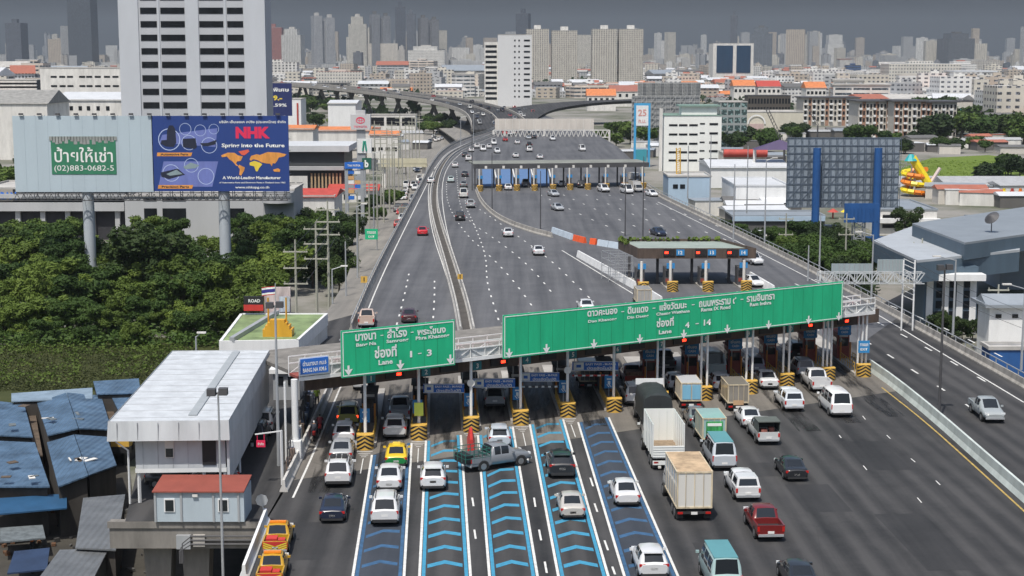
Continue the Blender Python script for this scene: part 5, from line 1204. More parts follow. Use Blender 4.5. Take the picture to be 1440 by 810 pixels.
def ring(x, y, r):
    mb = MB(); n_ = 22; cx, cz = bp(x, y); r = r / 6.545 * s
    for k in range(n_):
        a0, a1 = 6.2832 * k / n_, 6.2832 * (k + 1) / n_; mb.add([(cx + math.cos(a0) * r, -.014, cz + math.sin(a0) * r), (cx + math.cos(a1) * r, -.014, cz + math.sin(a1) * r), (cx + math.cos(a1) * r * .93, -.014, cz + math.sin(a1) * r * .93), (cx + math.cos(a0) * r * .93, -.014, cz + math.sin(a0) * r * .93)], [(3, 2, 1, 0)])
    mb.build('picture_ring', RINGM, t)
for q in ((262, 232, 100), (410, 138, 54), (545, 150, 52), (668, 138, 46), (440, 260, 68), (622, 285, 72), (270, 535, 78), (455, 465, 65), (585, 565, 75)): ring(*q)
flat([(245, 150), (265, 105), (300, 105), (320, 140), (325, 260), (300, 300), (230, 295), (185, 270), (190, 240), (240, 235)], -.02, DKP, 'seat_picture'); flat([(385, 225), (500, 220), (512, 300), (490, 318), (385, 300)], -.02, DKP, 'seat_picture')
flat([(540, 265), (610, 262), (690, 235), (680, 275), (610, 292), (560, 290)], -.02, DKP, 'spring_picture'); flat([(175, 530), (330, 495), (395, 550), (250, 590), (180, 570)], -.02, DKP, 'panel_picture'); flat([(225, 545), (320, 505), (375, 545), (260, 560)], -.026, mat('grey_green_print', (.25, .33, .36), .5), 'panel_picture')
flat([(380, 480), (450, 440), (530, 465), (490, 492), (400, 500)], -.02, MATS['grey_green_print'], 'panel_picture')
for y in (365, 660):
    o = flat([(150, y - 15), (468, y - 15), (455, y + 18), (145, y + 18)], -.014, ORP, 'caption_band'); c_ = bp(305, y); text_on(o, 'Automotive Parts' if y < 500 else 'Precision Parts', (c_[0], -.02, c_[1]), (1, 0, 0), (0, 0, 1), 38 * s, 3.0 * s, DKP)
def bt_(sx, x, y, w, h, m=TEXTW, bold=.02):
    c_ = bp(x, y); o = text_on(t, sx, (c_[0], -.01, c_[1]), (1, 0, 0), (0, 0, 1), w / 6.545 * s, h / 6.545 * s, m, bold=bold)
REDX = mat('pink_red_print', (.75, .03, .10), .5, var=0)
bt_('บริษัท เอ็นเอชเค สปริง (ประเทศไทย) จำกัด', 1020, 75, 600, 32); bt_('NHK', 1020, 170, 310, 105, REDX, .06); bt_('Spring into the Future', 1020, 290, 570, 45, TEXTW, .03)
bt_('A World-Leading Manufacturer', 1000, 582, 530, 36, TEXTW, .03); bt_('of Automotive Parts and Electronic Parts in Thailand since 1963', 1005, 622, 600, 14); bt_('www.nhkspg.co.th', 1003, 668, 310, 28, TEXTW, .02)
MAPY = mat('yellow_print', (.80, .62, .06), .6, var=.15)
for pts, m in (([(728, 375), (790, 350), (850, 352), (880, 375), (925, 385), (905, 425), (870, 430), (862, 450), (885, 475), (862, 468), (830, 430), (800, 410), (780, 385), (735, 392)], ORP), ([(885, 340), (975, 322), (985, 340), (940, 375), (915, 372)], mat('red_orange_print', (.75, .12, .07), .6)), ([(890, 460), (940, 485), (935, 510), (905, 560), (888, 550), (895, 500), (880, 480)], ORP),
               ([(985, 410), (1000, 380), (1050, 365), (1080, 372), (1150, 345), (1250, 350), (1320, 365), (1300, 385), (1250, 395), (1235, 425), (1215, 450), (1195, 445), (1185, 475), (1170, 450), (1140, 450), (1120, 445), (1095, 440), (1060, 420), (1020, 410), (995, 425)], ORP), ([(985, 440), (1030, 425), (1075, 440), (1100, 455), (1070, 490), (1055, 520), (1040, 520), (1025, 475), (985, 465)], MAPY), ([(1195, 505), (1240, 492), (1262, 505), (1255, 525), (1205, 522)], ORP)):
    flat(pts, -.018 - R.random() * .02, m, 'map_print')
# billboard structure under and over the panels
t = thing('billboard_stand', 'two grey column posts and lattice walkway carrying the pair of billboards', 'billboard stand', (AY(121, 270, Yb).x, Yb + 1.2, GZ))
X1 = AY(313, 270, Yb).x - AY(121, 270, Yb).x; HB_ = AY(121, 271, Yb).z - GZ
for x in (0, X1): MB().bar((x, 0, 0), (x, 0, HB_ + 1), .95, 0, 20).build('post', mat('pale_grey_post', (.42, .46, .50), .6, var=.15, scale=.5), t, smooth=40)
xa = AY(22, 270, Yb).x - t.location.x; xb = AY(406, 270, Yb).x - t.location.x
mb = MB()
for z in (HB_ - 1.2, HB_ - .1):
    for y in (-2.4, .6): mb.bar((xa, y, z), (xb, y, z), .09)
for k in range(40):
    x = xa + (xb - xa) * k / 40; x2 = xa + (xb - xa) * (k + 1) / 40
    mb.bar((x, -2.4, HB_ - 1.2), ((x + x2) / 2, -2.4, HB_ - .1), .06); mb.bar(((x + x2) / 2, -2.4, HB_ - .1), (x2, -2.4, HB_ - 1.2), .06); mb.bar((x, -2.4, HB_ - 1.2), (x, .6, HB_ - 1.2), .06)
mb.build('walkway_truss', DGREY, t)
mb = MB(); ztop = AY(121, 163, Yb).z - GZ
for k in range(26):
    x = xa + (xb - xa) * (k + .5) / 26
    for y in (.4, 2.2): mb.bar((x, y, HB_ - 1), (x, y, ztop), .07)
for k in range(7):
    z = HB_ - 1 + (ztop - HB_) * k / 6.5
    for y in (.45, 2.2): mb.bar((xa, y, z), (xb, y, z), .07)
mb.build('rear_frame', GREY, t)
for k in range(15):
    x = xa + (xb - xa) * (k + .5) / 15; MB().bar((x, .3, ztop), (x, -1.3, ztop + .35), .05).box((x, -1.4, ztop + .3), (.7, .35, .3)).build('spot_lamp', DGREY, t)
# smaller navy board to the right behind
t, W, H = bb(374, 410, 117, 163, 520, 'small navy billboard half hidden behind the big pair', mat('dark_navy_print', (.02, .03, .12), .5)); text_on(t, '99.-', (W * .38, -.02, H * .55), (1, 0, 0), (0, 0, 1), W * .5, H * .16, MAPY, bold=.04)
text_on(t, 'พิเศษ', (W * .6, -.02, H * .8), (1, 0, 0), (0, 0, 1), W * .6, H * .12, TEXTW); text_on(t, '1.59%', (W * .5, -.02, H * .33), (1, 0, 0), (0, 0, 1), W * .6, H * .1, TEXTW); MB().bar((W * .5, .8, -50), (W * .5, .8, 0), .8, 0, 12).build('post', GREY, t)

# right billboard seen from behind, on blue posts
Yr = 318; A = AY(1107, 292, Yr); B = AY(1268, 194, Yr); W = B.x - A.x; H = B.z - A.z
t = thing('billboard', 'large billboard seen from behind with steel lattice on two blue posts', 'billboard', (A.x, Yr, A.z))
MB().box((W / 2, 1.6, H / 2), (W, .15, H)).build('panel', mat('grey_blue_sheet', (.25, .30, .36), .7, var=.15, scale=.5), t)
mb = MB(); nx_, nz_ = 16, 9
for i in range(nx_ + 1):
    x = W * i / nx_; mb.bar((x, 1.4, 0), (x, 1.4, H), .07); mb.bar((x, 0, 0), (x, 0, H), .06)
for j in range(nz_ + 1):
    z = H * j / nz_; mb.bar((0, 1.4, z), (W, 1.4, z), .06); mb.bar((0, 0, z), (W, 0, z), .055)
    for i in range(nx_): 
        if (i + j) % 2: mb.bar((W * i / nx_, 0, z), (W * (i + 1) / nx_, 0, z + (H / nz_ if j < nz_ else 0)), .05)
        mb.bar((W * i / nx_, 0, z), (W * i / nx_, 1.4, z), .05)
mb.build('steel_lattice', mat('lattice_steel', (.10, .13, .17), .6, var=.2), t)
for px in (1146, 1231.5):
    x = AY(px, 300, Yr).x - A.x; MB().bar((x, -.5, GZ - A.z), (x, -.5, H - 2.0), .8, 0, 12).build('post', BLUEP, t)
mb = MB(); xw0, xw1 = -1.5, W + 1.5
for z in (-7.5, -6): mb.bar((xw0 + 2, -.5, z), (W, -.5, z), .25)
for k in range(24): x = xw0 + 2 + (W - .5) * k / 24; mb.bar((x, -.5, -7.5), (x + .5, -.5, -6), .12)
mb.build('cross_beam', BLUEP, t)
t, W, H = bb(1187, 1237, 286, 313, 285, 'plain blue board on a lattice tower below the big lattice billboard', BLUEP); mb = MB(); zg = GZ - t.location.z
for x in (W * .32, W * .62):
    for y in (.6, 2.4): mb.bar((x, y, zg), (x, y, H * .6), .14)
for k in range(9):
    z = zg + (0 - zg) * k / 9; z2 = zg + (0 - zg) * (k + 1) / 9; mb.bar((W * .32, .6, z), (W * .62, .6, z2), .08); mb.bar((W * .62, .6, z), (W * .32, .6, z2), .08); mb.bar((W * .32, .6, z), (W * .62, .6, z), .08)
mb.build('lattice_tower', GREY, t); mb = MB()
for k in range(9): mb.box((W * (k + .5) / 9, -.1, H * .4), (.12, .15, H * .7))
mb.build('ribs', BLUEP, t)
# grey mesh billboards at centre right, steel backs
for x0, x1, y0, y1, Y, lb in ((888, 984, 135, 214, 700, 'wide grey lattice billboard back behind the blue pylon'), (897, 985, 116, 136, 760, 'upper grey lattice billboard back further behind')):
    A = AY(x0, y1, Y); B = AY(x1, y0, Y); W = B.x - A.x; H = B.z - A.z; t = thing('billboard', lb, 'billboard', (A.x, Y, A.z)); MB().box((W / 2, .6, H / 2), (W, .2, H)).build('panel', mat('grey_weathered_sheet', (.24, .25, .26), .8, var=.25, scale=.3), t); mb = MB()
    for i in range(15): mb.bar((W * i / 14, 0, 0), (W * i / 14, 0, H), .14)
    for j in range(11):
        mb.bar((0, 0, H * j / 10), (W, 0, H * j / 10), .12)
        if j < 10:
            for i in range(0, 14, 2): mb.bar((W * i / 14, 0, H * j / 10), (W * (i + 1) / 14, 0, H * (j + 1) / 10), .1)
    mb.build('steel_lattice', mat('pale_lattice', (.42, .43, .43), .6, var=.2), t)
    mb = MB()
    for f in (.2, .8): mb.bar((W * f, 1.2, GZ - A.z), (W * f, 1.2, H * .8), .8, 0, 8)
    mb.build('posts', GREY, t)
# blue pylon sign
Y = 560; A = AY(891, 212, Y); W = AY(914, 212, Y).x - A.x; H = AY(891, 145, Y).z - A.z
t = thing('pylon_sign', 'tall bright blue pylon frame holding a white sign panel', 'sign', (A.x, Y, GZ)); zo = A.z - GZ
for x in (.4, W - .4): MB().box((x, 0, (zo + H) / 2), (.8, .8, zo + H)).build('post', SKYB, t)
MB().box((W / 2, 0, zo + H - .5), (W, .7, 1.0)).build('cross_bar', SKYB, t); s_ = MB().box((W / 2, -.2, zo + H * .74), (W * .74, .5, H * .42)).build('panel', WHT, t)
text_on(s_, '25', (W / 2, -.5, zo + H * .8), (1, 0, 0), (0, 0, 1), W * .5, H * .14, mat('faded_red_print', (.65, .3, .27), .6)); text_on(s_, 'ก.ม.', (W / 2, -.5, zo + H * .62), (1, 0, 0), (0, 0, 1), W * .45, H * .07, MATS['faded_red_print'])
MB().box((W * .4, 0, zo / 2 + .5), (W * .8, .4, zo)).build('base_panel', mat('teal_panel', (.05, .30, .38), .5), t)

# white office with green roof
t, W, H = bld('office_building', 'bright white six-storey office with pale green roof near the far plaza', 934, 1015, 163, 540, 16, mat('bright_white_wall', (.78, .80, .77), .7, var=.05), roof=mat('sage_green_roof', (.20, .30, .26), .7)); s = W / 81
for k, y in enumerate((176, 189, 202, 214, 225.5)):
    z = AY(950, y, 540).z - GZ; win_grid(t, [13 * s, 27 * s, 41.5 * s], [z], 12 * s, 2.7 * s); win_grid(t, [54 * s], [z + 2 * s], 7 * s, 2 * s); win_grid(t, [70 * s], [z + 1.5 * s], 12 * s, 3 * s)
MB().box((W * .62, 6, H + 1.6), (W * .62, 8, 3.2)).build('roof_house', mat('bright_white_wall', (.78, .80, .77)), t); o = MB().box((W * .62, 6, H + 3.4), (W * .72, 10, .5)).build('roof', MATS['sage_green_roof'], t)
MB().box((-1.0, 1, H / 2 + 1), (1.1, 1.5, H + 3)).build('stair_tower', OFFW, t)
# white slab tower left of the apartments
t, W, H = bld('office_tower', 'white slab tower with dark banded left wing above the road', 700, 748, 49, 1250, 30, mat('white_slab_wall', (.62, .63, .64), .7, var=.04)); s = W / 48
zr = [AY(740, 57 + 7.9 * k, 1250).z - GZ for k in range(11)]
win_grid(t, [24 * s, 30 * s], zr[:], 2.2 * s, 2.4 * s); win_grid(t, [41 * s], zr, 8.5 * s, 2.6 * s)
wg = MB().prism([(-19 * s, 4), (0, 4), (0, 26), (-19 * s, 26)], 0, H - 10 * s).build('wing', OFFW, t)
me = window_mesh(16 * s, 3.6 * s)
for k in range(11): link('band_window', me, wg, (-9.5 * s, 3.95, H - 16 * s - k * 7.3 * s))
APT = facade('apartment_grid', 3.2, 3.1, .55, .6, (.10, .10, .10)); APT2 = facade('office_ribbons', 9, 3.6, .9, .42); APT3 = facade('small_windows', 2.7, 3.2, .42, .42, (.06, .07, .08)); APT4 = facade('dense_balconies', 4.2, 3.0, .68, .66, (.08, .08, .085))
for x0, x1, lb in ((740, 772, 'left'), (776, 812, 'second'), (833, 868, 'third'), (871, 905, 'right')):
    t, W, H = bld('apartment_block', f'cream high-rise apartment slab on the skyline, {lb} of the four', x0, x1, 41 if x0 != 776 else 43, 2500, 45, APT, color=(.55, .52, .46)); MB().box((W * .5, 20, H + 3), (W * .3, 12, 7)).build('roof_house', OFFW, t)
t, W, H = bld('glass_office', 'white office frame with two dark blue glass faces on the skyline', 1003, 1060, 61, 2300, 50, OFFW); s = W / 57
DBG = mat('deep_blue_glass', (.02, .05, .10), .15, var=.2, scale=.1)
for a, b_ in ((5, 28), (33, 53)): MB().box(((a + b_) / 2 * s, -.3, H - 22 * s), ((b_ - a) * s, .6, 38 * s)).build('glass_face', DBG, t)
# long white buildings at upper left
t, W, H = bld('hospital_building', 'long weathered white building with two window bands, left of the tower', 56, 190, 96, 800, 30, OFFW); s = W / 134
for y in (108, 121): win_grid(t, [(x - 56) * s for x in (75, 87, 98, 115, 125, 137, 150, 162)], [AY(80, y, 800).z - GZ], 8.5 * s, 2.6 * s)
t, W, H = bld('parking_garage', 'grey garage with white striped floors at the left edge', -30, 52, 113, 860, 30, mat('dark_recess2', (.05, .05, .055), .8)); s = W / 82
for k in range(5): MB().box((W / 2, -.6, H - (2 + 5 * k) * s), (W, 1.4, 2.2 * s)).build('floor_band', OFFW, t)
t, W, H = bld('warehouse', 'long white warehouse with arched bays left of the tower', 68, 175, 141, 640, 40, OFFW, rz=math.radians(-6)); s = W / 107
win_grid(t, [(x) * s for x in (8, 20, 33, 46, 58, 72, 86)], [H - 11 * s], 5 * s, 6 * s); gable(t, W, H, 40, ROOFW, 3)
t, W, H = bld('warehouse', 'low grey hipped-roof hall at far left above the trees', -30, 66, 146, 600, 30, OFFW); gable(t, W, H, 30, mat('old_grey_roof', (.25, .25, .24), .8, var=.3), 5)
# car dealer and red roofs
t, W, H = bld('car_showroom', 'white-roofed modern showroom with overhanging roof right of the billboards', 392, 484, 213, 430, 22, mat('showroom_dark', (.06, .065, .07), .5), parapet=False, roof=ROOFW, over=1.5, rh=1.6); s = W / 92
mb = MB()
for k in range(9): mb.box((W * (.50 + k * .055), -.6, H * .28), (.45, .5, H * .55))
mb.build('timber_fins', mat('tan_fins', (.48, .34, .20), .7), t); MB().box((W * .22, -.8, H * .25), (W * .44, 1.2, H * .5)).build('panel_wall', OFFW, t); MB().box((W / 2, -1.0, H * .66), (W, 1.4, 1.0)).build('mid_band', GREYW, t)
win_grid(t, [W * .08, W * .2, W * .32], [H * .25], 1.6, 3.2, y=-1.4)
for x0, x1, y, Y, dp, m, lb in ((404, 470, 277, 345, 16, REDR, 'wide red sheet roof below the white showroom'), (462, 530, 268, 420, 12, REDR, 'red pitched shop roof beside the billboard pylon'), (400, 440, 182, 560, 16, ORGR, 'white house row with orange tiled roof behind the showroom'), (440, 520, 184, 600, 18, ORGR, 'second white house row with orange roof behind the pylon'), (520, 560, 190, 580, 14, ORGR, 'small white house with orange roof near the poles')):
    t, W, H = bld('shop_house', lb, x0, x1, y, Y, dp, OFFW); gable(t, W, H, dp, m, 1.3); win_grid(t, lin(0, W, 4), [H * .5], 1.6, 1.4)
t, W, H = bld('white_hall', 'plain white windowless hall below the viaduct', 461, 500, 146, 760, 30, WHT); gable(t, W, H, 30, ROOFW, 1.5)
t, W, H = bld('white_hall', 'narrow white hall with reddish stripe next to the navy billboard', 404, 423, 140, 800, 20, WHT); MB().box((W * .75, -.2, H * .5), (W * .12, .3, H * .8)).build('stripe', REDR, t)
t, W, H = bld('overpass_station', 'white footbridge building with bands behind the red emblem pylon', 520, 585, 162, 780, 10, OFFW); win_grid(t, lin(0, W, 3), [H * .8, H * .6], W * .28, 2)
# emblem pylon
Y = 400; t = thing('pylon_sign', 'tall grey pylon with red oval emblem on its head panel', 'sign', (AY(509, 285, Y).x, Y, GZ)); s = .18
zz = lambda y: AY(509, y, Y).z - GZ
MB().box((0, 0, zz(182) / 2), (12 * s, 1.2, zz(182))).build('post', GREY, t)
hp = MB().box((0, 0, (zz(161) + zz(182)) / 2), (28 * s, 2.2, zz(161) - zz(182))).box((0, 0, (zz(155) + zz(161)) / 2), (13 * s, 1.8, zz(155) - zz(161))).build('head_panel', mat('pale_grey_panel', (.55, .55, .56), .5), t)
mb = MB()
def oval(cx, cz, rx, rz_, w=.16):
    n_ = 20
    for k in range(n_):
        a0, a1 = 6.2832 * k / n_, 6.2832 * (k + 1) / n_; p = lambda a, f: (cx + math.cos(a) * (rx - f), -1.13 - .002 * len(mb.v) / 100, cz + math.sin(a) * (rz_ - f)); mb.add([p(a0, 0), p(a0, w), p(a1, w), p(a1, 0)], [(0, 1, 2, 3)])
cz = zz(169); oval(0, cz, 1.15, .85, .2); oval(0, cz, .38, .8, .13); oval(0, cz + .25, .85, .4, .14); mb.build('emblem', REDX, hp); text_on(hp, 'TOYOTA', (0, -1.12, zz(178)), (1, 0, 0), (0, 0, 1), 19 * s, 3 * s, REDX)
lp = MB().box((.9, -.4, (zz(195) + zz(215)) / 2), (20 * s, 1.0, zz(195) - zz(215))).build('lower_panel', WHT, t); MB().bar((.5, -1.0, zz(212)), (.8, -1.0, zz(198)), .22).bar((1.4, -1.0, zz(212)), (1.1, -1.0, zz(198)), .22).build('green_figure', mat('teal_green', (.04, .35, .25), .5), lp)
gp = MB().box((1.4, -.3, (zz(222) + zz(238)) / 2), (13 * s, .8, zz(222) - zz(238))).build('round_panel', mat('dark_green_sign', (.02, .12, .08), .5), t); text_on(gp, 'b', (1.4, -.75, zz(230)), (1, 0, 0), (0, 0, 1), 1.0, 1.9, TEXTW, bold=.05)
# directory board with many small panels
Y = 325; t = thing('directory_sign', 'tall directory sign with blue header and stacked small panels', 'sign', (AY(499, 290, Y).x, Y, GZ)); zz = lambda y: AY(499, y, Y).z - GZ; s = .148
for x in (-11, 11): MB().box((x * s, 0, zz(228) / 2), (.7, .8, zz(228))).build('post', GREY, t)
h_ = MB().box((0, -.1, (zz(228) + zz(237)) / 2), (26 * s, 1.0, zz(228) - zz(237))).build('header_panel', BLUES, t); text_on(h_, 'THAI MOTOR', (0, -.62, zz(232.5)), (1, 0, 0), (0, 0, 1), 18 * s, 3 * s, TEXTW)
for k, y in enumerate((239, 247, 253, 259, 266, 275)):
    for x in (-5.2, 5.2): MB().box((x * s, -.1, zz(y + 3)), (9.4 * s, .5, 5.0 * s)).build('small_panel', [BLUES, WHT, mat('pale_orange_panel', (.6, .35, .15), .6), mat('grey_panel', (.3, .32, .34), .6)][(k * 2 + (x > 0) + k // 2) % 4], t)

# right side structures
t, W, H = bld('cyan_walled_house', 'pale sky-blue walled low building beside the far plaza', 940, 1000, 249, 400, 14, LBLUE, roof=LIGHTROOF); s = W / 60; win_grid(t, [10 * s, 20 * s], [H * .72], 7 * s, 6 * s)
t, W, H = bld('white_workshop', 'white flat-roofed workshop with strip windows right of centre', 1035, 1110, 262, 385, 26, WHT, roof=ROOFW); win_grid(t, lin(W * .15, W * .95, 3), [H - 4], W * .2, 1.6)
t, W, H = bld('white_workshop', 'long low white hall behind the strip-windowed workshop', 1000, 1110, 236, 470, 30, WHT, roof=ROOFW); gable(t, W, H, 30, ROOFW, 1.6)
t, W, H = bld('shed', 'low shed with blue fascia and open front near the lattice billboard', 1030, 1160, 305, 345, 12, mat('shed_dark', (.10, .10, .10), .8), roof=ROOFG); MB().box((W / 2, -.3, H - .4), (W, .4, 1.0)).build('fascia', LBLUE, t)
t, W, H = bld('two_storey_office', 'grey-white two-storey office with dark strip windows right of the blue board', 1238, 1318, 296, 345, 24, OFFW, roof=ROOFG); s = W / 80; win_grid(t, [(x) * s for x in (12, 32, 52)], [H - 7 * s - .3, H - 22 * s], 17 * s, 5.5 * s)
MB().box((W / 2, -.6, H - 14 * s), (W + 1, 1.2, 1.0)).build('floor_band', WHT, t)
t, W, H = bld('market_hall', 'long grey market roof below the bright meadow', 1225, 1345, 266, 470, 40, mat('shed_dark2', (.12, .115, .11), .8), roof=ROOFG); gable(t, W, H, 40, mat('aged_metal_roof', (.36, .37, .38), .6, var=.2), 2.5)
t, W, H = bld('market_hall', 'grey market roof cut by the right edge', 1335, 1470, 262, 440, 24, mat('shed_dark3', (.13, .10, .08), .8), roof=ROOFG); gable(t, W, H, 24, MATS['aged_metal_roof'], 2)
# residential complex, brown and white with balconies
BRNW = mat('terracotta_wall', (.33, .19, .13), .8, var=.1); CRW = mat('cream_wall', (.56, .53, .48), .8, var=.1)
def resid(x0, x1, yt, Y, lb, ncol, stripes):
    t, W, H = bld('residential_block', lb, x0, x1, yt, Y, 22, CRW, parapet=False, roof=DGREY, over=1.2, rh=.6); nr = max(4, int(H / 3.2))
    for f0, f1 in stripes: MB().box(((f0 + f1) / 2 * W, -.15, H / 2), ((f1 - f0) * W, .3, H)).build('brown_bay', BRNW, t)
    cnt = 0
    for i in range(ncol):
        for j in range(nr):
            if cnt >= 100: break
            cnt += 1; x = W * (i + .5) / ncol; z = H - 2 - j * 3.2
            if z < 1: continue
            link('window', window_mesh(W / ncol * .5, 1.9), t, (x, -.3, z))
    mb = MB()
    for j in range(nr):
        z = H - 3.3 - j * 3.2
        if z > 1:
            for i in range(0, ncol, 2): mb.box((W * (i + .5) / ncol, -.7, z), (W / ncol * .8, 1.0, .9))
    mb.build('balconies', WHT, t)
resid(1258, 1302, 143, 715, 'brown striped residential block at the centre of the right complex', 7, ((.0, .17), (.28, .43), (.85, 1)))
resid(1208, 1257, 143, 728, 'cream residential block with brown columns left of the centre block', 10, ((.1, .2), (.48, .56), (.8, .87)))
resid(1303, 1346, 144, 738, 'white residential block with brown edge right of the centre block', 8, ((.0, .18),))
resid(1130, 1208, 138, 900, 'long cream residential block further left under a dark flat roof', 13, ((.1, .15), (.4, .46), (.7, .76)))
t, W, H = bld('glass_lobby_building', 'building with teal glass balconies at the right end of the complex', 1346, 1368, 143, 860, 18, CRW, roof=DGREY)
for k in range(5): MB().box((W * .5, -.4, H - 5 - k * 4.4), (W * .7, .6, 2.4)).build('teal_balcony', mat('teal_glass', (.10, .38, .36), .2), t)
t, W, H = bld('grandstand_building', 'dark-roofed long building with cream windows', 1052, 1112, 135, 930, 14, mat('dark_brown_wall', (.08, .07, .06), .8), roof=DGREY); win_grid(t, lin(0, W, 14), [H - 3, H - 8], W / 22, 3)
t, W, H = bld('dark_glass_building', 'grey-green glazed building behind the white green-roofed office', 1012, 1051, 144, 680, 20, facade('dark_glazing', 3, 3.4, .8, .7, (.05, .08, .08)), color=(.30, .33, .33))
t, W, H = bld('arched_hall', 'cream hall with a big arch behind the trees', 1050, 1130, 158, 760, 26, mat('cream_hall', (.58, .55, .46), .8, var=.1)); mb = MB(); s = W / 80
for k in range(10):
    a0, a1 = math.pi * k / 10, math.pi * (k + 1) / 10; r0, r1 = 11 * s, 13 * s
    mb.add([(14 * s + math.cos(a) * r, -.5, H - 16 * s + math.sin(a) * r) for a, r in ((a0, r0), (a0, r1), (a1, r1), (a1, r0))], [(0, 1, 2, 3)])
mb.build('arch', WHT, t); MB().box((14 * s, -.3, H - 24 * s), (20 * s, .4, 16 * s)).build('arch_wall', mat('pinkish_wall', (.5, .38, .36), .8), t)
t, W, H = bld('red_awning_shop', 'low cream shop with rounded pink-red awning', 1017, 1078, 216, 520, 12, CRW); MB().bar((0, -1, H + .2), (W, -1, H + .2), 1.3, 0, 12).build('awning', REDR, t, smooth=50)
for x0, x1, y, Y, m, lb in ((826, 866, 135, 1150, ORGR, 'white house with bright orange roof above the far gantry'), (858, 905, 129, 1250, mat('maroon_roof', (.30, .12, .09), .8, var=.2), 'white house with maroon roof by the lattice billboards'), (1032, 1062, 121, 1300, ORGR, 'white house with orange hipped roof on the right'), (1066, 1098, 122, 1320, REDR, 'white house with red roof right of the orange hipped one'), (1134, 1162, 124, 1250, ORGR, 'cream house with orange roof before the tall flats')):
    t, W, H = bld('house', lb, x0, x1, y, Y, 22, OFFW); gable(t, W, H, 22, m, 5, axis='x'); win_grid(t, lin(0, W, 5), [H * .75], 2, 2.4)

# large blue-grey building at lower right
def px_poly(pts, z): return [G(x, y, z) for x, y in pts]
t = thing('factory_building', 'large slate blue factory with layered pale metal roofs at right', 'building', (0, 0, 0))
zf = 3.2
r1 = px_poly([(1228, 338), (1290, 366), (1434, 351), (1434, 300), (1283, 318)], zf); mb = MB(); mb.prism([p.xy for p in r1], zf - .35, zf); mb.build('lower_roof', mat('pale_factory_roof', (.42, .45, .48), .5, .1, var=.12, scale=.3), t)
mb = MB(); ri = [p.copy() for p in r1]; mb.prism([p.xy for p in ri], zf - 3.2, zf - .36); mb.build('fascia_wall', SLATEB, t)
zf2 = 5.2
r2 = px_poly([(1283, 314), (1357, 341), (1520, 318), (1520, 283), (1440, 291)], zf2); mb = MB(); mb.prism([p.xy for p in r2], zf2 - .3, zf2); mb.build('upper_roof', mat('grey_factory_roof', (.24, .27, .30), .5, .1, var=.12, scale=.3), t); mb = MB(); mb.prism([p.xy for p in r2], zf - .5, zf2 - .31); mb.build('upper_wall', SLATEB, t)
Yf = G(1340, 470, GZ).y; A = AY(1297, 470, Yf); Bx = AY(1372, 470, Yf).x; W = Bx - A.x; zt = AY(1300, 375, Yf).z; H = zt - GZ
mb = MB(); mb.prism([(A.x, Yf), (Bx, Yf), (Bx, Yf + 5), (A.x, Yf + 5)], GZ, zt); mb.build('front_wall', SLATEB, t)
s = W / 75
for x in (8, 30, 50, 68.5): MB().box((A.x + x * s, Yf - .1, GZ + H * .45), (9 * s, .2, H * .78)).build('white_pilaster', WHT, t)
for x in (21, 40, 60):
    for k in range(5): link('window', window_mesh(8 * s, 1.0), t, (A.x + x * s, Yf - .12, GZ + 1.4 + k * H * .15))
MB().box(((A.x + Bx) / 2, Yf - 1.0, zt - 1.3), (W + 1, 2.2, .9)).build('white_canopy', WHT, t)
for k, x in enumerate((44, 52, 60, 68)): MB().box((A.x + x * s, Yf - .5, GZ + .6), (.85, .5, .7)).bar((A.x + x * s, Yf - .76, GZ + .6), (A.x + x * s, Yf - .78, GZ + .6), .26, 0, 10).build('air_conditioner', OFFW, t)
t, W, H = bld('annex_building', 'white annex with grey lean-to roof below the factory', 1392, 1500, 432, 200, 5, WHT, roof=ROOFG, parapet=False, over=.8); s = W / 120
win_grid(t, [14 * s, 40 * s], [H - 14 * s], 9 * s, 6 * s); gable(t, W, H, 5, ROOFG, 1.4)
t, W, H = bld('rooftop_block', 'pale rooftop block on the factory at the right edge', 1410, 1520, 322, 262, 20, mat('pale_metal_wall', (.38, .42, .46), .6, var=.08), roof=ROOFG, over=1.5, z0=GZ)
t = thing('satellite_dish', 'dark satellite dish on the factory roof', 'satellite dish', G(1394, 326, 5.3)); MB().bar((0, 0, 0), (0, 0, 2.0), .08).build('stand', DGREY, t); MB().bar((0, 0, 2.1), (-.35, -.25, 2.5), 1.15, 0, 14, r2=.2).build('dish', DGREY, t)
sheet([(1370, 500), (1500, 470), (1500, 560), (1440, 530)], GZ + .06, 'yard_paving', CONC)
t, W, H = bld('parked_container', 'blue container in the yard beyond the right parapet', 1392, 1470, 492, 172, 3, BLUEP, cat='container')

# green-roofed building, raised white building, hut, sheds at left
zg = 2.6
c4 = px_poly([(308, 480), (420, 478), (461, 441), (338, 441)], zg)
t = thing('green_roofed_building', 'white building with faded green corrugated roof beside the footbridge', 'building', (0, 0, 0))
mb = MB(); cen = sum((Vector(p) for p in c4), Vector()) / 4; inn = [cen + (p - cen) * .985 for p in c4]; mb.prism([p.xy for p in inn], GZ, zg - .5); mb.build('wall', OFFW, t)
mb = MB(); mb.prism([p.xy for p in inn], zg - .45, zg - .06); mb.build('roof', GREENR, t)
mb = MB()
for i in range(4):
    a, b_ = c4[i], c4[(i + 1) % 4]; d = (b_ - a).normalized(); nn = Vector((-d.y, d.x, 0)) * .3; mb.prism([a.xy, b_.xy, (b_ + nn).xy, (a + nn).xy], zg - 1.3, zg + (.02 if i < 2 else .05))
mb.build('parapet', WHT, t); a = c4[0].lerp(c4[1], .16); b_ = c4[3].lerp(c4[2], .42); MB().bar((a.x, a.y, zg + .15), (b_.x, b_.y, zg + .15), .35).build('roof_gutter', GREY, t)
d = (c4[1] - c4[0]).normalized()
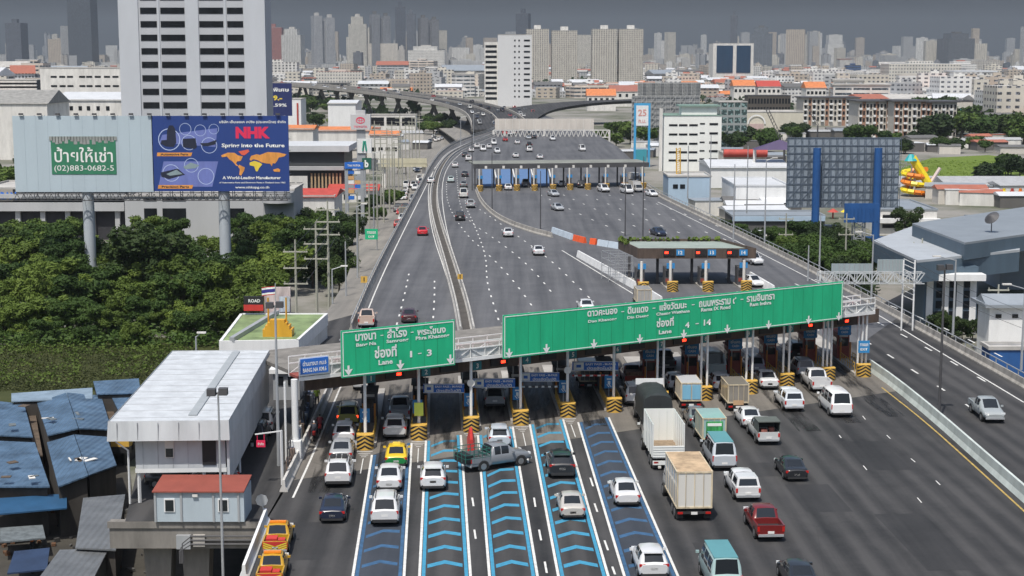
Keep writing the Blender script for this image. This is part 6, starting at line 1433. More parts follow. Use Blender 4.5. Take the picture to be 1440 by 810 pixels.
for k in range(3): q = c4[0].lerp(c4[1], .3 + .25 * k); link('window', window_mesh(1.3, 1.5), t, (q.x, q.y - .25, zg - 3.2), math.atan2(d.y, d.x))
p = G(390, 473, zg); pl_ = thing('golden_plinth', 'stepped golden-yellow plinth with two slim posts on the green roof', 'plinth', (p.x, p.y, zg - .2)); GOLD = mat('golden_paint', (.62, .33, .03), .5, var=.15, scale=1.5)
for k, (w, h0, h1) in enumerate(((3.0, 0, .9), (2.5, .9, 1.3), (2.0, 1.3, 1.6), (1.5, 1.6, 1.9))): MB().box((0, .9 * w / 3, (h0 + h1) / 2), (w, w * .6, h1 - h0)).build('step', GOLD, pl_)
for x in (-1.0, .85): MB().bar((x, .8, 1.5), (x, .8, 4.1), .09).build('post', GOLD, pl_)
Y = 172; t, W, H = bb(343, 370, 417, 438, Y, 'small black and red board above the green roof', BLK); MB().box((W / 2, -.05, H * .25), (W, .1, H * .4)).build('red_strip', REDP, t); text_on(t, 'ROAD', (W * .55, -.05, H * .72), (1, 0, 0), (0, 0, 1), W * .6, H * .22, TEXTW)
t, W, H = bb(372, 408, 404, 440, Y + 1.5, 'faded advertising boards standing behind the green roof', mat('faded_pink_board', (.50, .42, .42), .7, var=.5, scale=1.2)); MB().box((W * .78, -.2, H * .35), (W * .4, .1, H * .6)).build('side_board', mat('faded_blue_board', (.40, .45, .52), .7, var=.5, scale=2), t)
t = thing('national_flag', 'red white and blue striped flag on a pole above the green roof', 'flag', AY(388, 440, 170)); zz = AY(388, 402, 170).z - t.location.z; MB().bar((0, 0, 0), (0, 0, zz + .3), .05, 0, 6).build('flag_pole', GREY, t)
mb = MB(); hs = [0, .1, .3, .7, .9, 1]
for k in range(5):
    mi = (0, 1, 2, 1, 0)[k]
    for i in range(6):
        f = lambda i: -.10 * math.sin(i * 1.3) ; x0, x1 = -i * .24 - .05, -(i + 1) * .24 - .05; mb.add([(x1, f(i + 1), zz - hs[k + 1] * .95 - .03 * (i + 1)), (x0, f(i), zz - hs[k + 1] * .95 - .03 * i), (x0, f(i), zz - hs[k] * .95 - .03 * i), (x1, f(i + 1), zz - hs[k] * .95 - .03 * (i + 1))], [(0, 1, 2, 3)], mi)
mb.build('cloth', [REDP, TEXTW, mat('flag_blue', (.03, .03, .22), .7)], t)
# raised white building
zr = 5.0; fl = 2.5; a = G(193, 708); b_ = G(318, 708); o0 = Vector((a.x, a.y, 0)); Wd = (b_.x - a.x); Ln = 25.5
t = thing('raised_building', 'long white ribbed metal building raised on steel stilts beside the ramp', 'building', o0, ARZ)
MB().prism([(0, 0), (Wd, 0), (Wd, Ln), (0, Ln)], fl, zr).build('wall', WHITER, t)
MB().box((Wd / 2, Ln / 2, fl - .15), (Wd + .1, Ln, .3)).build('floor_slab', WHT, t)
mb = MB(); x0, x1 = -1.75, Wd + .45; y0 = -.9; zt = zr + 1.1
mb.add([(x0, y0, zr - .3), (x1, y0, zr - .3), (x1 - .05, y0 + .12, zt), (x0 + .1, y0 + .12, zt)], [(0, 1, 2, 3)])
mb.add([(x0, y0, zr - .3), (x0 + .1, y0 + .12, zt), (x0 + .1, Ln, zt), (x0, Ln, zr - .3)], [(0, 1, 2, 3)]); mb.add([(x1, y0, zr - .3), (x1, Ln, zr - .3), (x1 - .05, Ln, zt), (x1 - .05, y0 + .12, zt)], [(0, 1, 2, 3)])
mb.add([(x0, Ln, zr - .3), (x0 + .1, Ln, zt), (x1 - .05, Ln, zt), (x1, Ln, zr - .3)], [(0, 1, 2, 3)]); mb.add([(x0, y0, zr - .3), (x0, Ln, zr - .3), (x1, Ln, zr - .3), (x1, y0, zr - .3)], [(0, 1, 2, 3)]); mb.build('roof_edge', WHITER, t)
MB().add([(x0 + .1, y0 + .12, zt - .1), (x1 - .05, y0 + .12, zt - .1), (x1 - .05, Ln, zt - .1), (x0 + .1, Ln, zt - .1)], [(0, 1, 2, 3)]).build('roof', mat('white_roof_sheet', (.50, .53, .56), .6, var=.22, scale=.8), t)
MB().box((Wd * .62, Ln / 2 + .3, zt - .04), (.6, Ln - 1.5, .08)).build('roof_gutter', mat('grey_gutter', (.33, .36, .38), .6), t)
MB().prism([(Wd + .12, -.2), (Wd + .3, -.2), (Wd + .3, Ln), (Wd + .12, Ln)], 1.6, zr - .35).build('side_screen', WHITER, t)
mb = MB()
for k in range(12): mb.box((Wd / 2 - .6, .6 + k * 2.15, zt - .085), (Wd + 2.0, .05, .03))
for k in range(6): mb.box((x0 + (x1 - x0) * (k + .5) / 6, y0 - .01 + .04, zr + .4), (.035, .1, 1.2)); mb.box((Wd * (k + .5) / 6, -.01, 3.75), (.03, .04, 2.4))
mb.build('sheet_joint', mat('joint_grey', (.40, .42, .44), .8, var=.3), t)
w_ = MB().box((Wd * .38, -.04, 3.95), (.62, .1, 1.35)).build('window', OFFW, t); MB().box((Wd * .38, -.1, 3.65), (.5, .06, .6)).build('pane', GLASS, w_)
MB().box((Wd * .82, -.04, 3.75), (.95, .08, 2.0)).build('doorway', BLK, t)
for x, y in ((.15, .2), (Wd * .75, .2), (Wd - .1, .2), (.15, 8), (Wd - .1, 8), (.15, 16), (Wd - .1, 16), (.15, 24), (Wd - .1, 24)): MB().bar((x, y, 0), (x, y, fl - .3), .12).build('stilt', WHT, t)
MB().bar((-.45, -.25, .05), (-.45, -.25, 3.9), .07).bar((-.45, -.25, 3.9), (-1.2, -.6, 4.6), .07).build('drain_pipe', WHT, t)
hut = thing('portable_hut', 'pale blue-grey hut with rusty red flat roof on the ramp edge', 'hut', G(217, 735), 0); Wh = G(343, 735).x - G(217, 735).x; PBW = mat('pale_blue_grey_panel', (.40, .47, .52), .6, var=.1)
MB().prism([(0, .2), (Wh, .2), (Wh, 3.2), (0, 3.2)], 0, 2.05).build('wall', PBW, hut); MB().add([(-.1, .0, 2.08), (Wh + .05, .0, 2.08), (Wh + .05, 3.3, 2.35), (-.1, 3.3, 2.35), (-.1, .0, 2.16), (Wh + .05, 0, 2.16), (Wh + .05, 3.3, 2.43), (-.1, 3.3, 2.43)], [(3, 2, 1, 0), (4, 5, 6, 7), (0, 1, 5, 4), (1, 2, 6, 5), (2, 3, 7, 6), (3, 0, 4, 7)]).build('roof', mat('rusty_red_roof', (.24, .06, .042), .8, var=.2), hut)
for f in (.17, .77): w_ = MB().box((Wh * f, .17, 1.15), (.72, .08, .92)).build('window', WHT, hut); MB().box((Wh * f, .12, 1.15), (.56, .04, .76)).build('pane', GLASS, w_)
for f in (.0, .29, .65, .93): MB().box((Wh * f + .06, .16, 1.02), (.14, .08, 2.04)).build('frame_post', GREY, hut)
MB().box((Wh * .46, .1, 1.85), (.35, .12, .18)).build('wall_lamp', OFFW, hut)
def shed(px, z, m, lb, wall=True, dz=None, nm='shed', th=.12, wm=None):
    P = [G(x, y, z + (dz[i] if dz else 0)) for i, (x, y) in enumerate(px)]; base = P[0].copy(); base.z = GZ; t = thing(nm, lb, 'shed', base)
    Q = [p - base for p in P]; a = sum(Q[i].x * Q[(i + 1) % len(Q)].y - Q[(i + 1) % len(Q)].x * Q[i].y for i in range(len(Q)))
    if a < 0: Q = Q[::-1]
    n_ = len(Q); MB().add(Q + [q - Vector((0, 0, th)) for q in Q], [tuple(range(n_)), tuple(range(n_, 2 * n_))[::-1]] + [(i, n_ + i, n_ + (i + 1) % n_, (i + 1) % n_) for i in range(n_)]).build('roof', m, t)
    c_ = sum(Q, Vector()) / n_
    if wall: mb = MB(); W2 = [c_ + (q - c_) * .94 for q in Q]; mb.prism([q.xy for q in W2], 0, [q.z - th - .15 for q in W2]); mb.build('wall', wm or mat('dark_shed_wall', (.055, .05, .045), .9, var=.4), t)  # wall box below the roof sheet, darker than the roof by default
    return t
shed([(-40, 560), (34, 568), (46, 614), (-40, 610)], -3.4, BLUER, 'blue corrugated shed roof at the far left, upper row')
shed([(52, 566), (93, 552), (110, 602), (67, 612)], -3.3, BLUER, 'blue roof slope left of the ridge, upper row', dz=(0, .6, .6, 0)); shed([(94, 552), (142, 556), (157, 604), (111, 602)], -3.3, BLUER, 'blue roof slope right of the ridge, upper row', dz=(.6, 0, 0, .6))
shed([(-40, 618), (49, 622), (70, 684), (-40, 684)], -3.6, BLUER, 'blue corrugated shed roof at the far left, lower row')
shed([(66, 622), (104, 611), (124, 668), (82, 684)], -3.5, BLUER, 'blue roof slope left of the ridge, lower row with rusty edge', dz=(0, .6, .6, 0)); shed([(105, 611), (150, 614), (164, 654), (125, 668)], -3.5, BLUER, 'blue roof slope right of the ridge, lower row', dz=(.6, 0, 0, .6))
shed([(157, 558), (194, 553), (192, 575), (172, 588)], -3.2, BLUER, 'small blue shed roof next to the raised building')
shed([(16, 553), (130, 545), (130, 560), (16, 564)], -3.0, mat('dusty_blue_roof', (.20, .27, .34), .6, var=.3), 'long pale blue roof strip along the grass field'); shed([(131, 536), (195, 532), (198, 552), (136, 554)], -2.7, BLUER, 'lighter blue roof nearest the raised building')
shed([(-40, 703), (94, 694), (94, 714), (-40, 726)], -5.0, mat('bright_blue_roof', (.02, .075, .16), .5, var=.2), 'bright blue tilted roof strip over the dark yard', wall=False, dz=(.5, .5, 0, 0))
TARP = mat('faded_tarp', (.12, .14, .15), .8, var=.5, scale=2)
for k, (px, lb) in enumerate(((((36, 572), (48, 570), (60, 640), (48, 640)), 'rusty brown sheet strip between the blue roofs, left'), (((142, 560), (154, 560), (172, 606), (160, 606)), 'brown sheet strip between the blue roofs, right'), (((0, 742), (60, 738), (64, 756), (0, 762)), 'faded tarpaulin lean-to in the dark yard, left'), (((20, 775), (70, 770), (66, 800), (10, 806)), 'dark blue tarpaulin lean-to at the bottom left'))):
    shed(px, (-4.6, -4.6, -6.2, -6.4)[k], (mat('rusty_sheet', (.10, .075, .055), .9, var=.6, scale=1.5), MATS.get('rusty_sheet') or BARK, TARP, mat('dark_blue_tarp', (.02, .04, .09), .7, var=.3))[k], lb, wall=k < 2, nm='lean_to')
for k in range(14):
    q = R.choice((((0, 560), (46, 614)), ((60, 570), (150, 600)), ((0, 625), (66, 680)), ((75, 625), (155, 665)))); x = R.uniform(q[0][0] + 6, q[1][0] - 6); y = R.uniform(q[0][1] + 8, q[1][1] - 8)
    p = G(x, y, -2.75 if y < 615 else -2.95); tag(MB().box((0, 0, 0), (R.uniform(.5, 1.4), R.uniform(.1, .9), .07), rz=R.random() * 3).build('loose_sheet', [TARP, OFFW, MATS['rusty_sheet']][k % 3], None, p), 'scrap sheet lying on the blue roofs', 'scrap sheet', 'scrap sheets on the blue roofs')
shed([(117, 700), (176, 695), (163, 773), (106, 770)], -4.6, GREYR, 'long grey corrugated shed roof on the dark yard', dz=(.4, .4, 0, 0)); shed([(84, 773), (153, 771), (132, 812), (55, 812)], -4.9, GREYR, 'lower grey flat shed roof at the bottom', wm=mat('grey_shed_wall', (.12, .13, .13), .8))
sheet([(-60, 860), (-60, 585), (175, 585), (190, 735), (360, 735), (360, 860)], GZ + .07, 'yard_ground', mat('dark_yard_soil', (.050, .046, .038), .95, var=.4, scale=.4, bump=.3))
MB_ = MB()
for k in range(160):
    x = R.uniform(0, 230); y = R.uniform(690, 806); p = G(x, y, GZ + .1); q = R.uniform(.1, .45); 
    if x > 190 and y < 770: continue
    MB_.box((p.x, p.y, p.z + q * .3), (q, q * R.uniform(.5, 1.5), q * R.uniform(.4, 1)), R.randrange(4), rz=R.random() * 3)
struct('yard_rubble', MB_, [mat('rubble_brown', (.07, .055, .04), .9), mat('rubble_grey', (.10, .10, .095), .9), mat('rubble_dark', (.04, .04, .04), .9), mat('rubble_rust', (.12, .06, .03), .9)], 'stuff')
exc = thing('excavator', 'yellow machine parked beside the raised building at the sheds', 'excavator', G(170, 634, -6.5)); MB().box((0, 0, 1.1), (2.0, 1.6, 1.2)).build('body', YEL, exc); MB().box((.6, -.2, 2.1), (.9, 1.0, 1.0)).build('cab', GLASS, exc); MB().bar((-.6, -.6, 1.6), (-1.5, -1.0, 3.0), .2).bar((-1.5, -1.0, 3.0), (-2.1, -1.2, 1.6), .16).build('boom', YEL, exc); MB().box((0, -.7, .3), (2.3, .45, .6)).box((0, .7, .3), (2.3, .45, .6)).build('track', BLK, exc)
ob = thing('orange_tarp_stall', 'orange tarpaulin heap at the open end of the blue sheds', 'stall', G(136, 690, -6.5)); MB().prism([(-1.2, -.6), (1.2, -.8), (1.0, .9), (-1.0, .8)], 0, [1.2, 1.9, 1.6, 1.0]).build('tarpaulin', mat('orange_tarp', (.55, .12, .03), .7, var=.4, scale=2), ob)
# small booth and barriers in the side lane
gb = thing('guard_booth', 'pale grey guard booth with windows at the end of the side lane', 'booth', G(383, 566) + LD * 1); MB().prism([(0, 0), (2.4, 0), (2.4, 2.4), (0, 2.4)], 0, 2.5).build('wall', GREY, gb); MB().prism([(-.3, -.3), (2.7, -.3), (2.7, 2.7), (-.3, 2.7)], 2.5, 2.9).build('roof', WHT, gb); link('window', window_mesh(.7, .8), gb, (.6, -.02, 1.8)); link('window', window_mesh(.7, .8), gb, (1.7, -.02, 1.8))
mb = MB(); P = smooth_line(along([(405, 668), (425, 600), (438, 556)]), 1); t = thing('chain_link_fence', 'dark mesh fence with clutter between side lane and white wall', 'fence', P[0]); Q = [p - P[0] for p in P]
for a, b_ in zip(Q, Q[1:]): mb.bar(a + Vector((0, 0, 2)), b_ + Vector((0, 0, 2)), .04); mb.bar(a + Vector((0, 0, 1)), b_ + Vector((0, 0, 1)), .03)
for p in resample(Q, 1.5): mb.bar(p, p + Vector((0, 0, 2.1)), .05)
mb.build('frame', DGREY, t); mb = MB()
for p in resample(Q, .55): z = R.uniform(.4, 1.4); mb.box((p.x + R.uniform(-.2, .2), p.y, z / 2), (.35, .45, z), R.randrange(3))
mb.build('stored_clutter', [mat('clutter_brown', (.16, .12, .10), .9), mat('clutter_blue', (.12, .15, .22), .8), OFFW], t)
bar_ = thing('height_bar_sign', 'white pole with arm and small red hanging sign over the side lane', 'sign', G(397, 682)); MB().bar((0, 0, 0), (0, 0, 4.1), .1).bar((0, 0, 4.05), (-1.9, 0, 3.8), .06).build('pole', WHT, bar_); s_ = MB().box((-1.5, 0, 3.1), (.65, .06, .5)).bar((-1.75, 0, 3.3), (-1.75, 0, 3.8), .03).bar((-1.25, 0, 3.3), (-1.25, 0, 3.85), .03).build('panel', REDX, bar_); text_on(s_, 'จำกัด', (-1.5, -.04, 3.1), (1, 0, 0), (0, 0, 1), .45, .2, TEXTW)
oct_ = thing('traffic_sign', 'octagonal sign seen from behind on a leaning post', 'sign', G(373, 735)); MB().bar((0, 0, 0), (-.15, 0, 1.3), .04).build('post', GREY, oct_); MB().bar((-.2, 0, 1.55), (-.2, .04, 1.55), .42, 0, 8).build('plate', GREY, oct_)

# ================================================================ poles, lamps
def lamp_post(px, yt, yb, lb, z=0., head=None, r=.11, m=GREY, group=None, nm='lamp_post'):
    p = G(px, yb, z); zt = AY(px, yt, p.y).z; t = thing(nm, lb, 'street lamp', p, 0, group); h = zt - z
    MB().bar((0, 0, 0), (0, 0, h), r * 1.3, 0, 8, r2=r * .7).build('pole', m, t, smooth=40)
    if head == 'flood': MB().box((-.4, -.1, h), (.55, .5, .45)).box((.35, -.1, h + .05), (.55, .5, .45)).box((0, 0, h - .1), (1.1, .1, .1)).build('floodlight', DGREY, t)
    elif head: MB().bar((0, 0, h - .1), (head, 0, h + .35), .06, 0, 6).build('arm', m, t); MB().box((head * 1.15, 0, h + .38), (.9, .3, .15)).build('lamp_head', OFFW, t)
    return t
lamp_post(316, 551, 885, 'tall dark floodlight mast in front of the raised white building', head='flood', z=-6, m=GREY, r=.085)
lamp_post(392, 429, 655, 'floodlight mast between raised building and footbridge', head='flood', m=GREY)
lamp_post(1320, 376, 592, 'floodlight mast standing on the divider at right', head='flood', m=DGREY)
for px, yt, yb, lb in ((664, 172, 268, 'thin mast at the left end of the far canopy'), (692, 215, 300, 'thin dark mast on the curving divider left'), (760, 240, 322, 'thin mast on the divider in front of the far canopy'), (879, 238, 332, 'thin mast left of the middle canopy back edge'), (904, 220, 334, 'taller thin mast behind the middle canopy')):
    lamp_post(px, yt, yb, lb, m=DGREY, r=.09)
for px, yt, yb, lb, hd in ((1031, 231, 352, 'slim lamp post on the right parapet, farthest', None), (1050, 205, 300, 'slim lamp post behind the right parapet by the workshops', None), (1075, 225, 345, 'pale lamp post by the white workshop', 1.2), (1136, 345, 395, 'short post with small white box on the right parapet', None), (1225, 330, 428, 'lamp post near the small truss gantry', -1.6), (1340, 365, 470, 'curved-arm lamp post before the factory', -1.9), (1436, 405, 520, 'lamp post at the right edge by the annex', -1.6), (998, 190, 300, 'slim lamp post right of the white office', None), (967, 205, 280, 'slim lamp post before the white office', None), (1152, 300, 385, 'lamp post under the lattice billboard', None)):
    lamp_post(px, yt, yb, lb, m=GREY, head=hd)
for px, yt, yb, lb, hd in ((526, 215, 330, 'lamp post with arm over the street, upper', 1.5), (503, 290, 395, 'lamp post beside the green street sign', 1.0), (468, 378, 445, 'lamp post with arm beside the ramp, near', 1.4), (487, 340, 430, 'thin tall post beside the left parapet', None), (278, 473, 560, 'small square white lamp in the thicket by the raised building', .5), (648, 165, 205, 'double-arm lamp post at the far curve, left', 1.5), (666, 160, 203, 'double-arm lamp post at the far curve, right', 1.5)):
    lamp_post(px, yt, yb, lb, m=GREY, head=hd, z=-3 if px < 600 else 0)
UTIL = mat('pale_concrete_pole', (.38, .38, .32), .85, var=.15)
def util_pole(px, yt, yb, arms, lb, z=-4.5, w=1.7, group='utility poles along the street'):
    p = G(px, yb, z); zt = AY(px, yt, p.y).z; t = thing('utility_pole', lb, 'utility pole', p, 0, group); MB().bar((0, 0, 0), (0, 0, zt - z), .2, 0, 4, r2=.11).build('pole', UTIL, t)
    for y in arms: h = AY(px, y, p.y).z - z; MB().box((0, 0, h), (w * 2, .16, .18)).box((-w * .9, 0, h + .2), (.1, .1, .3)).box((w * .9, 0, h + .2), (.1, .1, .3)).build('cross_arm', UTIL, t)
util_pole(417, 337, 441, (354, 377, 399), 'concrete utility pole nearest the green roof with three cross-arms'); util_pole(446, 312, 439, (322, 343, 364), 'concrete utility pole second from the green roof'); util_pole(463, 282, 437, (295, 312, 330), 'concrete utility pole third, beside the ramp'); util_pole(504, 270, 402, (285, 300), 'concrete utility pole next to the parapet lamp', z=-5)
ups = [(520, 250, 350), (531, 235, 335), (540, 218, 322), (548, 206, 305), (555, 198, 295), (561, 190, 282), (566, 182, 272), (571, 176, 262), (576, 170, 252), (580, 166, 242), (585, 160, 234), (590, 156, 226), (536, 190, 300), (552, 170, 270), (563, 160, 250), (528, 170, 290), (545, 180, 280)]
for px, yt, yb in ups: util_pole(px, yt, yb, (yt + 6, yt + 12), 'slim concrete pole by the distant street', z=-7.5, w=1.5, group='slim poles clustered along the distant street')
for px, yt, yb, lb in ((1293, 335, 445, 'utility pole in front of the factory with cross-arms'), (1400, 400, 500, 'utility pole in the yard below the annex'), (1188, 300, 395, 'utility pole under the blue board'), (1104, 300, 372, 'utility pole before the workshops')): util_pole(px, yt, yb, (yt + 8, yt + 30), lb, z=GZ, w=1.4, group='utility poles right of the expressway')
wires = thing('power_lines', 'thin dark cables strung between the poles at right', 'cables', (0, 0, 0)); mb = MB()
for y0, y1 in ((330, 420), (340, 432), (352, 445)):
    a = AY(1180, y0 - 25, 205); b_ = AY(1500, y1 + 40, 165); pr = None
    for k in range(9):
        f = k / 8; q = a.lerp(b_, f); q.z -= math.sin(math.pi * f) * 1.2
        if pr is not None: mb.bar(pr, q, .025, 0, 3)
        pr = q
mb.build('cable', BLK, wires)
wires = thing('power_lines', 'thin cables strung between utility poles at left', 'cables', (0, 0, 0)); mb = MB()
for dy in (0, 23, 45):
    for (ax, ay), (bx2, by) in (((405, 354), (437, 322)), ((429, 354), (455, 322)), ((437, 322), (457, 296)), ((455, 322), (470, 296))):
        a = AY(ax, ay + dy, 185); b_ = AY(bx2, by + dy * .9, 200); mb.bar(a, b_, .03, 0, 3)
mb.build('cable', BLK, wires)
# small truss gantry at right with sign backs
Y = 176; A = AY(1152, 399, Y); W = AY(1300, 399, Y).x - A.x; h = AY(1152, 384, Y).z - A.z; t = thing('sign_gantry', 'small white truss gantry at right carrying grey sign backs', 'gantry', (A.x, Y, 0)); z0 = A.z; mb = MB()
for y in (0, 1.2):
    for z in (z0, z0 + h): mb.bar((0, y, z), (W, y, z), .06)
    for k in range(14):
        x = W * k / 14; x2 = W * (k + 1) / 14; mb.bar((x, y, z0 if k % 2 else z0 + h), (x2, y, z0 + h if k % 2 else z0), .06); mb.bar((x, y, z0), (x, y, z0 + h), .05)
mb.build('truss', mat('pale_grey_truss', (.50, .53, .55), .6), t)
for x, d in ((W - 1.0, 0), (W - 2.3, 0), (.2, 0)): MB().bar((x, .6, GZ), (x, .6, z0 + h + (.2 if x < 1 else 1.4)), .1, 0, 6).build('post', WHT, t)
mb = MB()
for z in range(8): mb.bar((W - 1.0, .6, z0 + z * .6 - 2), (W - 2.3, .6, z0 + z * .6 - 1.4), .05)
mb.build('ladder_brace', WHT, t)
for a, b_, y0, y1 in ((1173, 1230, 373, 388), (1238, 1276, 367, 384)):
    xa_ = AY(a, 380, Y).x - A.x; xb_ = AY(b_, 380, Y).x - A.x; p = MB().box(((xa_ + xb_) / 2, 1.5, AY(a, (y0 + y1) / 2, Y).z), (xb_ - xa_, .1, (y1 - y0) * .08)).build('sign_back', mat('grey_green_back', (.30, .36, .38), .6), t)
    mb = MB()
    for k in range(8): mb.box((xa_ + (xb_ - xa_) * (k + .5) / 8, 1.4, AY(a, (y0 + y1) / 2, Y).z), (.07, .08, (y1 - y0) * .08))
    mb.build('rib', GREY, t)
# small signs on the left
for px, py, w, h, m, lb, z in ((427 / 3 + 380, 260 + 208 / 3, 18, 15, GRNS, 'small green road sign over the street', -2), (1210, 0, 0, 0, None, '', 0)):
    if not m: continue
    p = AY(px, py, 285); t = thing('road_sign', lb, 'road sign', p); MB().box((0, 0, 0), (w * .13, .1, h * .13)).build('panel', m, t); MB().bar((1.0, .1, GZ - p.z), (1.0, .1, 1), .1).build('post', GREY, t); text_on(t, 'ทางออก', (0, -.06, .3), (1, 0, 0), (0, 0, 1), 1.6, .5, TEXTW); text_on(t, 'EXIT', (0, -.06, -.45), (1, 0, 0), (0, 0, 1), 1.1, .4, TEXTW)
for px, py, lb in ((512, 393, 'yellow diamond warning sign by the left parapet'), (647, 389, 'yellow warning sign on the median')):
    p = AY(px, py, G(px, py + 18).y); t = thing('warning_sign', lb, 'warning sign', p); MB().bar((0, -.05, 0), (0, .0, 0), .62 if px < 600 else .5, 0, 4).build('plate', YEL, t); MB().bar((0, .05, -1.9), (0, .05, 0), .04).build('post', GREY, t); MB().box((0, -.08, .05), (.12, .03, .5)).build('symbol', BLK, t)
# water slides, cranes
Y = 440; zz = lambda x, y: AY(x, y, Y)
t = thing('water_slide', 'yellow straight water slide tower with teal top at the amusement park', 'water slide', (zz(1300, 268).x, Y, GZ)); o = Vector((t.location.x, Y, GZ))
MB().bar(zz(1283, 222) - o, zz(1308, 262) - o, 1.2, 0, 8).build('chute', mat('bright_yellow_plastic', (.80, .62, .02), .4), t); MB().bar(zz(1281, 226) - o, zz(1281, 217) - o, 1.9, 0, 8, r2=.6).build('top_cap', mat('teal_plastic', (.02, .35, .38), .5), t); MB().bar((zz(1283, 226) - o) * 1, Vector(((zz(1283, 226) - o).x, 2, 0)), .3).build('support', WHT, t)
t = thing('water_slide', 'coiled orange and yellow water slide beside the straight yellow one', 'water slide', (zz(1288, 268).x, Y + 2, GZ)); o = Vector((t.location.x, Y + 2, GZ)); pr = None; mb = MB()
for k in range(36):
    a = k * .55; q = Vector((math.cos(a) * 3.2, math.sin(a) * 3.2, 7.6 - k * .2)); 
    if pr is not None: mb.bar(pr, q, .75, k // 4 % 2, 6)
    pr = q
mb.build('spiral_chute', [mat('orange_plastic2', (.75, .22, .02), .4), MATS['bright_yellow_plastic']], t); MB().bar((0, 0, 0), (0, 0, 7.6), .35).build('support', WHT, t)
t = thing('water_slide', 'pale thin slide leaning right of the yellow slide', 'water slide', (zz(1305, 266).x, Y + 1, GZ)); o = Vector(t.location); MB().bar(zz(1303, 266) - o, zz(1322, 236) - o, .5, 0, 6).build('chute', mat('pale_pink_plastic', (.6, .5, .48), .5), t)
t = thing('amusement_canopies', 'row of small red, yellow and blue play roofs at the amusement park', 'play structure', (zz(1110, 292).x, Y - 60, GZ)); 
for k in range(6): MB().bar((k * 3.2, 0, 1.6), (k * 3.2, 0, 2.4), 1.4, 0, 6, r2=.2).bar((k * 3.2, 0, 0), (k * 3.2, 0, 1.6), .2).build('play_roof', [REDR, MATS['bright_yellow_plastic'], SKYB, WHT, MATS['teal_plastic']][k % 5], t)
t = thing('amusement_canopies', 'red and orange fairground ride under roofs at right', 'play structure', (zz(1378, 280).x, Y - 20, GZ)); 
for k in range(5): MB().bar((k * 2.2 - 4, 0, 1.2 + k % 2), (k * 2.2 - 4, 0, 3.4), .9, 0, 8, r2=.6).bar((k * 2.2 - 4, 0, 0), (k * 2.2 - 4, 0, 4), .4).build('ride_roof', [REDR, MATS['orange_plastic2'], MATS['bright_yellow_plastic']][k % 3], t)
for (a, b_, c_, Y, lb) in (((1078, 152), (1103, 205), (1106, 225), 520, 'dark lattice crane boom leaning over the trees'), ((1135, 148), (1150, 176), (1150, 200), 700, 'small grey crane boom before the residential blocks'), ((954, 208), (954, 245), (956, 250), 410, 'yellow crane mast beside the white office')):
    o = Vector((AY(*b_, Y).x, Y, GZ)); t = thing('crane', lb, 'crane', o); A, B = AY(*a, Y) - o, AY(*b_, Y) - o; m = YEL if 'yellow' in lb else DGREY; mb = MB(); n_ = 12
    for k in range(n_):
        p, q = B.lerp(A, k / n_), B.lerp(A, (k + 1) / n_)
        for dx in (-.5, .5): mb.bar(p + Vector((dx, 0, 0)), q + Vector((dx, 0, 0)), .16)
        mb.bar(p + Vector((-.5, 0, 0)), q + Vector((.5, 0, 0)), .12)
    mb.build('boom', m, t); MB().box((0, 0, 1.4), (3.4, 2.6, 2.6)).build('cab', m, t); MB().bar(B, Vector((0, 0, 2)), .35).build('mast', m, t)
t = thing('canvas_canopy', 'dark purple tent canopy left of the lattice billboard', 'canopy', AY(1096, 210, 480)); mb = MB().add([(-8, -3, 0), (8, -3, 0), (8, 3, 0), (-8, 3, 0), (0, 0, 3)], [(0, 1, 4), (1, 2, 4), (2, 3, 4), (3, 0, 4)]); mb.build('canvas', mat('purple_canvas', (.07, .05, .12), .7), t); zg_ = GZ - t.location.z
for x in (-7.5, 7.5): MB().bar((x, 0, zg_), (x, 0, 0), .5).build('post', OFFW, t)
# signal mast on street: pedestrian bridge
t = thing('footbridge', 'cream pedestrian bridge across the distant street', 'footbridge', AY(535, 232, 470)); MB().box((7, 0, 0), (14, 3, 1.0)).box((7, -1.5, 1.3), (14, .15, 1.6)).build('deck', mat('cream_bridge', (.55, .52, .38), .8), t); zg_ = GZ - t.location.z
for x in (1, 13): MB().box((x, 0, zg_ / 2), (1, 1, -zg_)).build('post', OFFW, t)

# ================================================================ trees
def crown_mesh(name, lobes, n_, s0, s1, m, seed):
    r = random.Random(seed); mb = MB()
    tot = sum(l[3] ** 2 for l in lobes)
    for cx, cy, cz, R_, sq in lobes:
        k = int(n_ * R_ ** 2 / tot)
        for _ in range(k):
            d = Vector((r.gauss(0, 1), r.gauss(0, 1), r.gauss(0, 1))).normalized(); rr = R_ * (.62 + .42 * r.random() ** .6) * (1 + .18 * math.sin(d.x * 7 + cx) * math.cos(d.y * 6 + d.z * 5))
            c = Vector((cx, cy, cz)) + Vector((d.x * rr, d.y * rr, d.z * rr * sq)); s = r.uniform(s0, s1)
            nn = (d * .8 + Vector((r.gauss(0, .6), r.gauss(0, .6), r.gauss(0, .6) + .35))).normalized(); u = nn.orthogonal().normalized(); u = Matrix.Rotation(r.random() * 6.28, 3, nn) @ u; v = nn.cross(u)
            mb.add([c - u * s, c - v * s * .55 - nn * s * .12, c + u * s, c + v * s * .55 - nn * s * .12], [(0, 1, 2, 3)])
    return mb.mesh(name, m)
def trunk_mesh(h, r_, seed):
    r = random.Random(seed); mb = MB(); p = Vector((0, 0, 0)); 
    for k in range(4):
        q = p + Vector((r.uniform(-.2, .2), r.uniform(-.2, .2), h / 4)); mb.bar(p, q, r_ * (1 - k * .16), 0, 7, r2=r_ * (1 - (k + 1) * .16))
        if k >= 1:
            for j in range(2): a = r.random() * 6.28; mb.bar(q, q + Vector((math.cos(a) * h * .3, math.sin(a) * h * .3, h * .28)), r_ * .4, 0, 5, r2=r_ * .12)
        p = q
    return mb.mesh('trunk', BARK, 40)
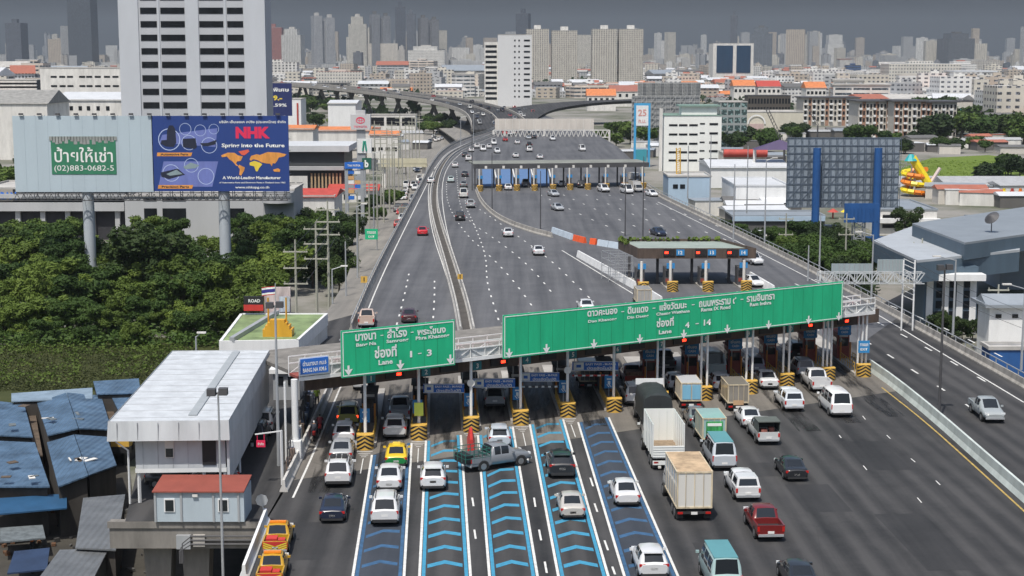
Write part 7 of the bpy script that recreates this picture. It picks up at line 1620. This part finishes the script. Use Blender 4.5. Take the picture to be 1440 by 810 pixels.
def lobeset(seed, n_, R_, h, spread, zs=1.0):
    r = random.Random(seed); L_ = [(0, 0, h, R_, .85)]
    for k in range(n_): a = r.random() * 6.28; d = spread * r.uniform(.5, 1); L_.append((math.cos(a) * d, math.sin(a) * d, h + r.uniform(-1, .9) * spread * .55 * zs, R_ * r.uniform(.42, .7), .8))
    return L_
TR = []
for i in range(9): TR.append((crown_mesh('crown', lobeset(i, 15, (1.9, 2.0, 1.5, 1.7, 1.6, 2.1, 1.4, 1.5, 1.6)[i], 4.6, 3.1, 1.25), 4600, .13, .33, [LEAF, LEAFD, LEAF, LEAFL, LEAF, LEAFD, LEAF, LEAFL, LEAFL][i], i), trunk_mesh(4.4, .22, i)))
TRF = [(crown_mesh('crown', lobeset(20 + i, 6, 2.5, 4.6, 2.7), 800, .4, .75, [LEAF, LEAFD, LEAF, LEAFL][i], 40 + i), trunk_mesh(4.2, .25, i)) for i in range(4)]
def tree(px, py, h, v, lb, group, z=GZ, far=False, wide=1.0, pos=None, nm='leafy_tree'):
    cm, tm = (TRF[v % 4] if far else TR[v % 9]); p = pos if pos is not None else G(px, py, z); k = h / 8.0
    t = thing(nm, lb, 'tree', p, R.random() * 6.28, group); t.scale = (k * wide, k * wide, k); link('crown', cm, t); link('trunk', tm, t); return t
tree(210, 418, 13.5, 1, 'largest dark green tree standing between the two billboard posts', 'trees left of the expressway', wide=1.15)
tree(240, 422, 8, 3, 'bright yellow-green tree in front of the yard gap', 'trees left of the expressway'); tree(388, 372, 10, 3, 'bright green tree right of the right billboard post', 'trees left of the expressway')
gl = 'leafy green tree in the dense thicket left of the expressway'
for row, (y0, h, nn) in enumerate(((352, 7.5, 13), (372, 8.0, 12), (396, 8.2, 12), (420, 8, 12), (444, 7.5, 12), (468, 5.8, 11), (482, 4.0, 9))):
    xr = (-25, 470 - row * 22)
    for k in range(nn):
        x = xr[0] + (xr[1] - xr[0]) * (k + R.uniform(.2, .8)) / nn; y = y0 + R.uniform(-7, 7)
        if 258 < x < 302 and y < 415 or (120 < x < 182 and y < 385): continue
        if x > 330 and y > 470: continue
        if y > 476 and (x > 300): continue
        tree(x, y, h * R.uniform(.75, 1.25), (R.choice((0, 0, 2, 4, 3, 6, 5, 7)) if row < 3 else R.choice((3, 3, 7, 0, 2, 8, 8, 4))), f'leafy thicket tree, {ordn[k] if k < 12 else "thirteenth"} from the left in the {ordn[row]} row behind the fence line'.replace(' behind the fence line', ' counted from the billboards'), 'thicket trees left of the expressway', wide=R.uniform(1.0, 1.35))
for x, y, h in ((440, 405, 9), (470, 395, 9), (455, 370, 9), (480, 360, 8), (430, 375, 9), (495, 345, 8), (445, 340, 8), (412, 345, 9), (478, 418, 7.5)): tree(x, y, h, R.choice((1, 5, 1, 0)), 'dark tree behind the utility poles', 'dark trees behind the utility poles')
for x, y, h in ((528, 320, 6), (536, 300, 6), (448, 300, 7), (425, 308, 7), (560, 245, 6)): tree(x, y, h, 2, 'small street tree among the poles of the distant street', 'street trees among the poles')
for x, y, h in ((1080, 372, 5.5), (1095, 380, 6), (1112, 378, 7), (1128, 390, 8), (1140, 398, 8), (1160, 392, 8), (1172, 402, 8), (1178, 385, 7), (1122, 365, 6), (1145, 370, 7), (1060, 352, 5), (1040, 340, 4.5), (1020, 330, 4), (1012, 345, 3.5), (1102, 360, 6), (1188, 412, 7), (1215, 400, 7), (1200, 380, 7), (1128, 352, 7), (1158, 360, 7.5), (1180, 366, 7), (1205, 368, 6), (1165, 378, 8), (1090, 352, 5.5), (1216, 388, 7.5), (1146, 384, 8)): tree(x, y, h, R.choice((0, 1, 2, 5)), 'bushy tree beyond the right parapet', 'trees beyond the right parapet')
for x, y, h in ((1318, 472, 4), (1335, 478, 4.2), (1352, 482, 4), (1306, 462, 4), (1368, 480, 3.4)): tree(x, y, h, 1, 'dark shrub at the foot of the slate blue factory', 'shrubs at the foot of the factory', nm='shrub')
tree(1276, 338, 8, 1, 'dark tree left of the factory roof', 'trees right of the expressway'); tree(1210, 222, 15, 0, 'large round green tree in front of the residential blocks', 'trees right of the expressway', wide=1.1)
fg = [(1030, 1095, 205, 214, 26, 9), (1005, 1030, 200, 210, 8, 8), (845, 930, 195, 208, 30, 9), (1230, 1400, 203, 218, 34, 7), (1290, 1440, 160, 205, 84, 14), (1385, 1440, 238, 262, 20, 7), (1225, 1238, 225, 255, 5, 6), (400, 480, 170, 182, 26, 8), (420, 470, 150, 160, 12, 10), (595, 640, 172, 190, 22, 7), (-20, 60, 165, 205, 34, 11), (370, 420, 300, 312, 6, 7), (505, 560, 290, 305, 5, 5), (1105, 1130, 190, 200, 7, 8), (-20, 60, 205, 300, 26, 9), (600, 640, 262, 300, 0, 0), (1180, 1260, 160, 172, 12, 9), (640, 760, 126, 134, 14, 9), (430, 600, 108, 118, 34, 11)]
glab = ['dark tree clump near the arched hall', 'green tree right of the white office', 'green tree beside the far gantry and blue pylon', 'tree at the left of the bright meadow', 'dark tree on the wooded rise at the right edge', 'dark tree beyond the market roofs at right', 'tree between meadow and lattice billboard', 'green tree behind the showroom', 'tree under the far viaduct', 'tree beside the curving slip road', 'dark tree at the far left behind the billboard', 'tree below the right end of the billboards', 'street tree by the red shop roofs', 'tree by the dark crane boom', 'dark tree behind the left billboard edge', '', 'tree in front of the cream residential block', 'tree on the distant road bend', 'distant tree between the skyline blocks']
for (x0, x1, y0, y1, nn, h), lb in zip(fg, glab):
    for k in range(int(nn * .55)):
        x, y = R.uniform(x0, x1), R.uniform(y0, y1)
        tree(x, y, h * R.uniform(.7, 1.15), R.choice((0, 1, 1, 2, 3)) if lb.startswith('green') else R.choice((0, 1, 1, 2)), lb, 'group of trees: ' + lb, far=True, wide=R.uniform(1.1, 1.6))
# undergrowth
def clumps(name, regions, n_, z, m, s0, s1, hh, label):
    mb = MB()
    for _ in range(n_):
        x0, x1, y0, y1 = R.choice(regions); c0 = G(R.uniform(x0, x1), R.uniform(y0, y1), z)
        for j in range(9):
            c = c0 + Vector((R.gauss(0, .5), R.gauss(0, .5), R.uniform(0, hh))); s = R.uniform(s0, s1); u = Vector((R.gauss(0, 1), R.gauss(0, 1), R.gauss(0, .5))).normalized(); v = u.cross(Vector((R.gauss(0, 1), R.gauss(0, 1), 1)).normalized()).normalized(); mb.add([c - u * s, c - v * s * .6, c + u * s, c + v * s * .6], [(0, 1, 2, 3)])
    return struct(name, mb, m, 'stuff', label)
clumps('undergrowth', [(-20, 330, 400, 490), (-20, 460, 345, 400)], 4200, GZ, LEAF, .2, .45, 1.6, 'low scrub under the thicket')
clumps('tall_grass', [(-20, 270, 488, 550)], 3500, GZ, GRS, .06, .2, .3, 'tufts in the grass field')
clumps('field_scrub', [(-20, 260, 486, 500), (-20, 120, 495, 545), (150, 280, 490, 530)], 420, GZ, LEAFL, .1, .28, .8, 'scattered light scrub in the grass field')
clumps('roadside_scrub', [(1000, 1190, 330, 400), (1060, 1230, 345, 420)], 2400, GZ, LEAFD, .2, .5, 1.6, 'scrub beyond the right parapet')
clumps('meadow_tufts', [(1262, 1420, 226, 258)], 900, GZ, GRSL, .1, .3, .3, 'tufts in the bright meadow')
# person-scale clutter beyond the right parapet: parked cars
for k in range(26):
    x = R.uniform(1040, 1180); y = R.uniform(322, 338); car(R.choice(kinds), x, y, R.choice(cols), 'small car parked by the workshops', z=GZ + .1, head=(R.choice((-1, 1)), .2, 0), group='cars parked by the workshops', lod=True)

# ================================================================ the city beyond
def unit_mesh(name, fn):
    mb = MB(); fn(mb); return mb
FACES = [APT, APT2, APT3, APT4]
ROOFMATS = [LIGHTROOF, ROOFW, ROOFG, mat('far_red_roof', (.34, .12, .08), .8, var=.2), mat('far_dark_roof', (.12, .12, .12), .8, var=.2)]
def city(px, py, w, h, d, col, fm, rm, style, lb, group, nm='city_building', z=GZ):
    p = G(px, py, z); key = (fm.name, rm.name, style)
    if key not in CM:
        mb = MB()
        if style == 0: mb.prism([(-.5, 0), (.5, 0), (.5, 1), (-.5, 1)], 0, 1); mb.prism([(-.49, .01), (.49, .01), (.49, .99), (-.49, .99)], 1, 1.004, 1); mb.prism([(-.2, .3), (.15, .3), (.15, .6), (-.2, .6)], 1.004, 1.09)
        elif style == 1: mb.prism([(-.5, 0), (.5, 0), (.5, 1), (-.5, 1)], 0, .86); mb.prism([(-.36, .1), (.30, .1), (.30, .8), (-.36, .8)], .86, 1); mb.prism([(-.15, .3), (.12, .3), (.12, .6), (-.15, .6)], 1, 1.05, 1)
        elif style == 2:
            mb.prism([(-.5, 0), (.5, 0), (.5, 1), (-.5, 1)], 0, .8); mb.add([(-.53, -.04, .8), (.53, -.04, .8), (.53, .5, 1), (-.53, .5, 1), (.53, 1.04, .8), (-.53, 1.04, .8)], [(0, 1, 2, 3), (3, 2, 4, 5), (0, 3, 5), (1, 4, 2)], 1)
        elif style == 3: mb.prism([(-.5, 0), (-.08, 0), (-.08, 1), (-.5, 1)], 0, 1); mb.prism([(-.08, .2), (.1, .2), (.1, .8), (-.08, .8)], 0, .93); mb.prism([(.1, 0), (.5, 0), (.5, 1), (.1, 1)], 0, .97); mb.prism([(-.4, .3), (-.2, .3), (-.2, .6), (-.4, .6)], 1, 1.06, 1); mb.prism([(.2, .3), (.4, .3), (.4, .6), (.2, .6)], .97, 1.03, 1)
        else: mb.prism([(-.5, 0), (.5, 0), (.5, 1), (-.5, 1)], 0, 1); mb.prism([(-.52, -.02), (.52, -.02), (.52, 1.02), (-.52, 1.02)], .97, 1.02, 1)
        CM[key] = mb.mesh('city_building', [fm, rm])
    o = link(nm, CM[key], None, p, R.choice((0, 0, 0, .12, -.15, .3, -.3)), col); o.scale = (w, d, h); tag(o, lb, 'building', group); return o
CM = {}
prot = [(160, 374, 0, 310, 900), (590, 905, 125, 300, 1500), (640, 720, 100, 300, 1500), (380, 700, 100, 178, 1500), (678, 750, 45, 150, 1400), (738, 908, 38, 115, 2600), (1000, 1062, 58, 108, 2400), (885, 990, 112, 240, 900), (930, 1060, 140, 260, 900), (1050, 1370, 128, 235, 1050), (1180, 1440, 225, 300, 1000), (50, 200, 90, 200, 1000), (400, 640, 165, 320, 900), (824, 1165, 118, 160, 1350)]
def ok_rect(x, w, yt, yb, Y):
    for x0, x1, y0, y1, YY in prot:
        if Y < YY and x - w / 2 < x1 and x + w / 2 > x0 and yt < y1 and yb > y0: return False
    return True
CC = [(.66, .65, .62), (.60, .58, .53), (.70, .70, .69), (.52, .50, .46), (.58, .54, .45), (.48, .49, .50), (.62, .55, .48)]
n1 = 0; tries = 0
while n1 < 280 and tries < 6000:
    tries += 1; yb = 98 + 92 * R.random() ** 1.4; x = R.uniform(-60, 1500); Y = G(x, yb, GZ).y; w = R.uniform(16, 55) * (1 + (Y > 1500) * .5); h = R.uniform(7, 20) if R.random() < .8 else R.uniform(20, 34); wp = w * F / Y; yt = yb - h * F / Y
    if Y < 620 or not ok_rect(x, wp, yt, yb, Y): continue
    n1 += 1; st = R.choice((0, 0, 2, 1, 4, 2)); rm = R.choice((ROOFMATS[0], ROOFMATS[1], ROOFMATS[1], ROOFMATS[2], ROOFMATS[3], ROOFMATS[4]))
    city(x, yb, w, h, R.uniform(14, 40), R.choice(CC), R.choice((APT2, APT3, APT3, APT)), rm, st, 'low city building', 'low pale buildings of the distant city')
n2 = 0; tries = 0
DCC = [(.50, .49, .47), (.42, .43, .45), (.30, .32, .35), (.20, .22, .26), (.55, .52, .48), (.36, .36, .36), (.13, .15, .18)]
while n2 < 170 and tries < 6000:
    tries += 1; yb = 87.5 + 13 * R.random() ** 1.6; x = R.uniform(-60, 1500); Y = G(x, yb, GZ).y; hp_ = R.uniform(6, 26) if R.random() < .8 else R.uniform(20, 42)
    if x > 1000: hp_ *= .85
    h = hp_ * Y / F; w = R.uniform(5, 15) * Y / F
    if h > 330 or not ok_rect(x, w * F / Y, yb - hp_, yb, Y): continue
    n2 += 1; city(x, yb, w, h, w * R.uniform(.5, 1), R.choice(DCC), R.choice(FACES), R.choice((ROOFMATS[0], ROOFMATS[4])), R.choice((0, 1, 3, 0)), 'hazy high-rise', 'hazy high-rises of the far skyline', 'skyline_tower')
n3 = 0; tries = 0
while n3 < 230 and tries < 8000:
    tries += 1; yb = R.uniform(118, 205); x = R.uniform(-60, 1500) if R.random() < .5 else R.uniform(740, 1500); Y = G(x, yb, GZ).y; w = R.uniform(9, 26); h = R.uniform(5, 13); yt = yb - h * F / Y
    if Y < 620 or not ok_rect(x, w * F / Y, yt, yb, Y): continue
    n3 += 1; city(x, yb, w, h, R.uniform(8, 18), R.choice(CC), APT3, R.choice((ROOFMATS[3], ROOFMATS[1], ROOFMATS[2], ROOFMATS[4], ROOFMATS[1], ORGR)), R.choice((2, 2, 0, 4)), 'small house', 'small houses of the distant city', 'distant_house')
for (x0, x1, y0, y1, nn) in ((1012, 1105, 292, 318, 9), (1000, 1100, 226, 246, 8), (1340, 1440, 268, 300, 7), (1130, 1230, 240, 262, 5), (880, 935, 215, 236, 4), (1105, 1260, 205, 226, 9), (1275, 1440, 196, 218, 16), (1100, 1210, 182, 200, 8), (1000, 1060, 200, 215, 4), (420, 520, 205, 245, 8), (480, 600, 190, 215, 9)):
    for k in range(nn):
        x = R.uniform(x0, x1); yb = R.uniform(y0, y1); Y = G(x, yb, GZ).y
        city(x, yb, R.uniform(6, 16), R.uniform(3, 5.5), R.uniform(5, 10), R.choice(CC), R.choice((OFFW, CRW, MATS['shed_dark2'])), R.choice((ROOFMATS[1], ROOFMATS[2], ROOFMATS[4], ROOFMATS[3], MATS['aged_metal_roof'])), R.choice((2, 2, 4)), 'low shed among the yards', 'low sheds among the yards beside the expressway', 'low_shed')
# named skyline towers
for x0, x1, yt, yb, col, fm, st, lb in ((396, 424, 42, 100, (.62, .62, .60), APT, 1, 'white stepped apartment tower left of the twin glass tower'), (371, 397, 40, 88, (.33, .12, .10), APT3, 0, 'brownish tower with red top next to the office tower'), (442, 472, 24, 92, (.45, .47, .50), APT4, 3, 'pale tower with dark glass centre at left skyline'), (491, 516, 25, 92, (.60, .58, .52), APT, 1, 'cream stepped tower on the left skyline'),
    (524, 550, 22, 82, (.25, .27, .30), APT4, 3, 'grey twin-fin tower on the skyline'), (557, 571, 12, 78, (.09, .10, .13), APT2, 0, 'tallest dark narrow tower on the left skyline'), (572, 585, 22, 78, (.14, .15, .18), APT2, 0, 'dark tower right of the tallest one'), (592, 618, 27, 84, (.20, .21, .23), APT4, 3, 'dark grey notched tower on the skyline'), (725, 743, 21, 70, (.07, .08, .11), APT2, 0, 'dark tower rising behind the white slab'),
    (574, 625, 66, 106, (.66, .65, .62), APT3, 1, 'white stepped mid-rise with balconies below the dark towers'), (516, 560, 62, 98, (.60, .56, .50), APT3, 0, 'cream mid-rise row on the left skyline'), (588, 640, 96, 122, (.68, .68, .66), APT2, 0, 'white office slab behind the viaduct'), (640, 668, 105, 136, (.70, .69, .67), APT2, 4, 'plain white block by the viaduct bend'), (97, 131, -10, 88, (.06, .07, .09), APT2, 0, 'very tall dark tower left of the office tower'), (8, 33, 34, 88, (.10, .11, .14), APT2, 0, 'dark tower at the far left skyline'),
    (1095, 1160, 101, 124, (.60, .58, .56), APT3, 0, 'cream apartment row behind the right complex'), (1160, 1255, 99, 122, (.66, .65, .63), APT3, 3, 'long white apartment row on the right skyline'), (1190, 1210, 92, 118, (.05, .10, .22), APT2, 0, 'blue-clad building on the right skyline'), (1255, 1335, 90, 112, (.45, .45, .44), APT, 3, 'grey flats at the right skyline'), (1026, 1036, 24, 80, (.12, .13, .16), APT2, 0, 'slim dark skyscraper on the centre right skyline'), (1055, 1085, 40, 84, (.16, .18, .21), APT2, 1, 'hazy stepped skyscraper on the right skyline'), (1330, 1372, 48, 86, (.14, .15, .17), APT2, 1, 'broad hazy tower far right')):
    yb = max(yb, 98); p = G((x0 + x1) / 2, yb, GZ); s = p.y / F; city((x0 + x1) / 2, yb, (x1 - x0) * s, (yb - yt) * s, (x1 - x0) * s * .7, col, fm, ROOFMATS[0] if col[0] > .3 else ROOFMATS[4], st, lb, 'singled-out skyline buildings', 'skyline_tower')
# what lies past the three hundred largest: one mass of small far blocks
SM = [facade('far_wall_' + nm_, 3.4, 3.3, .5, .42, (.06, .065, .075), const=c_) for nm_, c_ in (('cream', (.60, .57, .50)), ('white', (.70, .70, .68)), ('grey', (.42, .43, .44)), ('tan', (.48, .42, .35)))] + [ROOFMATS[0], ROOFMATS[1], ROOFMATS[3], ROOFMATS[4], ORGR]
mb = MB(); k = 0
for _ in range(14000):
    yb = 90 + 105 * R.random() ** 1.5; x = R.uniform(-80, 1520); Y = G(x, yb, GZ).y; big = R.random()
    if yb < 98: w = R.uniform(20, 60); h = R.uniform(12, 50) if big < .75 else R.uniform(50, 150)
    else: w = R.uniform(9, 30); h = R.uniform(5, 13) if big < .8 else R.uniform(13, 26)
    if Y < 640 or not ok_rect(x, w * F / Y, yb - h * F / Y, yb, Y): continue
    k += 1
    if k > 3000: break
    p = G(x, yb, GZ); mi = R.randrange(4); rm = 4 + R.choice((0, 0, 1, 1, 2, 3, 4)) if h < 14 else 4; rz = R.choice((0, 0, .15, -.2, .35)); d = w * R.uniform(.5, 1.1)
    mb.box((p.x, p.y, GZ + h / 2), (w, d, h), mi, rz); mb.m[-5] = rm
    if h < 14 and R.random() < .5:
        ca, sa = math.cos(rz), math.sin(rz); tr = lambda a, b_, z: (p.x + a * ca - b_ * sa, p.y + a * sa + b_ * ca, z)
        mb.add([tr(-w * .53, -d * .55, GZ + h), tr(w * .53, -d * .55, GZ + h), tr(w * .53, 0, GZ + h + 3), tr(-w * .53, 0, GZ + h + 3), tr(w * .53, d * .55, GZ + h), tr(-w * .53, d * .55, GZ + h)], [(0, 1, 2, 3), (3, 2, 4, 5), (0, 3, 5), (1, 4, 2)], rm)
    elif R.random() < .5: mb.box((p.x + w * .1, p.y, GZ + h + 1.3), (w * .3, d * .3, 2.6), mi, rz)
struct('distant_city_blocks', mb, SM, 'stuff', 'mass of small far city blocks up to the horizon')
# far woods between the blocks
mb = MB()
for _ in range(9000):
    yb = 96 + 75 * R.random() ** 1.3; x = R.uniform(-60, 1500); 
    nse = math.sin(x * .05 + yb * .3) + math.sin(x * .021 - yb * .17) + math.sin(x * .11)
    if nse < .3 or (590 < x < 905 and yb > 122) or (380 < x < 700 and 116 < yb < 130): continue
    p = G(x, yb, GZ); c = p + Vector((0, 0, R.uniform(2, 8))); s = R.uniform(1.5, 4.5)
    u = Vector((R.gauss(0, 1), R.gauss(0, 1), R.gauss(0, .6))).normalized(); v = u.cross(Vector((R.gauss(0, 1), R.gauss(0, 1), R.gauss(0, 1))).normalized()).normalized(); mb.add([c - u * s, c - v * s * .7, c + u * s, c + v * s * .7], [(0, 1, 2, 3)])
struct('distant_woods', mb, LEAFD, 'stuff', 'scattered tree canopy between the distant city blocks')

# ================================================================ haze
hz = bpy.data.materials.new('haze'); hz.use_nodes = True; n = hz.node_tree.nodes; l = hz.node_tree.links; n.remove(n['Principled BSDF'])
pv = n.new('ShaderNodeVolumePrincipled'); pv.inputs['Color'].default_value = (.37, .42, .48, 1); pv.inputs['Density'].default_value = HAZE; pv.inputs['Anisotropy'].default_value = 0.0
l.new(pv.outputs[0], n['Material Output'].inputs['Volume'])
mb = MB(); mb.box((0, 7900, 205), (18400, 16400, 430)); o = mb.build('haze', hz); o['kind'] = 'stuff'; o['label'] = 'thin grey-blue haze over the city'

# ================================================================ labels: every repeat says where it stands
from collections import defaultdict
def seen_x(o):
    p = o.matrix_world.translation - Vector((0, 0, HC)); z = p.y * cp - p.z * sp_
    return 720 + F * p.x / max(1, z), 405 - F * (p.y * sp_ + p.z * cp) / max(1, z)
bpy.context.view_layer.update()
RN_ = {'aged_metal_roof': 'metal-roofed', 'flat_roof_concrete': 'concrete-roofed', 'white_metal_roof': 'white-roofed', 'grey_metal_roof': 'grey-roofed', 'far_red_roof': 'red-roofed', 'far_dark_roof': 'dark-roofed', 'orange_tile_roof': 'orange-roofed'}
BANDS = [(160, 'left of the office tower'), (400, 'behind the office tower'), (520, 'right of the office tower'), (600, 'above the street poles'), (680, 'above the viaduct bend'), (750, 'around the white slab tower'), (830, 'by the left apartment slabs'), (910, 'by the right apartment slabs'), (1000, 'above the blue pylon'), (1070, 'near the blue glass office'), (1150, 'above the lattice billboard'), (1240, 'behind the residential blocks'), (1330, 'right of the residential blocks'), (9999, 'near the right edge')]
ordw = ordn + ['thirteenth', 'fourteenth', 'fifteenth', 'sixteenth', 'seventeenth', 'eighteenth', 'nineteenth', 'twentieth', 'twenty-first', 'twenty-second', 'twenty-third', 'twenty-fourth', 'twenty-fifth', 'twenty-sixth', 'twenty-seventh', 'twenty-eighth', 'twenty-ninth', 'thirtieth']
def grouped():
    g = defaultdict(list)
    for o in SC.objects:
        if o.parent is None and 'category' in o: g[o['label']].append(o)
    return g
for lb, os_ in grouped().items():
    if len(os_) > 13 and not (os_[0]['category'] == 'tree' and 'parapet' not in lb):
        for o in os_:
            x, y = seen_x(o); pre = ''
            if o['category'] == 'building' and len(os_) > 60:
                pre = RN_[o.data.materials[1].name] + ' '
                pre = ('nearer ' if o.location.y < (1100 if 'house' in lb else 5000 if 'high' in lb else 1500) else 'farther ') + pre
            o['label'] = pre + lb + ', ' + next(b_ for e_, b_ in BANDS if x < e_)
for lb, os_ in grouped().items():
    if 1 < len(os_) <= 60:
        S = sorted(os_, key=lambda o: seen_x(o)[0]); n_ = len(S); half = (n_ + 1) // 2
        for k, o in enumerate(S): o['label'] = f'{lb}, {ordw[k]} from left' if k < half or n_ < 3 else f'{lb}, {ordw[n_ - 1 - k]} from right'
